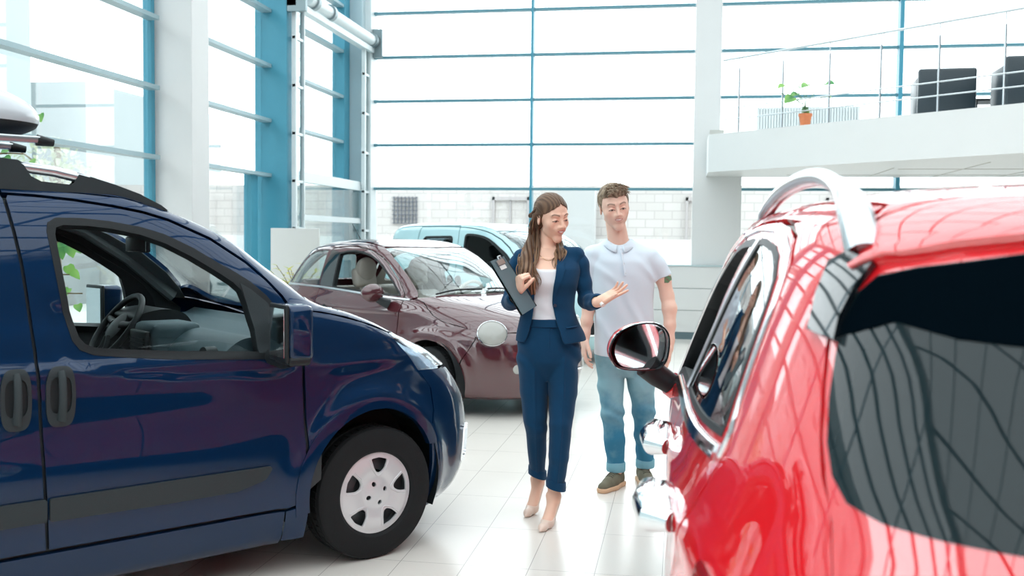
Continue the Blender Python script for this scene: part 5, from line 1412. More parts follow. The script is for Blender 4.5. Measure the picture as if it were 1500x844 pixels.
def snet(F, lo, hi, h, B=20):
    lo = np.array(lo, float); n = np.ceil((np.array(hi)-lo)/h).astype(int)+1
    n = ((n+B-1)//B)*B
    D = np.ones(n, np.float32)
    ax = np.arange(B)*h
    loc = np.stack(np.meshgrid(ax, ax, ax, indexing='ij'), -1).reshape(-1, 3)
    hd = B*h*0.5*1.7321
    for i in range(0, n[0], B):
        for j in range(0, n[1], B):
            for k in range(0, n[2], B):
                o = lo+np.array([i, j, k])*h; c = o+(B-1)*h/2
                sub = F.near(c, hd)
                if not any(s[4] == 'u' for s in sub): continue
                dc = F(c[None], sub)[0]
                if abs(dc) > hd*1.35+0.02: D[i:i+B, j:j+B, k:k+B] = dc; continue
                D[i:i+B, j:j+B, k:k+B] = F(loc+o, sub).reshape(B, B, B)
    D[0] = 1; D[-1] = 1; D[:, 0] = 1; D[:, -1] = 1; D[:, :, 0] = 1; D[:, :, -1] = 1
    S = D < 0
    c8 = [S[a:n[0]-1+a, b:n[1]-1+b, c:n[2]-1+c] for a in (0, 1) for b in (0, 1) for c in (0, 1)]
    tot = sum(x.astype(np.int8) for x in c8)
    act = (tot > 0) & (tot < 8)
    idx = np.argwhere(act)
    ids = np.full(act.shape, -1, np.int64); ids[tuple(idx.T)] = np.arange(len(idx))
    acc = np.zeros((len(idx), 3)); cnt = np.zeros(len(idx))
    for axis in range(3):
        for u in (0, 1):
            for v in (0, 1):
                o = [0, 0, 0]; q = [x for x in range(3) if x != axis]; o[q[0]] = u; o[q[1]] = v
                p0 = idx+np.array(o); p1 = p0.copy(); p1[:, axis] += 1
                d0 = D[tuple(p0.T)]; d1 = D[tuple(p1.T)]
                m = (d0 < 0) != (d1 < 0)
                t = np.where(m, d0/np.where(m, d0-d1, 1), 0)
                pt = p0.astype(float); pt[:, axis] += t
                acc[m] += pt[m]; cnt[m] += 1
    V = lo+acc/cnt[:, None]*h
    Q = []
    for axis in range(3):
        q = [x for x in range(3) if x != axis]
        sl0 = [slice(1, n[x]-1) for x in range(3)]; sl1 = list(sl0)
        sl0[axis] = slice(0, n[axis]-1); sl1[axis] = slice(1, n[axis])
        a = S[tuple(sl0)]; b = S[tuple(sl1)]
        e = np.argwhere(a != b)
        off = np.array([1 if x != axis else 0 for x in range(3)])
        e = e+off
        flip = S[tuple(e.T)]
        o = []
        for du, dv in ((0, 0), (1, 0), (1, 1), (0, 1)):
            c = e.copy(); c[:, q[0]] -= du; c[:, q[1]] -= dv; o.append(ids[tuple(c.T)])
        f = np.stack(o, 1)
        if axis == 1: flip = ~flip
        f = np.where(flip[:, None], f, f[:, ::-1])
        Q.append(f)
    Q = np.concatenate(Q); Q = Q[(Q >= 0).all(1)]
    return V, Q

def field_mesh(name, parts, m, parent, colfn=None, relax=1):
    """parts: list of (V, Q) joined in one mesh"""
    Vs, Qs, s = [], [], 0
    for V, Q in parts:
        for _ in range(relax):   # light smoothing
            A = np.zeros_like(V); C = np.zeros(len(V))
            for a in range(4):
                b = (a+1) % 4
                np.add.at(A, Q[:, a], V[Q[:, b]]); np.add.at(C, Q[:, a], 1)
                np.add.at(A, Q[:, b], V[Q[:, a]]); np.add.at(C, Q[:, b], 1)
            V = V*0.5+0.5*A/np.maximum(C, 1)[:, None]
        Vs.append(V); Qs.append(Q+s); s += len(V)
    V = np.concatenate(Vs); Q = np.concatenate(Qs)
    me = bpy.data.meshes.new(name)
    me.vertices.add(len(V)); me.vertices.foreach_set('co', V.astype(np.float32).ravel())
    me.loops.add(len(Q)*4); me.loops.foreach_set('vertex_index', Q.astype(np.int32).ravel())
    me.polygons.add(len(Q)); me.polygons.foreach_set('loop_start', np.arange(0, len(Q)*4, 4, dtype=np.int32))
    me.update(calc_edges=True); me.validate()
    me.polygons.foreach_set('use_smooth', np.ones(len(me.polygons), bool))
    if colfn is not None:
        c = colfn(V)
        at = me.color_attributes.new('tint', 'FLOAT_COLOR', 'POINT')
        at.data.foreach_set('color', np.concatenate([c, np.ones((len(c), 1))], 1).astype(np.float32).ravel())
    return link(name, me, m, parent)

def tint_mat(name, rough=0.5, sss=0.0, sheen=0.0, bump=0.0, bscale=400, spec=0.4):
    m = bpy.data.materials.new(name); m.use_nodes = True; t = m.node_tree; b = t.nodes['Principled BSDF']
    a = t.nodes.new('ShaderNodeAttribute'); a.attribute_name = 'tint'
    t.links.new(a.outputs['Color'], b.inputs['Base Color'])
    b.inputs['Roughness'].default_value = rough; b.inputs['Specular IOR Level'].default_value = spec
    if sss:
        b.inputs['Subsurface Weight'].default_value = sss; b.inputs['Subsurface Scale'].default_value = 0.012
        b.inputs['Subsurface Radius'].default_value = (1.0, 0.4, 0.25)
    if bump:
        tc = t.nodes.new('ShaderNodeTexCoord'); nz = t.nodes.new('ShaderNodeTexNoise'); nz.inputs['Scale'].default_value = bscale
        bp = t.nodes.new('ShaderNodeBump'); bp.inputs['Strength'].default_value = bump; bp.inputs['Distance'].default_value = 0.002
        t.links.new(tc.outputs['Object'], nz.inputs['Vector']); t.links.new(nz.outputs['Fac'], bp.inputs['Height']); t.links.new(bp.outputs['Normal'], b.inputs['Normal'])
    return m

def rotm(yaw=0, pitch=0, roll=0):
    """yaw: turn to image right +, pitch: nod down +, roll: chin swings to image right +"""
    y, p, r = [math.radians(v) for v in (yaw, pitch, roll)]
    Rz = np.array([[math.cos(y), -math.sin(y), 0], [math.sin(y), math.cos(y), 0], [0, 0, 1]])
    Rx = np.array([[1, 0, 0], [0, math.cos(p), -math.sin(p)], [0, math.sin(p), math.cos(p)]])
    Ry = np.array([[math.cos(r), 0, math.sin(-r)], [0, 1, 0], [-math.sin(-r), 0, math.cos(r)]])
    return Ry@Rz@Rx

class Head:
    """face looks along -y in its own frame; eyes at half the head's height"""
    def __init__(self, c, R, s=1.0, male=False): self.c = np.array(c, float); self.R = R; self.s = s; self.male = male
    def w(self, p): return self.c+self.R@(np.array(p, float)*self.s)
    def l(self, P): return ((P-self.c)@self.R)/self.s
    def build(self, F):
        s, R, w = self.s, self.R, self.w
        E = lambda c, r, k=0.01, mode='u', rot=None: F.ell(w(c), np.array(r)*s, k*s, mode, R if rot is None else R@rot)
        C = lambda a, b, ra, rb, k=0.01, mode='u': F.cap(w(a), w(b), ra*s, rb*s, k*s, mode)
        jw = 0.046 if self.male else 0.040
        E((0, 0.018, 0.034), (0.074, 0.094, 0.084), 0.02)
        E((0, -0.022, 0.012), (0.070 if self.male else 0.065, 0.064, 0.080), 0.02)
        E((0, -0.030, -0.040), (0.063 if self.male else 0.056, 0.050, 0.062), 0.022)
        C((-jw, -0.006, -0.058), (0, -0.058, -0.100), 0.017, 0.016, 0.016); C((jw, -0.006, -0.058), (0, -0.058, -0.100), 0.017, 0.016, 0.016)
        E((0, -0.064, -0.098), (0.017 if not self.male else 0.022, 0.015, 0.014), 0.022)
        for q in (-1, 1):
            E((q*0.040, -0.055, -0.020), (0.020, 0.018, 0.020), 0.024)
            C((q*0.012, -0.082, 0.030), (q*0.045, -0.068, 0.030), 0.008, 0.006, 0.012)
            E((q*0.031, -0.098, 0.006), (0.020, 0.016, 0.012), 0.012, 's')
            E((q*0.031, -0.0735, 0.004), (0.0145, 0.0125, 0.0115), 0.004)
            C((q*0.017, -0.0835, 0.004), (q*0.031, -0.0865, 0.0100), 0.0022, 0.0026, 0.003); C((q*0.031, -0.0865, 0.0100), (q*0.045, -0.078, 0.004), 0.0026, 0.002, 0.003)
            E((q*0.0115, -0.098, -0.029), (0.0085, 0.009, 0.007), 0.006)
            E((q*0.075, 0.012, -0.004), (0.007, 0.019, 0.031), 0.004, 'u', rotm(q*18)); E((q*0.081, 0.006, -0.002), (0.005, 0.010, 0.018), 0.004, 's')
        C((0, -0.084, 0.018), (0, -0.106, -0.024), 0.007, 0.0095, 0.010)
        E((0, -0.107, -0.026), (0.0085, 0.008, 0.007), 0.005)
        E((0, -0.0815, -0.043), (0.031, 0.013, 0.021), 0.022)
        C((-0.021, -0.085, -0.051), (0, -0.0975, -0.0475), 0.0028, 0.0046, 0.004); C((0.021, -0.085, -0.051), (0, -0.0975, -0.0475), 0.0028, 0.0046, 0.004)
        C((-0.019, -0.084, -0.0545), (0, -0.0945, -0.0590), 0.003, 0.0056, 0.004); C((0.019, -0.084, -0.0545), (0, -0.0945, -0.0590), 0.003, 0.0056, 0.004)
        C((-0.021, -0.094, -0.0520), (0.021, -0.094, -0.0520), 0.0013, 0.0013, 0.002, 's')
    def tint(self, P, skin, lip, brow, smile=True):
        q = self.l(P); x, y, z = q[:, 0], q[:, 1], q[:, 2]; ax = np.abs(x)
        c = np.tile(np.array(skin, float), (len(P), 1))
        front = (y < -0.05) & (np.abs(z) < 0.13) & (ax < 0.08)
        def mix(mask, col):
            mk = np.clip(mask, 0, 1)[:, None]*front[:, None]; c[:] = c*(1-mk)+np.array(col)*mk
        g = lambda v, s_: np.exp(-(v/s_)**2)
        mix(0.22*g(ax-0.043, 0.016)*g(z+0.026, 0.016), (skin[0]*1.0, skin[1]*0.72, skin[2]*0.70))
        mix(0.10*g(x, 0.012)*g(z+0.024, 0.012), (skin[0], skin[1]*0.7, skin[2]*0.7))
        up = (ax < 0.023) & (z > -0.0525) & (z < -0.0425+0.10*np.where(ax < 0.006, ax, 0.012-ax)*(1)-0.0001*0) & (z < -0.0425-(ax-0.004)*0.32)
        lo = (ax < 0.021) & (z <= -0.0525) & (z > -0.0655+(ax/0.021)**2*0.010)
        mix(0.85*(up | lo), lip)
        if smile: mix(1.0*((ax < 0.0165) & (np.abs(z+0.0525) < 0.0024*(1-(ax/0.0165)**2)+0.0002)), (0.85, 0.82, 0.78))
        mix(0.85*((ax < 0.022) & (ax > (0.0165 if smile else 0)) & (np.abs(z+0.0520-(ax-0.017)*0.2) < 0.0011)), (0.18, 0.05, 0.04))
        # brows
        bz = 0.0285+0.0065*np.sin(np.clip((ax-0.012)/0.038, 0, 1)*2.2)-0.0035*np.clip((ax-0.04)/0.01, 0, 1)
        mix(0.85*((ax > 0.013) & (ax < 0.051))*g(z-bz, 0.0034 if not self.male else 0.004), brow)
        # lids and eyes: lowered gaze
        ex = (ax-0.031)/0.0150; lidz = 0.0035+0.0055*(1-ex**2); lowz = 0.0010-0.0040*(1-ex**2)
        mix(0.22*g(z-0.0125, 0.0035)*(np.abs(ex) < 1), (skin[0]*0.62, skin[1]*0.48, skin[2]*0.45))
        eye = (np.abs(ex) < 1) & (z < lidz-0.0035) & (z > lowz)
        mix(1.0*eye, (0.62, 0.60, 0.58))
        mix(1.0*(eye & (np.hypot(ax-0.031, z-0.001) < 0.0052)), (0.07, 0.04, 0.025))
        mix(0.95*(np.abs(ex) < 1.15)*g(z-(lidz-0.0032-0.001*np.clip(ex, 0, 2)), 0.0016), (0.02, 0.012, 0.01))
        mix(0.4*(np.abs(ex) < 1.0)*g(z-lowz, 0.0011), (0.12, 0.05, 0.04))
        mix(0.5*g(ax-0.0075, 0.0026)*g(z+0.0328, 0.0014), (0.25, 0.10, 0.08))
        return c

def hand_chain(F, wrist, fwd, nrm, side=1, curl=(20, 25, 30, 35), spread=4, thumb=(40, 20), s=1.0, k=0.006, wr=0.026, curl2=None):
    """palm and five fingers; nrm = out of the palm; side = which way the thumb lies along fwd x nrm"""
    f = np.array(fwd, float); f /= np.linalg.norm(f); n = np.array(nrm, float); n -= f*(n@f); n /= np.linalg.norm(n)
    t = np.cross(f, n)*side; W = np.array(wrist, float)
    pc = W+f*0.05*s
    Rm = np.stack([f, t, n], 1)
    F.ell(pc, np.array([0.056, 0.040, 0.0145])*s, 0.014, 'u', Rm)
    F.cap(W-f*0.03*s, W+f*0.02*s, wr*s, 0.024*s, 0.02)
    F.ell(pc+t*0.024*s+n*0.004*s-f*0.012*s, np.array([0.030, 0.016, 0.014])*s, 0.012, 'u', Rm)
    tips = []
    offs = (0.029, 0.0095, -0.010, -0.028); L = ((0.040, 0.025, 0.020), (0.044, 0.028, 0.021), (0.041, 0.026, 0.020), (0.032, 0.020, 0.018)); fb = (0.088, 0.092, 0.088, 0.080)
    for i in range(4):
        p = W+f*fb[i]*s+t*offs[i]*s
        a = math.radians(spread*(1.5-i)); d = f*math.cos(a)+t*math.sin(a); ang = 0; pts = [p-f*0.02*s, p]
        for j in range(3):
            ang += math.radians(curl[i]*(1.0, 1.15, 0.75)[j] if curl2 is None else curl2[j])
            dd = d*math.cos(ang)+n*math.sin(ang); p = p+dd*L[i][j]*s; pts.append(p)
        r = (0.0098, 0.0095, 0.0085, 0.0078, 0.0066) if i < 3 else (0.0088, 0.0083, 0.0075, 0.0068, 0.0058)
        g = Field(); g.chain(pts, [q*s for q in r], 0.003)
        cc = np.mean(pts, 0); rad = max(np.linalg.norm(q-cc) for q in pts)+0.012
        F.add(lambda P, g=g: g(P), cc, rad, 0.004); tips.append(p)
    a, b = [math.radians(v) for v in thumb]
    p = W+f*0.022*s+t*0.030*s+n*0.004*s
    d = f*math.cos(a)+t*math.sin(a)+n*math.sin(b)*0.6; d /= np.linalg.norm(d)
    p1 = p+d*0.042*s; d2 = d*0.9+f*0.45+n*math.sin(b)*0.3; d2 /= np.linalg.norm(d2); p2 = p1+d2*0.030*s; p3 = p2+d2*0.022*s
    F.chain([p, p1, p2, p3], [0.0145*s, 0.011*s, 0.010*s, 0.0078*s], 0.005)
    return tips

def strands(name, specs, m, parent, seed=1, n=7):
    """hair: many tapering locks; specs: (guide points, spread at each point, count, radius, wave amplitude, waves, colours)"""
    rnd = random.Random(seed); V = []; Fc = []; Cc = []
    for guide, spread, count, rad, amp, waves, cols in specs:
        G = np.array(catmull(guide, 6, closed=False)); SP = np.interp(np.linspace(0, 1, len(G)), np.linspace(0, 1, len(spread)), spread)
        T = np.gradient(G, axis=0); T /= np.maximum(np.linalg.norm(T, axis=1), 1e-9)[:, None]
        for _ in range(count):
            o = np.array([rnd.gauss(0, 0.55), rnd.gauss(0, 0.4), rnd.gauss(0, 0.25)]); ph = rnd.gauss(0, 0.9)+o[0]*1.2; wv = waves*rnd.uniform(0.92, 1.08); am = amp*rnd.uniform(0.6, 1.2)
            end = rnd.uniform(0.82, 1.0); N = max(8, int(len(G)*end)); P = []
            for i in range(N):
                u = i/(len(G)-1); a = np.cross(T[i], [0, 1, 0]); a /= max(np.linalg.norm(a), 1e-6); b = np.cross(T[i], a)
                wv_ = am*min(1, u*2)*(a*math.sin(wv*2*PI*u+ph)+b*0.6*math.cos(wv*2*PI*u+ph))
                P.append(G[i]+o*SP[i]+wv_)
            P = np.array(P); c0 = np.array(cols[0]); c1 = np.array(cols[1]); mixv = rnd.random()
            prev = None; base = len(V)
            for i in range(N):
                t = P[min(i+1, N-1)]-P[max(i-1, 0)]; t /= max(np.linalg.norm(t), 1e-9)
                a = np.cross(t, [0.1, 1, 0.2]) if prev is None else prev-t*(prev@t); a /= max(np.linalg.norm(a), 1e-9); prev = a; b = np.cross(t, a)
                u = i/(N-1); r = rad*(0.35+0.65*math.sin(PI*min(1, u*0.75+0.2)))*(1 if u < 0.7 else max(0.08, (1-u)/0.3))
                for k in range(n):
                    V.append(P[i]+r*(a*math.cos(2*PI*k/n)+0.55*b*math.sin(2*PI*k/n)))
                    w_ = np.clip(mixv*0.7+u*0.5-0.15, 0, 1); Cc.append(c0*(1-w_)+c1*w_)
            for i in range(N-1):
                for k in range(n): Fc.append((base+i*n+k, base+i*n+(k+1) % n, base+(i+1)*n+(k+1) % n, base+(i+1)*n+k))
            Fc.append(tuple(base+k for k in range(n))[::-1]); Fc.append(tuple(base+(N-1)*n+k for k in range(n)))
    me = bpy.data.meshes.new(name); me.from_pydata([tuple(v) for v in V], [], Fc)
    me.polygons.foreach_set('use_smooth', [True]*len(me.polygons))
    at = me.color_attributes.new('tint', 'FLOAT_COLOR', 'POINT')
    at.data.foreach_set('color', np.concatenate([np.array(Cc), np.ones((len(Cc), 1))], 1).astype(np.float32).ravel())
    return link(name, me, m, parent)

SKINM = tint_mat('skin', rough=0.48, sss=0.05, bump=0.05, bscale=300, spec=0.35)
HAIRM = tint_mat('hair', rough=0.5, spec=0.25)
NAVY = mat('navy_suit_cloth', (0.002, 0.040, 0.100), rough=0.85, noise=0.12, nscale=500, bump=0.15, sheen=0.08, spec=0.2)
WKNIT = mat('white_knit', (0.78, 0.80, 0.84), rough=0.85, noise=0.03, nscale=400, bump=0.15)
WPIQUE = mat('white_pique', (0.66, 0.74, 0.81), rough=0.85, noise=0.03, nscale=500, bump=0.15)

def bodypart(F, lo, hi, h): return snet(F, lo, hi, h)
def folds(A, kx, ky, kz, ph=0.0, zc=None, zw=None, xc=None, xw=None):
    def fn(P):
        d = A*np.sin(P[:, 0]*kx+P[:, 1]*ky+P[:, 2]*kz+ph+1.6*np.sin(P[:, 2]*17+P[:, 0]*23))
        if zc is not None: d = d*np.exp(-((P[:, 2]-zc)/zw)**2)
        if xc is not None: d = d*np.exp(-((P[:, 0]-xc)/xw)**2)
        return d
    return fn

# ------------------------------------------------------------------ the woman
def build_woman():
    root = empty('person', (-0.6923, 5.1567, 0), YAW, 'person in a navy blue suit and white top, walking with a clipboard, one palm open', 'person')
    skin = (0.80, 0.50, 0.375)
    H = Head((0.030, -0.012, 1.612), rotm(30, 17, 7), 1.0)
    # torso ovals: z, half width, half depth, cx, cy
    TOR = [(0.80, 0.150, 0.105, 0.020, 0.02), (0.90, 0.170, 0.120, 0.020, 0.02), (0.97, 0.160, 0.115, 0.018, 0.02), (1.05, 0.128, 0.098, 0.020, 0.01), (1.12, 0.110, 0.085, 0.020, 0.0), (1.20, 0.114, 0.088, 0.018, 0.0),
           (1.28, 0.130, 0.105, 0.016, -0.012), (1.33, 0.138, 0.104, 0.015, -0.010), (1.38, 0.145, 0.080, 0.014, 0.008), (1.42, 0.120, 0.062, 0.012, 0.018), (1.45, 0.060, 0.048, 0.012, 0.02)]
    body = Field()
    H.build(body)
    body.cap(H.w((0, 0.034, -0.04)), (0.010, 0.024, 1.40), 0.044, 0.050, 0.008)
    body.loft([r for r in TOR], 0.03)
    body.cap((-0.110, 0.012, 1.385), (0.130, 0.012, 1.398), 0.034, 0.034, 0.03)
    body.cap((-0.05, -0.052, 1.405), (0.006, -0.060, 1.398), 0.006, 0.005, 0.012); body.cap((0.075, -0.052, 1.412), (0.022, -0.060, 1.398), 0.006, 0.005, 0.012)
    top = snet(body, (-0.20, -0.17, 1.26), (0.22, 0.17, 1.76), 0.0019)
    inner = Field(); inner.loft(TOR, 0.03, grow=-0.020, z0=0.86)
    inner.chain([(-0.055, 0.03, 0.86), (-0.045, 0.04, 0.52), (-0.027, 0.15, 0.28)], [0.055, 0.045, 0.036], 0.02)
    inner.chain([(0.095, 0.01, 0.86), (0.085, -0.05, 0.52), (0.062, -0.02, 0.28)], [0.055, 0.045, 0.036], 0.02)
    inner.chain([(-0.135, 0.012, 1.385), (-0.180, 0.03, 1.165), (-0.155, -0.15, 1.205)], [0.036, 0.032, 0.026], 0.02)
    inner.chain([(0.160, 0.012, 1.395), (0.213, 0.03, 1.175), (0.262, -0.16, 1.185)], [0.036, 0.032, 0.026], 0.02)
    inn = snet(inner, (-0.26, -0.25, 0.18), (0.34, 0.28, 1.42), 0.006)
    hb = Field(); hb.cap((0.248, -0.11, 1.182), (0.272, -0.19, 1.190), 0.026, 0.024, 0.01)
    hand_chain(hb, (0.272, -0.198, 1.194), (0.84, -0.24, 0.50), (-0.36, -0.62, 0.68), side=1, curl=(0, 7, 12, 16), spread=2.5, thumb=(16, 30), s=0.86)
    lh = snet(hb, (0.21, -0.36, 1.10), (0.46, -0.08, 1.38), 0.0019)
    ha = Field(); ha.cap((-0.160, -0.12, 1.195), (-0.150, -0.185, 1.222), 0.026, 0.024, 0.01)
    hand_chain(ha, (-0.150, -0.195, 1.228), (0.18, -0.22, 0.95), (0.80, 0.50, 0.05), side=-1, curl=(62, 64, 66, 66), spread=1, thumb=(18, 75), s=0.92)
    rh = snet(ha, (-0.25, -0.34, 1.14), (-0.03, -0.08, 1.40), 0.0019)
    feet = []
    def foot(ank, heel, ball, toe):
        f = Field(); f.cap((ank[0], ank[1], ank[2]+0.10), ank, 0.036, 0.030, 0.02)
        f.cap(ank, heel, 0.030, 0.024, 0.02); f.cap(ank, ball, 0.029, 0.022, 0.025); f.cap(heel, ball, 0.020, 0.022, 0.03); f.cap(ball, toe, 0.022, 0.010, 0.015)
        f.ell(np.array(ank)+[0.028, 0.008, 0.012], (0.012, 0.014, 0.016), 0.012); f.ell(np.array(ank)-[0.028, -0.008, -0.012], (0.012, 0.014, 0.016), 0.012)
        return f
    LF = ((0.056, -0.005, 0.135), (0.066, 0.045, 0.115), (0.022, -0.085, 0.034), (-0.006, -0.150, 0.018))
    RF = ((-0.022, 0.235, 0.165), (-0.012, 0.285, 0.150), (-0.052, 0.170, 0.040), (-0.078, 0.115, 0.022))
    for q in (LF, RF):
        f = foot(*q); a = np.min(q, 0)-0.06; b = np.max(q, 0)+[0.06, 0.06, 0.14]; feet.append(snet(f, a, b, 0.0026))
    hair_c = (0.16, 0.095, 0.06)
    def col(P):
        c = H.tint(P, skin, (0.62, 0.24, 0.21), (0.06, 0.032, 0.02))
        d = np.linalg.norm(P-np.array(H.w((0, -0.06, -0.05))), axis=1)
        return c
    b = field_mesh('body', [top, inn, lh, rh]+feet, SKINM, root, col)
    # white top
    t = Field(); t.loft(TOR, 0.01, grow=0.006)
    t.add(lambda P: np.maximum(P[:, 2]-(1.345+0.03*np.clip(np.abs(P[:, 0]-0.01)/0.08-0.6, 0, 1)), 1.076-P[:, 2]), (0, 0, 1.2), 1, 0.004, 'i')
    t.add(folds(0.0018, 8, 30, 55, 0, 1.14, 0.09), (0, 0, 1.2), 1, 1, 'd')
    field_mesh('white_top', [snet(t, (-0.2, -0.16, 1.0), (0.22, 0.16, 1.42), 0.003)], WKNIT, root)
    # trousers
    tr = Field(); tr.loft([(0.76, 0.095, 0.060, 0.020, 0.02), (0.81, 0.138, 0.095, 0.020, 0.02), (0.87, 0.165, 0.122, 0.020, 0.02), (0.93, 0.168, 0.126, 0.020, 0.02), (0.99, 0.152, 0.118, 0.020, 0.015), (1.04, 0.133, 0.106, 0.020, 0.01), (1.085, 0.122, 0.096, 0.021, 0.005)], 0.02)
    def leg(pts, tab):
        for i in range(len(pts)-1):
            a = np.array(pts[i]); bb = np.array(pts[i+1])
            def fn(P, a=a, bb=bb, ra=tab[i], rb=tab[i+1]):
                ab = bb-a; tt = np.clip(((P-a)@ab)/(ab@ab), 0, 1); q = P-a-tt[:, None]*ab
                r0 = ra[0]+(rb[0]-ra[0])*tt; r1 = ra[1]+(rb[1]-ra[1])*tt
                l = np.sqrt((q[:, 0]/r0)**2+(q[:, 1]/r1)**2+(q[:, 2]/np.minimum(r0, r1))**2)
                cr = 0.0045*np.exp(-(q[:, 0]/0.007)**2)*(q[:, 1] < 0)
                return (l-1)*np.minimum(r0, r1)-cr
            tr.add(fn, (a+bb)/2, np.linalg.norm(bb-a)/2+0.13, 0.010)
    leg([(-0.056, 0.02, 0.86), (-0.052, 0.03, 0.70), (-0.046, 0.025, 0.56), (-0.040, 0.04, 0.50), (-0.027, 0.17, 0.245)], [(0.083, 0.104), (0.075, 0.085), (0.062, 0.070), (0.058, 0.066), (0.044, 0.062)])
    leg([(0.098, 0.01, 0.86), (0.096, -0.01, 0.70), (0.088, -0.04, 0.54), (0.078, -0.03, 0.36), (0.066, -0.015, 0.225)], [(0.083, 0.104), (0.075, 0.088), (0.059, 0.072), (0.051, 0.066), (0.047, 0.062)])
    tr.add(folds(0.0035, 30, 10, 26, 0.5, 0.88, 0.10), (0, 0, 0.9), 1, 1, 'd')
    tr.add(folds(0.0045, 12, 8, 70, 0.5, 0.53, 0.05, -0.05, 0.06), (0, 0, 0.9), 1, 1, 'd')
    tr.add(folds(0.002, 25, 15, 18, 2.0), (0, 0, 0.9), 1, 1, 'd')
    def cutr(P):
        left = P[:, 0] > 0.020+0*P[:, 0]
        za = 0.188+(P[:, 0]-0.066)*-0.25; zb = 0.208+(P[:, 0]+0.027)*-0.35
        isl = P[:, 1] < 0.075
        return np.where(isl, za, zb)-P[:, 2]
    tr.add(cutr, (0, 0, 0.2), 1, 0.002, 'i')
    tr.add(lambda P: P[:, 2]-1.083, (0, 0, 0.2), 1, 0.002, 'i')
    tro = field_mesh('trousers', [snet(tr, (-0.22, -0.18, 0.13), (0.26, 0.30, 1.12), 0.0032)], NAVY, root)
    for (cx, cyy, z, rx, ry, tx) in ((0.0665, -0.016, 0.213, 0.0495, 0.0645, -0.25), (-0.0265, 0.172, 0.232, 0.0465, 0.0645, -0.35)):
        bm = bmesh.new(); rings = []
        for (g, dz) in ((0.001, -0.024), (0.0035, -0.022), (0.004, 0.0), (0.0035, 0.020), (0.0, 0.023), (-0.004, 0.02)):
            rings.append([bm.verts.new((cx+(rx+g)*math.cos(2*PI*k/40), cyy+(ry+g)*math.sin(2*PI*k/40), z+dz+tx*(rx*math.cos(2*PI*k/40)))) for k in range(40)])
        for i in range(len(rings)-1):
            for k in range(40): bm.faces.new((rings[i][k], rings[i][(k+1) % 40], rings[i+1][(k+1) % 40], rings[i+1][k]))
        obj('turn_up', bm, NAVY, tro, smooth=True)
    bm = bmesh.new()   # waistband and fly
    n = 60; rings = []
    for g, z in ((0.001, 1.045), (0.005, 1.047), (0.0055, 1.084), (0.0, 1.087), (-0.006, 1.084)):
        rings.append([bm.verts.new((0.021+((0.131 if z < 1.06 else 0.122)+g)*math.cos(2*PI*k/n), 0.006+((0.105 if z < 1.06 else 0.096)+g)*math.sin(2*PI*k/n), z)) for k in range(n)])
    for i in range(len(rings)-1):
        for k in range(n): bm.faces.new((rings[i][k], rings[i][(k+1) % n], rings[i+1][(k+1) % n], rings[i+1][k]))
    obj('waistband', bm, NAVY, tro, smooth=True)
    bm = bmesh.new(); add_tube(bm, [(0.022, -0.092, 1.045), (0.022, -0.101, 1.0), (0.021, -0.108, 0.96), (0.016, -0.107, 0.92)], 0.006, n=8, flat=(1, 0.5)); add_tube(bm, [(0.036, -0.091, 1.045), (0.036, -0.100, 1.0), (0.034, -0.107, 0.955), (0.020, -0.107, 0.915)], 0.0035, n=8, flat=(1, 0.5))
    obj('fly', bm, NAVY, tro, smooth=True)
    # blazer
    J = [(0.95, 0.190, 0.150, 0.034, 0.015), (1.00, 0.180, 0.142, 0.030, 0.012), (1.08, 0.152, 0.122, 0.020, 0.008), (1.15, 0.137, 0.106, 0.018, 0.002), (1.20, 0.138, 0.106, 0.018, 0.0), (1.28, 0.152, 0.120, 0.018, -0.010), (1.34, 0.162, 0.115, 0.018, -0.004), (1.39, 0.158, 0.088, 0.018, 0.010), (1.425, 0.125, 0.070, 0.016, 0.022), (1.45, 0.080, 0.056, 0.014, 0.024)]
    def jf(grow):
        f = Field(); f.loft(J, 0.03, grow=grow, z0=0.90, z1=1.46)
        f.cap((-0.128, 0.014, 1.404), (0.160, 0.014, 1.418), 0.044+grow, 0.044+grow, 0.025)
        return f
    jo, ji = jf(0.0), jf(-0.017)
    jk = Field()
    zz = [0.90, 0.955, 0.985, 1.02, 1.08, 1.13, 1.18, 1.25, 1.32, 1.38, 1.42, 1.47]
    xl = [-0.14, -0.118, -0.098, -0.088, -0.074, -0.066, -0.060, -0.058, -0.058, -0.056, -0.050, -0.045]
    xr = [0.13, 0.100, 0.085, 0.075, 0.055, 0.042, 0.032, 0.036, 0.048, 0.058, 0.060, 0.058]
    jk.add(lambda P: np.maximum(jo(P), -ji(P)), (0.02, 0, 1.18), 0.38, 0.002)
    def opening(P):
        a = pchip(zz, xl, np.clip(P[:, 2], 0.9, 1.47)); c = pchip(zz, xr, np.clip(P[:, 2], 0.9, 1.47))
        return np.maximum(np.maximum(a-P[:, 0], P[:, 0]-c), P[:, 1]-0.015)
    jk.add(opening, (0, -0.08, 1.18), 0.4, 0.004, 's')
    jk.cap((0.010, 0.02, 1.40), (0.014, 0.005, 1.52), 0.058, 0.070, 0.004, 's')
    jk.add(lambda P: (0.962+0.10*np.clip(P[:, 0]-0.10, 0, 1)+0.05*np.clip(-0.08-P[:, 0], 0, 1))-P[:, 2], (0, 0, 1), 1, 0.004, 'i')
    sl = Field()
    sl.chain([(-0.128, 0.016, 1.402), (-0.152, 0.018, 1.36), (-0.170, 0.022, 1.26), (-0.184, 0.026, 1.168), (-0.172, -0.055, 1.176), (-0.163, -0.125, 1.195)], [0.040, 0.042, 0.041, 0.043, 0.041, 0.038], 0.02)
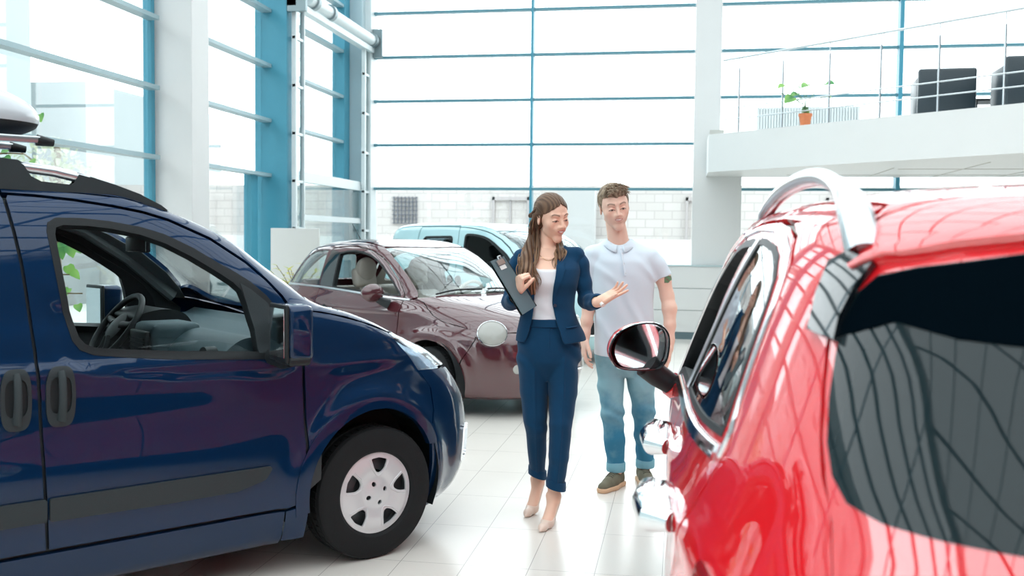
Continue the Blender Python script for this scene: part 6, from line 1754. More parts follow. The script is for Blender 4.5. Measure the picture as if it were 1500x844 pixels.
    sl.chain([(0.160, 0.016, 1.416), (0.182, 0.018, 1.37), (0.200, 0.022, 1.27), (0.217, 0.028, 1.178), (0.240, -0.06, 1.176), (0.258, -0.135, 1.184)], [0.040, 0.042, 0.041, 0.043, 0.041, 0.039], 0.02)
    sl.add(folds(0.0028, 20, 45, 60, 0.0, 1.185, 0.055), (0, 0, 1.2), 1, 1, 'd')
    sl.add(folds(0.0025, 35, 30, 28, 1.0), (0, 0, 1.2), 1, 1, 'd')
    # hollow cuffs
    sl.cap((-0.160, -0.14, 1.200), (-0.150, -0.22, 1.230), 0.031, 0.036, 0.003, 's'); sl.cap((0.258, -0.15, 1.184), (0.275, -0.22, 1.192), 0.031, 0.036, 0.003, 's')
    jk.add(folds(0.0022, 40, 10, 14, 0.3, 1.12, 0.10), (0, 0, 1.2), 1, 1, 'd')
    bl = field_mesh('blazer', [snet(jk, (-0.26, -0.22, 0.90), (0.34, 0.22, 1.48), 0.0028), snet(sl, (-0.27, -0.20, 1.08), (-0.07, 0.12, 1.47), 0.0028), snet(sl, (0.10, -0.20, 1.08), (0.34, 0.12, 1.48), 0.0028)], NAVY, root)
    def jfront(x, z, o=0.004):   # front surface of the blazer by marching
        y = -0.25
        for _ in range(60):
            d = jo(np.array([[x, y, z]]))[0]
            if d < 0.0004: break
            y += d*0.8
        return np.array([x, y-o, z])
    # lapels with a notch, collar
    def lapel(name, outl):
        C = np.array(outl); V = []; r = geometry.delaunay_2d_cdt([Vector(p) for p in dens(outl, 0.012)], [(i, (i+1) % len(dens(outl, 0.012))) for i in range(len(dens(outl, 0.012)))], [], 1, 1e-5)
        bm = bmesh.new(); vs = [jfront(v[0], v[1], 0.0055) for v in r[0]]
        A = [bm.verts.new(v) for v in vs]; Bv = [bm.verts.new(v+np.array([0, 0.005, 0])) for v in vs]
        cnt = {}
        for f in r[2]:
            bm.faces.new([A[i] for i in f]); bm.faces.new([Bv[i] for i in f][::-1])
            for i in range(len(f)): cnt[(f[i], f[(i+1) % len(f)])] = 1
        for (a, c) in cnt:
            if (c, a) not in cnt: bm.faces.new((A[c], A[a], Bv[a], Bv[c]))
        return obj(name, bm, NAVY, bl, smooth=True, ang=0.8)
    lapel('lapel', [(0.058, 1.415), (0.050, 1.36), (0.047, 1.32), (0.036, 1.25), (0.032, 1.185), (0.062, 1.25), (0.085, 1.31), (0.098, 1.352), (0.088, 1.364), (0.098, 1.385), (0.080, 1.405)])
    lapel('lapel', [(-0.050, 1.405), (-0.056, 1.36), (-0.059, 1.30), (-0.061, 1.22), (-0.085, 1.29), (-0.100, 1.335), (-0.092, 1.348), (-0.098, 1.37), (-0.075, 1.40)])
    bm = bmesh.new()
    add_tube(bm, catmull([(-0.056, -0.045, 1.395), (-0.066, -0.01, 1.430), (-0.050, 0.045, 1.452), (0.012, 0.072, 1.458), (0.072, 0.045, 1.456), (0.088, -0.01, 1.436), (0.072, -0.048, 1.402)], 5, closed=False), 0.014, n=10, flat=(1, 0.6))
    obj('collar', bm, NAVY, bl, smooth=True)
    bm = bmesh.new(); p = jfront(0.046, 1.160, 0.002); add_cyl(bm, tuple(p), tuple(p+np.array([0.001, -0.006, 0])), 0.0085, n=20)
    obj('button', bm, mat('navy_button', (0.02, 0.035, 0.06), rough=0.3), bl, smooth=True, ang=0.5)
    bm = bmesh.new()
    for (x0, x1, z0, z1) in ((0.105, 0.165, 1.045, 1.052),):
        add_tube(bm, [Vector(tuple(jfront(x0+(x1-x0)*i/6, z0+(z1-z0)*i/6, 0.002))) for i in range(7)], 0.005, n=8, flat=(1, 0.5))
    obj('pocket_welt', bm, NAVY, bl, smooth=True)
    # shoes: pointed court shoes on a thin heel
    for (an, he, ba, to) in (LF, RF):
        s_ = Field(); an, he, ba, to = [np.array(v) for v in (an, he, ba, to)]
        d = to-ba; d /= np.linalg.norm(d); tip = to+d*0.030; tip[2] = max(0.010, tip[2]-0.006)
        s_.cap(he+[0, 0.0, -0.014], ba+[0, 0, -0.006], 0.030, 0.032, 0.02); s_.cap(ba+[0, 0, -0.006], to+[0, 0, -0.002], 0.0315, 0.020, 0.02); s_.cap(to+[0, 0, -0.002], tip, 0.020, 0.007, 0.02)
        s_.cap(he+[0, 0.008, 0.0], he+[0, 0.010, 0.022], 0.029, 0.026, 0.01)
        ins = Field(); ax_ = (ba-he); 
        ins.cap(he+[0, 0.0, 0.012], ba+[0, -0.005, 0.022], 0.0265, 0.030, 0.01); ins.cap(he+[0, 0.0, 0.05], ba+[0, -0.01, 0.06], 0.034, 0.036, 0.01)
        s_.add(lambda P, ins=ins: ins(P), (he+ba)/2, 0.14, 0.003, 's')
        bot = lambda P, he=he, ba=ba: np.where(P[:, 1] < ba[1], 0.002-P[:, 2], (0.002+(P[:, 1]-ba[1])/(he[1]-ba[1])*(he[2]-0.030))-P[:, 2])
        s_.add(bot, ba, 1, 0.003, 'i')
        sh = field_mesh('court_shoe', [snet(s_, np.minimum(tip, he)-0.06, np.maximum(he, ba)+0.07, 0.0022)], mat('nude_leather', (0.72, 0.55, 0.46), rough=0.3, coat=0.3), root)
        g0 = he+[0, 0.015, -0.030]; lowz = 0.0 if he is LF[1] or he[2] < 0.13 else 0.045
        bm = bmesh.new(); add_tube(bm, [tuple(g0), (he[0], he[1]+0.018, (he[2]+lowz)/2*0.9), (he[0], he[1]+0.012, lowz+0.004), (he[0], he[1]+0.012, lowz)], [0.018, 0.008, 0.006, 0.0065], n=12)
        obj('heel', bm, MATS['nude_leather'], sh, smooth=True)
    # watch / bracelet
    bm = bmesh.new(); c = Vector((0.268, -0.186, 1.191)); ax = Vector((0.35, -0.80, 0.25)).normalized()
    M = Matrix.Translation(c) @ ax.to_track_quat('Z', 'Y').to_matrix().to_4x4() @ Matrix.Diagonal((1.0, 0.95, 1, 1))
    add_lathe(bm, [(0.0245, -0.006), (0.0275, -0.005), (0.0285, 0), (0.0275, 0.005), (0.0245, 0.006)], M, n=36)
    GOLD = mat('gold', (0.80, 0.58, 0.32), rough=0.22, metal=1.0)
    wt = obj('wrist_watch', bm, GOLD, root, smooth=True)
    bm = bmesh.new(); add_cyl(bm, (0.278, -0.215, 1.182), (0.284, -0.224, 1.172), 0.015, n=28); obj('watch_face', bm, mat('watch_white', (0.8, 0.8, 0.78), rough=0.2), wt, smooth=True, ang=0.5)
    # fine necklace
    bm = bmesh.new(); pts = []
    for i in range(21):
        x = -0.040+0.10*i/20; z = 1.425-0.036*math.sin(PI*i/20)
        y = -0.12
        for _ in range(50):
            dd = body(np.array([[x, y, z]]))[0]
            if dd < 0.0012: break
            y += dd*0.8
        pts.append((x, y, z))
    add_tube(bm, pts, 0.0011, n=6); obj('necklace', bm, GOLD, root, smooth=True)
    # hair: swept cap, twist at the side, long waves over the near shoulder
    hc = Field(); s = 1.0
    hc.ell(H.w((0, 0.020, 0.036)), (0.083, 0.104, 0.093), 0.01, 'u', H.R)
    hc.ell(H.w((0, 0.055, -0.02)), (0.072, 0.060, 0.070), 0.03, 'u', H.R)
    def facecut(P):
        q = H.l(P); x, y, z = q[:, 0], q[:, 1], q[:, 2]
        # hairline: an arch over the forehead, swept down to the temples and behind the ears
        lim = 0.084-0.55*np.clip(np.abs(x-0.006), 0, 1)-6.0*np.clip(np.abs(x-0.006)-0.030, 0, 1)**2
        a = z-lim            # negative below the hairline
        yl = -0.020+0.0*z+np.clip(0.02-z, 0, 0.1)*0.55
        return np.maximum(a, y-np.maximum(yl, -0.02))
    hc.add(facecut, H.w((0, -0.08, 0.0)), 0.20, 0.006, 's')
    hc.ell(H.w((0, -0.06, -0.085)), (0.07, 0.07, 0.06), 0.01, 's', H.R)
    def comb(P):
        q = H.l(P); a = np.arctan2(q[:, 2]-0.03, q[:, 1]+0.04)
        part = 0.0035*np.exp(-((q[:, 0]-0.006)/0.004)**2)*(q[:, 2] > 0.04)
        return 0.0008*np.sin(q[:, 0]*300+a*9+2*np.sin(a*3))+0.0005*np.sin(q[:, 0]*800+a*20)+part
    hc.add(comb, (0, 0, 1.6), 1, 1, 'd')
    def hcol(P):
        q = H.l(P); lw = np.clip((1.54-P[:, 2])/0.04, 0, 1)
        n_ = (0.5+0.5*np.sin(q[:, 0]*420+q[:, 1]*60+np.sin(q[:, 2]*50)*2))*(1-lw)+lw*(0.5+0.5*np.sin(P[:, 0]*330+2.2*np.sin(P[:, 2]*26)+0.8*np.sin(P[:, 0]*90))); n_ = n_[:, None]
        c = np.array((0.075, 0.040, 0.024))*(1-n_)+np.array((0.155, 0.088, 0.052))*n_
        lg = np.clip((1.46-P[:, 2])/0.2, 0, 1)[:, None]*np.clip(n_*1.2-0.2, 0, 1)
        return c*(1-lg)+np.array((0.34, 0.19, 0.11))*lg
    hm = Field()
    hm.chain([H.w((-0.060, 0.045, 0.0)), (-0.066, 0.042, 1.52), (-0.082, 0.010, 1.455), (-0.104, -0.050, 1.39), (-0.098, -0.098, 1.335), (-0.080, -0.122, 1.275), (-0.068, -0.126, 1.225)], [0.030, 0.026, 0.030, 0.034, 0.034, 0.026, 0.012], 0.02)
    hm.chain([H.w((0.050, 0.055, -0.02)), (0.062, 0.030, 1.47), (0.074, -0.030, 1.435), (0.066, -0.075, 1.40)], [0.024, 0.022, 0.018, 0.010], 0.02)
    hm.add(lambda P: 0.0034*np.sin(P[:, 0]*260+2.2*np.sin(P[:, 2]*26))+0.0014*np.sin(P[:, 0]*520+2.0*np.sin(P[:, 2]*30+1)), (0, 0, 1.4), 1, 1, 'd')
    mass_ = snet(hm, (-0.17, -0.18, 1.19), (0.12, 0.10, 1.66), 0.0026)
    cap_ = snet(hc, H.c-0.15, H.c+0.15, 0.0022)
    hr = field_mesh('hair', [cap_, mass_], HAIRM, root, hcol)
    dk, ltc = (0.055, 0.030, 0.020), (0.34, 0.19, 0.105)
    w = H.w
    G1 = [w((-0.070, 0.040, 0.02)), w((-0.082, 0.045, -0.045)), (-0.070, 0.035, 1.50), (-0.096, -0.010, 1.43), (-0.118, -0.085, 1.36), (-0.098, -0.128, 1.29), (-0.078, -0.135, 1.235)]
    G2 = [w((-0.060, 0.055, 0.0)), w((-0.072, 0.060, -0.06)), (-0.060, 0.045, 1.49), (-0.080, 0.00, 1.42), (-0.090, -0.080, 1.35), (-0.066, -0.125, 1.28), (-0.060, -0.130, 1.215)]
    G3 = [w((-0.074, 0.025, -0.035)), w((-0.070, 0.020, -0.08)), (-0.040, -0.020, 1.46), (-0.052, -0.070, 1.40), (-0.060, -0.115, 1.34), (-0.035, -0.130, 1.28), (-0.052, -0.130, 1.225)]
    G4 = [w((0.060, 0.050, -0.03)), w((0.064, 0.055, -0.08)), (0.066, 0.010, 1.455), (0.082, -0.050, 1.43), (0.070, -0.095, 1.38)]
    G5 = [w((0.050, 0.050, -0.05)), (0.058, 0.0, 1.47), (0.055, -0.062, 1.42), (0.046, -0.095, 1.37), (0.050, -0.115, 1.31)]
    strands('long_hair', [
        (G1, [0.010, 0.014, 0.018, 0.026, 0.028, 0.022, 0.010], 120, 0.0034, 0.012, 2.2, (dk, ltc)),
        (G2, [0.012, 0.016, 0.020, 0.024, 0.024, 0.018, 0.008], 90, 0.0034, 0.012, 2.4, (dk, ltc)),
        (G3, [0.006, 0.008, 0.008, 0.010, 0.012, 0.010, 0.006], 12, 0.0035, 0.007, 2.5, (dk, ltc)),
        (G4, [0.010, 0.012, 0.014, 0.014, 0.006], 26, 0.005, 0.006, 1.6, (dk, (0.42, 0.26, 0.15))),
        (G5, [0.006, 0.008, 0.009, 0.010, 0.004], 9, 0.0032, 0.008, 1.8, (dk, ltc)),
        ([w((-0.058, 0.02, 0.075)), w((-0.078, 0.045, 0.035)), w((-0.070, 0.085, 0.0)), w((-0.02, 0.110, -0.01))], [0.008, 0.008, 0.008, 0.008], 22, 0.0060, 0.003, 1.5, (dk, (0.2, 0.12, 0.08))),
        ([w((-0.062, 0.058, 0.03)), w((-0.082, 0.070, 0.012)), w((-0.078, 0.088, -0.008)), w((-0.055, 0.098, -0.005))], [0.007]*4, 14, 0.0065, 0.004, 1.5, (dk, (0.2, 0.12, 0.08))),
    ], HAIRM, hr, seed=3)
    return root

# ------------------------------------------------------------------ the man
def build_man():
    root = empty('person', (-0.3091, 6.0327, 0), YAW, 'person in a white polo shirt and blue jeans, standing behind the suited person, hands down', 'person')
    skin = (0.80, 0.52, 0.41)
    H = Head((-0.092, -0.030, 1.695), rotm(5, 12, 9), 1.09, male=True)
    TOR = [(0.72, 0.150, 0.115, -0.015, 0.01), (0.85, 0.172, 0.125, -0.018, 0.01), (0.95, 0.168, 0.118, -0.022, 0.005), (1.05, 0.162, 0.112, -0.026, 0.0), (1.17, 0.172, 0.116, -0.030, 0.0), (1.28, 0.186, 0.122, -0.034, 0.0),
           (1.36, 0.190, 0.115, -0.038, 0.005), (1.42, 0.180, 0.092, -0.042, 0.012), (1.47, 0.125, 0.070, -0.050, 0.02), (1.50, 0.070, 0.058, -0.056, 0.02)]
    body = Field(); H.build(body)
    body.cap(H.w((0, 0.030, -0.04)), (-0.056, 0.018, 1.47), 0.056, 0.064, 0.008)
    body.cap((-0.17, 0.01, 1.385), (0.095, 0.01, 1.385), 0.036, 0.036, 0.03); body.cap((-0.10, 0.02, 1.44), (-0.02, 0.02, 1.44), 0.045, 0.045, 0.03)
    top = snet(body, (-0.28, -0.19, 1.36), (0.20, 0.17, 1.85), 0.0021)
    inner = Field(); inner.loft(TOR, 0.03, grow=-0.014)
    inner.chain([(-0.09, 0.01, 0.80), (-0.085, -0.03, 0.45), (-0.052, -0.01, 0.10)], [0.078, 0.052, 0.038], 0.02)
    inner.chain([(0.065, 0.01, 0.80), (0.110, 0.03, 0.46), (0.135, 0.10, 0.10)], [0.078, 0.052, 0.038], 0.02)
    inn = snet(inner, (-0.24, -0.16, 0.06), (0.22, 0.20, 1.42), 0.007)
    arL = Field(); arL.chain([(0.160, 0.015, 1.345), (0.215, 0.02, 1.27), (0.240, 0.015, 1.165), (0.252, -0.01, 1.09), (0.252, -0.035, 0.99), (0.250, -0.05, 0.90)], [0.050, 0.046, 0.040, 0.043, 0.034, 0.026], 0.02)
    hand_chain(arL, (0.249, -0.055, 0.875), (-0.05, -0.16, -0.98), (-0.95, 0.15, 0.0), side=-1, curl=(16, 20, 24, 28), spread=2, thumb=(25, 25), s=1.03, wr=0.027)
    al = snet(arL, (0.08, -0.18, 0.64), (0.34, 0.12, 1.40), 0.0024)
    arR = Field(); arR.chain([(-0.225, 0.015, 1.34), (-0.232, 0.02, 1.28), (-0.225, 0.02, 1.19), (-0.232, 0.0, 1.11), (-0.246, -0.02, 1.01), (-0.256, -0.035, 0.93)], [0.050, 0.046, 0.040, 0.043, 0.034, 0.026], 0.02)
    hand_chain(arR, (-0.258, -0.04, 0.905), (-0.06, -0.14, -0.98), (0.95, 0.15, 0.0), side=1, curl=(16, 20, 24, 28), spread=2, thumb=(25, 25), s=1.03, wr=0.027)
    ar = snet(arR, (-0.36, -0.18, 0.66), (-0.12, 0.12, 1.40), 0.0024)
    def col(P):
        c = H.tint(P, skin, (0.66, 0.32, 0.28), (0.13, 0.075, 0.05), smile=True)
        # tattoo on the upper arm
        m = (P[:, 0] > 0.19) & (P[:, 2] < 1.312) & (P[:, 2] > 1.245) & (P[:, 1] < 0.035)
        u = (P[:, 0]-0.235)/0.045; v = (P[:, 2]-1.272)/0.030
        r = np.hypot(u, v); blob = m & (r < 0.85+0.25*np.sin(np.arctan2(v, u)*3+1)) & (P[:, 0] > 0.215)
        c[blob] = (0.13, 0.24, 0.13)
        c[blob & (np.sin(P[:, 2]*220+P[:, 0]*160) > 0.75)] = (0.20, 0.12, 0.10)
        return c
    field_mesh('body', [top, inn, al, ar], SKINM, root, col)
    # polo shirt
    pf = Field(); pf.loft([(0.80, 0.176, 0.132, -0.022, 0.008), (0.88, 0.180, 0.134, -0.022, 0.006), (0.97, 0.179, 0.130, -0.024, 0.004), (1.07, 0.178, 0.126, -0.027, 0.0), (1.17, 0.185, 0.128, -0.030, 0.0), (1.28, 0.195, 0.132, -0.034, 0.0), (1.36, 0.196, 0.124, -0.038, 0.005), (1.42, 0.186, 0.100, -0.042, 0.012), (1.47, 0.130, 0.078, -0.050, 0.02), (1.50, 0.082, 0.066, -0.056, 0.02)], 0.03, z0=0.79, z1=1.505)
    pf.cap((-0.195, 0.01, 1.398), (0.118, 0.01, 1.398), 0.054, 0.054, 0.03); pf.cap((-0.16, 0.015, 1.425), (-0.09, 0.02, 1.462), 0.040, 0.045, 0.03); pf.cap((0.085, 0.015, 1.425), (-0.03, 0.02, 1.462), 0.040, 0.045, 0.03)
    pf.chain([(0.128, 0.01, 1.395), (0.166, 0.015, 1.345), (0.207, 0.018, 1.285)], [0.056, 0.058, 0.057], 0.03)
    pf.chain([(-0.215, 0.01, 1.405), (-0.232, 0.015, 1.34), (-0.232, 0.018, 1.28)], [0.058, 0.056, 0.053], 0.03)
    cut = Field(); cut.cap((0.222, 0.018, 1.262), (0.262, 0.018, 1.18), 0.0510, 0.060, 0.01)
    # sleeve ends, cut square to the arm
    nl = np.array([0.42, 0, -0.90]); nl /= np.linalg.norm(nl)
    pf.add(lambda P: np.where(P[:, 0] > 0.150+0.4*np.clip(1.25-P[:, 2], 0, 1), (P-np.array([0.207, 0.018, 1.285]))@nl-0.010, -1), (0, 0, 1.2), 1, 0.003, 'i')
    nr_ = np.array([-0.05, 0, -1.0]); nr_ /= np.linalg.norm(nr_)
    pf.add(lambda P: np.where(P[:, 0] < -0.225, (P-np.array([-0.232, 0.018, 1.28]))@nr_-0.010, -1), (0, 0, 1.2), 1, 0.003, 'i')
    pf.cap((-0.058, 0.012, 1.46), (-0.064, -0.012, 1.56), 0.060, 0.072, 0.004, 's')
    pf.add(folds(0.0042, 34, 12, 10, 0.6, 1.02, 0.22), (0, 0, 1.1), 1, 1, 'd')
    pf.add(folds(0.0025, 22, 18, 40, 2.0, 1.30, 0.12), (0, 0, 1.1), 1, 1, 'd')
    pf.add(lambda P: 0.812+0.01*np.sin(P[:, 0]*14)-P[:, 2], (0, 0, 0.8), 1, 0.003, 'i')
    sh = field_mesh('polo_shirt', [snet(pf, (-0.32, -0.19, 0.78), (0.30, 0.18, 1.52), 0.0031)], WPIQUE, root)
    def pfr(x, z, o=0.003):
        y = -0.25
        for _ in range(60):
            d = pf(np.array([[x, y, z]]))[0]
            if d < 0.0004: break
            y += d*0.8
            if y > 0.1: break
        return (x, y-o, z)
    # collar: two turned-down wings and the stand behind the neck
    cx0, cy0 = -0.060, 0.010
    bm = bmesh.new(); inner_, mid, outer = [], [], []
    n = 46
    for i in range(n+1):
        a = math.radians(-78+ (360-24)*i/n)+0.0
        ang = -PI/2+math.radians(12)+ (2*PI-math.radians(24))*i/n
        c, s_ = math.cos(ang), math.sin(ang)
        z = 1.495-0.030*max(0, -s_)**1.5+0.018*max(0, s_)
        dr = 0.034-0.014*max(0, s_)
        front = max(0, -s_)
        inner_.append(bm.verts.new((cx0+0.062*c, cy0+0.062*s_, z-0.004)))
        mid.append(bm.verts.new((cx0+0.067*c, cy0+0.068*s_, z+0.004)))
        outer.append(bm.verts.new((cx0+(0.067+dr)*c, cy0+(0.068+dr*0.95)*s_-0.012*front, z-0.020-0.022*front**3)))
    for i in range(n):
        bm.faces.new((inner_[i], inner_[i+1], mid[i+1], mid[i])); bm.faces.new((mid[i], mid[i+1], outer[i+1], outer[i]))
    c_ = obj('collar', bm, WPIQUE, sh, smooth=True, ang=1.4)
    so = c_.modifiers.new('thickness', 'SOLIDIFY'); so.thickness = 0.003
    bm = bmesh.new()
    P_ = [pfr(-0.052+0.002*i, 1.448-0.0145*i, 0.0012) for i in range(12)]
    add_tube(bm, P_, 0.014, n=10, flat=(1, 0.22)); pl = obj('placket', bm, WPIQUE, sh, smooth=True)
    for i in (2, 6, 10):
        bm = bmesh.new(); p = pfr(-0.052+0.002*i, 1.448-0.0145*i, 0.003); add_cyl(bm, p, (p[0], p[1]-0.0035, p[2]), 0.0055, n=14); obj('button', bm, mat('button_white', (0.7, 0.72, 0.74), rough=0.3), sh, smooth=True, ang=0.5)
    # sleeve hem
    # jeans
    m = bpy.data.materials.new('washed_denim'); m.use_nodes = True; t = m.node_tree; b = t.nodes['Principled BSDF']
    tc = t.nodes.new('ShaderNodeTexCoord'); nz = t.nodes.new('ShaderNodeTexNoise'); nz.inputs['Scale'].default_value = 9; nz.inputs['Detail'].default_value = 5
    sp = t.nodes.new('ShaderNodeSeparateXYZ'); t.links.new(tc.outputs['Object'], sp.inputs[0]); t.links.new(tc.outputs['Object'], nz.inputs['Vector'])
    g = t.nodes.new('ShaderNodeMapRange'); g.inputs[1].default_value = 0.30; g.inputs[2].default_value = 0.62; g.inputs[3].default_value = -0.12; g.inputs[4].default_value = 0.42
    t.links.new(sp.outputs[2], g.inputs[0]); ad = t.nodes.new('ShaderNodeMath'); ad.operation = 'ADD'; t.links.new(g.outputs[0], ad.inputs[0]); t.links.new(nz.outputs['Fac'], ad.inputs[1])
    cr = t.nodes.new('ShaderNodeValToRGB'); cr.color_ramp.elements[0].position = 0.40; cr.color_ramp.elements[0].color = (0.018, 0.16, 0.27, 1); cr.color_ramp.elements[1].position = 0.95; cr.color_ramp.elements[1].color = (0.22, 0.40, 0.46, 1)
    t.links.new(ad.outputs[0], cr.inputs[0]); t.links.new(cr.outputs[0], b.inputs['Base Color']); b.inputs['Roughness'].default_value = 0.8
    n2 = t.nodes.new('ShaderNodeTexNoise'); n2.inputs['Scale'].default_value = 600; t.links.new(tc.outputs['Object'], n2.inputs['Vector']); bp = t.nodes.new('ShaderNodeBump'); bp.inputs['Strength'].default_value = 0.25; bp.inputs['Distance'].default_value = 0.002
    t.links.new(n2.outputs['Fac'], bp.inputs['Height']); t.links.new(bp.outputs['Normal'], b.inputs['Normal'])
    DEN = m
    jn = Field(); jn.loft([(0.68, 0.100, 0.070, -0.015, 0.01), (0.73, 0.145, 0.105, -0.015, 0.01), (0.80, 0.172, 0.124, -0.018, 0.01), (0.88, 0.165, 0.118, -0.020, 0.01), (0.95, 0.155, 0.112, -0.022, 0.005)], 0.02)
    jn.chain([(-0.092, 0.01, 0.80), (-0.094, 0.0, 0.62), (-0.084, -0.025, 0.46), (-0.070, -0.020, 0.30), (-0.056, -0.008, 0.135)], [0.092, 0.078, 0.066, 0.062, 0.053], 0.02)
    jn.chain([(0.068, 0.01, 0.80), (0.092, 0.015, 0.62), (0.112, 0.03, 0.47), (0.126, 0.065, 0.30), (0.136, 0.10, 0.135)], [0.092, 0.080, 0.067, 0.062, 0.053], 0.02)
    jn.add(folds(0.0045, 14, 12, 62, 0.2, 0.45, 0.07), (0, 0, 0.5), 1, 1, 'd'); jn.add(folds(0.004, 25, 10, 35, 0.8, 0.72, 0.12), (0, 0, 0.5), 1, 1, 'd'); jn.add(folds(0.003, 14, 16, 45, 0.9, 0.25, 0.12), (0, 0, 0.5), 1, 1, 'd')
    jn.add(lambda P: 0.108-P[:, 2], (0, 0, 0.2), 1, 0.003, 'i')
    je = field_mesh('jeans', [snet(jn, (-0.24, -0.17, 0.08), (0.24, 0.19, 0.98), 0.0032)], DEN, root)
    for (cx, cyy) in ((-0.0555, -0.007), (0.1365, 0.102)):
        bm = bmesh.new(); add_lathe(bm, [(0.050, 0.098), (0.0555, 0.096), (0.0585, 0.104), (0.0585, 0.148), (0.0555, 0.154), (0.050, 0.152)], Matrix.Translation((cx, cyy, 0)), n=40)
        obj('turn_up', bm, mat('denim_reverse', (0.16, 0.36, 0.44), rough=0.85, noise=0.1, nscale=300), je, smooth=True)
    bm = bmesh.new(); add_box(bm, -0.150, -0.085, -0.128, -0.122, 0.755, 0.815, Matrix.Translation((0.03, 0.004, 0.0)), 0.004)
    # shoes
    OL = mat('olive_suede', (0.135, 0.125, 0.085), rough=0.85, noise=0.12, nscale=200, bump=0.2); GUM = mat('gum_sole', (0.62, 0.40, 0.25), rough=0.6)
    for (heel, toe) in (((-0.022, 0.035), (-0.160, -0.175)), ((0.120, 0.165), (0.150, -0.085))):
        he = np.array([*heel, 0.0]); to = np.array([*toe, 0.0]); d = to-he; L = np.linalg.norm(d); d /= L; q = np.array([-d[1], d[0], 0])
        up = Field()
        A = lambda u, z, v=0.0: he+d*(u*L)+q*v+np.array([0, 0, z])
        up.cap(A(0.06, 0.044), A(0.45, 0.042), 0.032, 0.037, 0.02); up.cap(A(0.45, 0.040), A(0.90, 0.030), 0.039, 0.031, 0.02); up.cap(A(0.10, 0.07), A(0.12, 0.100), 0.034, 0.036, 0.02); up.cap(A(0.24, 0.082), A(0.62, 0.044), 0.026, 0.028, 0.03)
        up.add(lambda P: 0.026-P[:, 2], he, 1, 0.002, 'i')
        up.cap(A(0.14, 0.115), A(0.16, 0.16), 0.030, 0.034, 0.004, 's')
        lo = np.minimum(he, to)-[0.07, 0.07, 0]; hi = np.maximum(he, to)+[0.07, 0.07, 0.15]
        s1 = field_mesh('sneaker', [snet(up, lo, hi, 0.0025)], OL, root)
        so_ = Field(); so_.cap(A(0.05, 0.018), A(0.5, 0.018), 0.041, 0.043, 0.03); so_.cap(A(0.5, 0.018), A(0.90, 0.018), 0.046, 0.038, 0.03)
        so_.add(lambda P: np.abs(P[:, 2]-0.0140)-0.0138, he, 1, 0.005, 'i')
        field_mesh('sole', [snet(so_, lo-[0, 0, 0.02], hi, 0.0025)], GUM, s1)
        bm = bmesh.new()
        for i in range(5):
            u = 0.34+0.062*i
            def tp_(v):
                z = 0.17
                for _ in range(60):
                    dd = up(A(u, z, v)[None])[0]
                    if dd < 0.0006: break
                    z -= dd*0.8
                return tuple(A(u, z+0.0012, v))
            add_tube(bm, [tp_(v) for v in (-0.024, -0.014, 0.0, 0.014, 0.024)], 0.0030, n=6)
        obj('lace', bm, mat('olive_lace', (0.10, 0.095, 0.07), rough=0.9), s1, smooth=True)
    # hair: short, brushed up and across
    hc = Field(); hc.ell(H.w((0, 0.020, 0.042)), np.array((0.086, 0.104, 0.093))*1.06, 0.01, 'u', H.R)
    hc.ell(H.w((0.010, -0.036, 0.094)), np.array((0.064, 0.048, 0.032))*1.06, 0.02, 'u', H.R)
    def facecut(P):
        q = H.l(P); x, y, z = q[:, 0], q[:, 1], q[:, 2]
        lim = 0.068-10*np.clip(np.abs(x)-0.040, 0, 1)**2-0.02*np.cos(x*50)*0.15
        yl = -0.030+np.clip(0.0-z, 0, 0.1)*1.3
        side = np.maximum(z-lim, y-yl)
        low = np.maximum(z+0.045, y-0.2)
        return np.minimum(side, np.maximum(z+0.03+np.clip(0.06-y, -0.03, 0.06)*0.6, -1))
    hc.add(facecut, H.w((0, -0.02, -0.02)), 0.25, 0.005, 's')
    def comb(P):
        q = H.l(P); return 0.0018*np.sin(q[:, 0]*90+q[:, 1]*190+1.5*np.sin(q[:, 0]*50))+0.0010*np.sin(q[:, 0]*160-q[:, 1]*330+q[:, 2]*60)
    hc.add(comb, (0, 0, 1.6), 1, 1, 'd')
    def hcol(P):
        q = H.l(P); n_ = (0.5+0.5*np.sin(q[:, 0]*260+q[:, 1]*160+np.sin(q[:, 2]*90)*2))[:, None]
        return np.array((0.150, 0.105, 0.070))*(1-n_)+np.array((0.30, 0.225, 0.155))*n_
    hr = field_mesh('hair', [snet(hc, H.c-0.17, H.c+0.17, 0.0024)], HAIRM, root, hcol)
    rnd = random.Random(5); sp_ = []
    w = H.w
    for i in range(150):
        th = rnd.uniform(-1.2, 1.2); u = rnd.random()
        x = 0.060*math.sin(th); y = -0.075+0.12*u; z = 0.118+0.010*math.cos(th*1.2)-0.012*abs(th)-0.35*max(0, u-0.45)**2-0.12*max(0, 0.25-u)
        p0 = w((x, y, z-0.012)); dx = 0.020+0.008*rnd.random()
        sp_.append(([p0, w((x+dx*0.4, y-0.010, z+0.004+0.006*rnd.random())), w((x+dx*0.9, y-0.016, z+0.002)), w((x+dx*1.3, y-0.018, z-0.006))], [0.003]*4, 1, 0.0042, 0.001, 1, ((0.13, 0.09, 0.06), (0.36, 0.27, 0.19))))
    strands('short_locks', sp_, HAIRM, hr, seed=5, n=6)
    return root

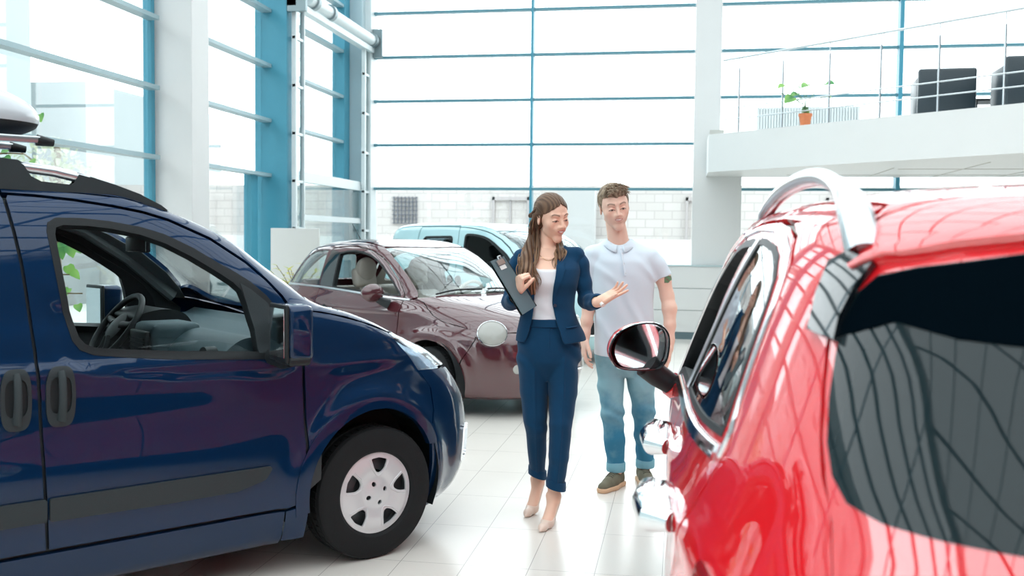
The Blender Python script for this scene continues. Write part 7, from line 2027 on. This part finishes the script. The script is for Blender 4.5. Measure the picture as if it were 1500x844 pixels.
BLUEP = paint('midnight_blue_paint', (0.0012, 0.020, 0.066), metal=0.35, rough=0.38)
BLUEP.node_tree.nodes['Principled BSDF'].inputs['Coat IOR'].default_value = 1.45
van = build_van(BLUEP, 'dark blue van in the left foreground with black trim and a wound-down passenger window')
van.location = (-1.995, 4.946, 0); van.rotation_euler = (0, 0, math.radians(49.6))
MARP = paint('maroon_paint', (0.070, 0.014, 0.019), metal=0.0, rough=0.4)
MARP.node_tree.nodes['Principled BSDF'].inputs['Coat IOR'].default_value = 1.85
mar = build_maroon(MARP, 'maroon hatchback with cream seats and round headlamps, behind the dark blue van')
mar.location = (-1.653, 8.825, 0); mar.rotation_euler = (0, 0, math.radians(-35.4))
REDP = paint('bright_red_paint', (0.70, 0.010, 0.016), metal=0.0, rough=0.4)
REDP.node_tree.nodes['Principled BSDF'].inputs['Coat IOR'].default_value = 2.35
red = build_red(REDP, 'bright red car on the right, seen from behind, with a tinted rear window')
red.location = (0.86, 4.46, 0); red.rotation_euler = (0, 0, PI/2)

# the pale blue van by the back windows: same kind of van, its own paint
van2 = copy_tree(van)
tag(van2, 'pale blue van parked behind the maroon hatchback, by the back windows', 'van')
PALE = paint('pale_blue_paint', (0.44, 0.66, 0.70), metal=0.0, rough=0.3)
def repaint(o):
    for sl in o.material_slots:
        if sl.material == BLUEP: sl.link = 'OBJECT'; sl.material = PALE
    for c in o.children: repaint(c)
repaint(van2)
for c in list(van2.children):
    if c.name.split('.')[0] == 'roof_rail':
        for g in list(c.children): bpy.data.objects.remove(g)
        bpy.data.objects.remove(c)
van2.location = (-1.25, 12.7, 0); van2.rotation_euler = (0, 0, math.radians(-33))
woman = build_woman()
man = build_man()
# ------------------------------------------------------------------ clipboard, held in the hand
def quadslab(bm, P, t):
    P = [Vector(p) for p in P]; n = (P[1]-P[0]).cross(P[3]-P[0]).normalized()*t/2
    A = [bm.verts.new(p+n) for p in P]; B = [bm.verts.new(p-n) for p in P]
    bm.faces.new(A); bm.faces.new(B[::-1])
    for i in range(4): bm.faces.new((A[i], B[i], B[(i+1) % 4], A[(i+1) % 4]))
cb = empty('clipboard', (-0.6923, 5.1567, 0), YAW, 'dark grey clipboard with a metal clip, held by the person in the suit', 'clipboard')
TL, TR, BR, BL = [Vector(v) for v in ((-0.283, -0.300, 1.388), (-0.218, -0.165, 1.412), (-0.052, -0.158, 1.160), (-0.122, -0.300, 1.126))]
bm = bmesh.new(); quadslab(bm, [TL, TR, BR, BL], 0.004); obj('board', bm, mat('slate_cover', (0.085, 0.13, 0.15), rough=0.45, noise=0.06, nscale=200), cb)
nn = -(TR-TL).cross(BL-TL).normalized()
off = -nn*0.012
bm = bmesh.new(); quadslab(bm, [p+off*0.9 for p in (TL, TR, BR, BL)], 0.003); obj('back_cover', bm, BLACKP, cb)
bm = bmesh.new(); e = (TR-TL); d = (BL-TL)
quadslab(bm, [TR+off*1.1, TR+nn*0.004, BR+nn*0.004, BR+off*1.1], 0.004); obj('spine', bm, BLACKP, cb)
bm = bmesh.new()
q = lambda u, v, o=0.006: TL+e*u+d*v+nn*o
quadslab(bm, [q(0.25, 0.03), q(0.75, 0.03), q(0.75, 0.12), q(0.25, 0.12)], 0.006); add_tube(bm, [q(0.40, 0.03, 0.012), q(0.42, -0.02, 0.014), q(0.58, -0.02, 0.014), q(0.60, 0.03, 0.012)], 0.004, n=8)
obj('clip', bm, ALU, cb, smooth=True, ang=0.6)
bm = bmesh.new(); quadslab(bm, [q(0.30, 0.13, 0.0035), q(0.72, 0.13, 0.0035), q(0.72, 0.20, 0.0035), q(0.30, 0.20, 0.0035)], 0.001); obj('paper_tab', bm, mat('paper_white', (0.75, 0.76, 0.75), rough=0.8), cb)

# ------------------------------------------------------------------ roof box on cross bars above the blue van
VM = Matrix.Translation((-1.995, 4.946, 0)) @ Matrix.Rotation(math.radians(49.6), 4, 'Z')
def on_van(name, label, cat):
    o = empty(name, (-1.995, 4.946, 0), math.radians(49.6), label, cat); return o
cbx = on_van('roof_bars', 'pair of silver cross bars clamped on the roof rails of the dark blue van', 'roof bars')
for x in (-1.78, -2.48):
    bm = bmesh.new(); add_box(bm, x-0.035, x+0.035, -0.70, 0.70, 1.815, 1.845, None, 0.008); obj('bar', bm, ALU, cbx, smooth=True)
    for s in (-1, 1):
        bm = bmesh.new(); add_box(bm, x-0.045, x+0.045, s*0.62-0.035, s*0.62+0.035, 1.765, 1.825, None, 0.01)
        add_box(bm, x-0.05, x+0.05, s*0.62-0.045, s*0.62+0.045, 1.735, 1.775, None, 0.01); obj('foot', bm, BLACKP, cbx, smooth=True)
BXP = [(0.0, 0.62, -0.66, 0.17, 2.6, 3), (0.02, 0.70, -0.72, 0.235, 2.6, 3), (0.05, 0.755, -0.77, 0.265, 2.6, 3.2), (0.08, 0.765, -0.78, 0.27, 2.6, 3.2), (0.12, 0.745, -0.775, 0.265, 2.6, 3.2), (0.17, 0.66, -0.76, 0.25, 2.7, 3.2), (0.22, 0.50, -0.72, 0.225, 2.7, 3), (0.255, 0.30, -0.64, 0.18, 2.6, 3), (0.275, 0.10, -0.5, 0.10, 2.4, 2.6), (0.28, -0.05, -0.3, 0.02, 2, 2)]
BS = Skin(BXP, nu=120, nv=60, mid=-0.1)
rb = on_van('roof_box', 'pale grey roof box with dark fittings on top of the dark blue van', 'roof box')
def skin_obj(S, name, m, par, off, z0, z1):
    V = S.flatV+np.array(off); n_ = S.V.shape[1]; nv_ = S.V.shape[0]
    F = [(i*n_+j, i*n_+(j+1) % n_, (i+1)*n_+(j+1) % n_, (i+1)*n_+j) for i in range(nv_-1) for j in range(n_) if z0 <= S.V[i, 0, 2] < z1]
    if z0 <= 0: F.append(tuple(range(n_))[::-1])
    if z1 >= S.V[-1, 0, 2]: F.append(tuple((nv_-1)*n_+j for j in range(n_)))
    me = bpy.data.meshes.new(name); me.from_pydata([tuple(v) for v in V], [], F); me.polygons.foreach_set('use_smooth', [True]*len(me.polygons))
    bm = bmesh.new(); bm.from_mesh(me); bmesh.ops.delete(bm, geom=[v for v in bm.verts if not v.link_faces], context='VERTS'); bm.to_mesh(me); bm.free()
    return link(name, me, m, par)
BO = (-2.12, -0.43, 1.87)
skin_obj(BS, 'lid', mat('box_pearl_grey', (0.55, 0.60, 0.64), rough=0.22, coat=0.8), rb, BO, 0.055, 9)
skin_obj(BS, 'base_tray', BLACKP, rb, BO, -1, 0.055)
for y in (-0.20, 0.20):
    bm = bmesh.new(); add_box(bm, BO[0]-0.62, BO[0]+0.72, BO[1]+y-0.02, BO[1]+y+0.02, 1.846, 1.872, None, 0.006); rr_ = obj('mount_rail', bm, ALU, rb, smooth=True)
    bm = bmesh.new(); add_cyl(bm, (BO[0]+0.71, BO[1]+y, 1.857), (BO[0]+0.77, BO[1]+y, 1.850), 0.022, 0.014); obj('end_cap', bm, BLACKP, rr_, smooth=True)
for x in (-0.30, 0.50):
    bm = bmesh.new(); add_box(bm, BO[0]+x-0.03, BO[0]+x+0.03, BO[1]-0.275+(0.03 if x > 0 else 0), BO[1]-0.20, 1.86, 2.00, None, 0.012); obj('clamp', bm, BLACKP, rb, smooth=True)

# ------------------------------------------------------------------ plants
def leaf(bm, c, d, up, L, Wd, fold=0.25):
    """heart-shaped leaf with a folded midrib"""
    d = Vector(d).normalized(); up = Vector(up); s = d.cross(up).normalized(); n = s.cross(d).normalized(); c = Vector(c)
    prof = [(0.0, 0.0), (-0.06, 0.28), (0.12, 0.48), (0.40, 0.46), (0.70, 0.28), (0.90, 0.10), (1.0, 0.0)]
    mid = [bm.verts.new(c+d*L*t-n*L*0.12*t*t) for t in (0.0, 0.12, 0.40, 0.70, 0.90, 1.0)]
    for sg in (-1, 1):
        ed = [bm.verts.new(c+d*L*t+s*sg*w_*Wd+n*(fold*w_*Wd-L*0.14*t*t)) for t, w_ in prof[1:-1]]
        vs = [mid[0], ed[0], ed[1], mid[1]]
        fs = [(mid[0], ed[0], ed[1], mid[1]), (mid[1], ed[1], ed[2], mid[2]), (mid[2], ed[2], ed[3], mid[3]), (mid[3], ed[3], ed[4], mid[4]), (mid[4], ed[4], mid[5])]
        for f in fs: bm.faces.new(f if sg > 0 else f[::-1])
def leaf_mat(name, a, b_, scale=6):
    m = bpy.data.materials.new(name); m.use_nodes = True; t = m.node_tree; b = t.nodes['Principled BSDF']
    tc = t.nodes.new('ShaderNodeTexCoord'); nz = t.nodes.new('ShaderNodeTexNoise'); nz.inputs['Scale'].default_value = scale
    cr = t.nodes.new('ShaderNodeValToRGB'); cr.color_ramp.elements[0].position = 0.35; cr.color_ramp.elements[1].position = 0.65
    cr.color_ramp.elements[0].color = (*a, 1); cr.color_ramp.elements[1].color = (*b_, 1)
    t.links.new(tc.outputs['Object'], nz.inputs['Vector']); t.links.new(nz.outputs['Fac'], cr.inputs[0]); t.links.new(cr.outputs[0], b.inputs['Base Color'])
    b.inputs['Roughness'].default_value = 0.4
    tr = t.nodes.new('ShaderNodeBsdfTranslucent'); t.links.new(cr.outputs[0], tr.inputs[0]); mx = t.nodes.new('ShaderNodeMixShader'); mx.inputs[0].default_value = 0.45
    out = [n for n in t.nodes if n.type == 'OUTPUT_MATERIAL'][0]
    t.links.new(b.outputs[0], mx.inputs[1]); t.links.new(tr.outputs[0], mx.inputs[2]); t.links.new(mx.outputs[0], out.inputs[0])
    return m
GREEN = leaf_mat('leaf_green', (0.06, 0.26, 0.08), (0.30, 0.55, 0.14)); YGREEN = leaf_mat('leaf_yellow_green', (0.35, 0.42, 0.10), (0.75, 0.70, 0.22))
TERRA = mat('terracotta', (0.75, 0.25, 0.11), rough=0.7, noise=0.08, nscale=30); SOIL = mat('soil', (0.05, 0.035, 0.025), rough=0.95, noise=0.3, nscale=80)
BARK = mat('stem_brown', (0.16, 0.12, 0.07), rough=0.8, noise=0.2, nscale=60)
def pot(par, r, h, m):
    bm = bmesh.new(); add_lathe(bm, [(0.0005, 0), (r*0.70, 0), (r*0.72, 0.004), (r*0.92, h*0.78), (r*1.02, h*0.78), (r*1.04, h), (r*0.94, h), (r*0.9, h*0.86)], n=36)
    p = obj('pot', bm, m, par, smooth=True, ang=0.7)
    bm = bmesh.new(); add_lathe(bm, [(0.0005, h*0.88), (r*0.91, h*0.86)], n=36); obj('soil', bm, SOIL, p)
# small potted plant on the mezzanine edge
sp_ = empty('potted_plant', (1.56, 13.42, 3.0), 0, 'small leafy plant in an orange clay pot on the mezzanine edge', 'plant')
pot(sp_, 0.085, 0.155, TERRA)
rnd = random.Random(4)
bmS = bmesh.new(); bmL = bmesh.new()
for (x, z, L) in ((-0.28, 0.52, 0.11), (-0.05, 0.46, 0.15), (0.03, 0.54, 0.13), (-0.17, 0.36, 0.15), (0.26, 0.55, 0.12), (0.24, 0.37, 0.11), (0.05, 0.22, 0.12), (-0.10, 0.42, 0.13), (-0.02, 0.20, 0.10), (-0.33, 0.44, 0.07)):
    y = rnd.uniform(-0.10, 0.10)
    add_tube(bmS, catmull([(0, 0, 0.12), (x*0.2, y*0.3, 0.12+z*0.4), (x*0.8, y, z*0.95), (x, y, z)], 5, closed=False), 0.0045, n=6)
    leaf(bmL, (x, y, z), (rnd.uniform(-1, 1), -0.5, rnd.uniform(-0.7, 0.1)), (rnd.uniform(-0.3, 0.3), -0.6, 0.8), L, L*1.1)
obj('stem', bmS, leaf_mat('stem_green', (0.12, 0.25, 0.10), (0.2, 0.35, 0.15)), sp_, smooth=True); obj('foliage', bmL, GREEN, sp_, smooth=True, ang=2)
# tall climbing plant behind the blue van
tp = empty('potted_plant', (-4.80, 6.05, 0), 0, 'tall leafy green plant standing behind the dark blue van', 'plant')
pot(tp, 0.20, 0.38, mat('pot_white', (0.7, 0.7, 0.68), rough=0.5))
bmS = bmesh.new(); bmL = bmesh.new(); rnd = random.Random(11)
add_tube(bmS, catmull([(0, 0, 0.3), (0.03, 0.02, 1.0), (-0.02, 0.0, 1.7), (0.02, 0, 2.45)], 6, closed=False), 0.014, n=8)
brs = [((0.21, 0.17, 2.45), 3), ((0.33, 0.19, 2.30), 2), ((0.21, 0.17, 2.05), 5), ((0.32, 0.19, 2.05), 3), ((0.59, 0.24, 1.36), 6), ((0.62, 0.25, 1.22), 7), ((0.59, 0.24, 1.16), 5), ((0.71, 0.26, 1.09), 5), ((0.85, 0.28, 1.51), 6), ((0.99, 0.30, 1.48), 6), ((1.08, 0.32, 1.52), 5), ((0.92, 0.3, 1.45), 5), ((-0.4, 0.1, 1.6), 10), ((-0.5, 0, 2.0), 8), ((0.0, -0.3, 1.8), 8), ((-0.2, 0.3, 1.3), 8)]
for (e_, n_) in brs:
    base = Vector((0.0, 0.0, max(0.6, e_[2]-0.25))); e_ = Vector(e_)
    P = catmull([tuple(base), tuple(base.lerp(e_, 0.5)+Vector((0, 0, 0.10))), tuple(e_)], 6, closed=False)
    add_tube(bmS, P, 0.005, n=6)
    for i in range(n_):
        t = 0.45+0.55*i/max(1, n_-1); p = Vector(P[min(len(P)-1, int(t*(len(P)-1)))])+Vector((rnd.uniform(-0.07, 0.07), rnd.uniform(-0.07, 0.07), rnd.uniform(-0.09, 0.05)))
        leaf(bmL, p, (rnd.uniform(-1, 1), rnd.uniform(-0.7, 0.3), rnd.uniform(-1.3, -0.1)), (rnd.uniform(-0.4, 0.4), -0.7, 0.6), rnd.uniform(0.06, 0.10), rnd.uniform(0.06, 0.085))
obj('stem', bmS, BARK, tp, smooth=True); obj('foliage', bmL, GREEN, tp, smooth=True, ang=2)
# yellow-green feathery plant by the sign board
yp = empty('potted_plant', (-4.35, 10.9, 0), 0, 'yellow green feathery plant beside the blank board, behind the van bonnet', 'plant')
pot(yp, 0.18, 0.34, mat('pot_white', (0.7, 0.7, 0.68), rough=0.5))
bmS = bmesh.new(); bmL = bmesh.new(); rnd = random.Random(21)
for i in range(34):
    a = rnd.uniform(0, 2*PI); r_ = rnd.uniform(0.05, 0.42); h = rnd.uniform(0.75, 1.28)-r_*0.35
    P = catmull([(0, 0, 0.3), (r_*0.35*math.cos(a), r_*0.35*math.sin(a), 0.3+h*0.5), (r_*math.cos(a), r_*math.sin(a), h)], 6, closed=False); add_tube(bmS, P, 0.004, n=5)
    for k in range(9):
        p = Vector(P[min(len(P)-1, 4+k)]); b2 = a+rnd.uniform(-1.8, 1.8)
        leaf(bmL, p, (math.cos(b2), math.sin(b2), rnd.uniform(-0.2, 0.7)), (0, 0, 1), rnd.uniform(0.08, 0.15), 0.035)
obj('stem', bmS, BARK, yp, smooth=True); obj('foliage', bmL, YGREEN, yp, smooth=True, ang=2)

# ------------------------------------------------------------------ blank board, info stand, mezzanine furniture
sb = empty('notice_board', (-4.62, 11.5, 0), 0, 'blank pale board on a stand behind the dark blue van', 'board')
bm = bmesh.new(); add_box(bm, -0.31, 0.31, -0.012, 0.012, 0.55, 1.60, None, 0.004); obj('panel', bm, WHITEP, sb)
bm = bmesh.new()
for s in (-1, 1): add_cyl(bm, (s*0.25, 0.02, 0.03), (s*0.25, 0.02, 1.2), 0.015); add_box(bm, s*0.25-0.02, s*0.25+0.02, -0.2, 0.24, 0, 0.03)
obj('stand', bm, ALU, sb, smooth=True, ang=0.5)
ist = empty('info_stand', (-3.72, 8.1, 0), math.radians(10), 'white sloping info stand seen through the windscreen of the dark blue van', 'stand')
bm = bmesh.new(); M = Matrix.Translation((0, 0, 1.02)) @ Matrix.Rotation(math.radians(-52), 4, 'X') @ Matrix.Rotation(0.25, 4, 'Y')
add_box(bm, -0.15, 0.15, -0.012, 0.012, -0.24, 0.24, M, 0.004); obj('panel', bm, WHITEP, ist)
bm = bmesh.new(); add_box(bm, -0.12, 0.12, -0.016, -0.0125, -0.20, 0.20, M); obj('sheet', bm, mat('sheet_grey', (0.38, 0.45, 0.47), rough=0.4), ist)
bm = bmesh.new(); add_cyl(bm, (0, 0.02, 0.02), (0, 0.02, 1.0), 0.02); add_cyl(bm, (0, 0.02, 0), (0, 0.02, 0.02), 0.18, n=32); obj('post', bm, ALU, ist, smooth=True, ang=0.5)
armchair((3.26, 13.55, 3.0), math.radians(-4), 'black cube armchair on the mezzanine, left of the two, seen from the back')
armchair((4.03, 12.75, 3.0), math.radians(-2), 'black cube armchair on the mezzanine, right of the two, cut by the picture edge')
tb = empty('side_table', (3.95, 14.1, 3.0), 0, 'low dark side table between the two black armchairs', 'table')
bm = bmesh.new(); add_box(bm, -0.2, 0.2, -0.2, 0.2, 0.36, 0.39, None, 0.004); obj('table_top', bm, BLACKP, tb)
bm = bmesh.new(); add_box(bm, -0.19, 0.19, -0.19, 0.19, 0.20, 0.22, None, 0.003); obj('shelf', bm, WHITEP, tb)
for sx in (-0.18, 0.18):
    for sy in (-0.18, 0.18):
        bm = bmesh.new(); add_box(bm, sx-0.015, sx+0.015, sy-0.015, sy+0.015, 0, 0.36); obj('leg', bm, BLACKP, tb)

# ------------------------------------------------------------------ vehicles outside
WHP = paint('white_vehicle_paint', (0.78, 0.80, 0.80), metal=0.0, rough=0.4)
def out_van(loc, rz, label):
    v = copy_tree(van); tag(v, label, 'van')
    def rp(o):
        for sl in o.material_slots:
            if sl.material == BLUEP: sl.link = 'OBJECT'; sl.material = WHP
        for c in o.children: rp(c)
    for c in list(v.children):
        if c.name.split('.')[0] == 'roof_rail':
            for g in list(c.children): bpy.data.objects.remove(g)
            bpy.data.objects.remove(c)
    rp(v); v.location = loc; v.rotation_euler = (0, 0, math.radians(rz))
    return v
out_van((-12.5, 23.3, -0.2), 250, 'white van parked outside, seen through the left windows beside the blue pillar')
out_van((-7.6, 20.6, -0.2), 178, 'white van parked outside behind the pale blue van, nose to the left')

tr_ = empty('tree', (-10.6, 15.6, -0.21), 0, 'small pale tree outside, seen through the lowest left window', 'tree')
bmS = bmesh.new(); add_tube(bmS, catmull([(0, 0, 0), (0.03, 0, 1.0), (0, 0.05, 2.2), (0.05, 0, 3.2)], 5, closed=False), [0.06]*16, n=8); rnd = random.Random(31); bmL = bmesh.new()
for i in range(16):
    a = rnd.uniform(0, 2*PI); z = rnd.uniform(1.5, 3.0); r_ = rnd.uniform(0.35, 0.7)
    add_tube(bmS, [(0, 0, z-0.3), (r_*0.5*math.cos(a), r_*0.5*math.sin(a), z), (r_*math.cos(a), r_*math.sin(a), z+0.25)], [0.03, 0.02, 0.008], n=6)
for i in range(480):
    a = rnd.uniform(0, 2*PI); b2 = math.acos(rnd.uniform(-1, 1)); r_ = 0.85*rnd.random()**0.4
    leaf(bmL, (r_*math.sin(b2)*math.cos(a), r_*math.sin(b2)*math.sin(a), 2.6+0.95*r_*math.cos(b2)), (rnd.uniform(-1, 1), rnd.uniform(-1, 1), rnd.uniform(-1, 0.3)), (0, 0, 1), 0.13, 0.09)
obj('trunk', bmS, BARK, tr_, smooth=True); obj('foliage', bmL, leaf_mat('leaf_pale', (0.36, 0.44, 0.30), (0.50, 0.52, 0.38)), tr_, smooth=True, ang=2)
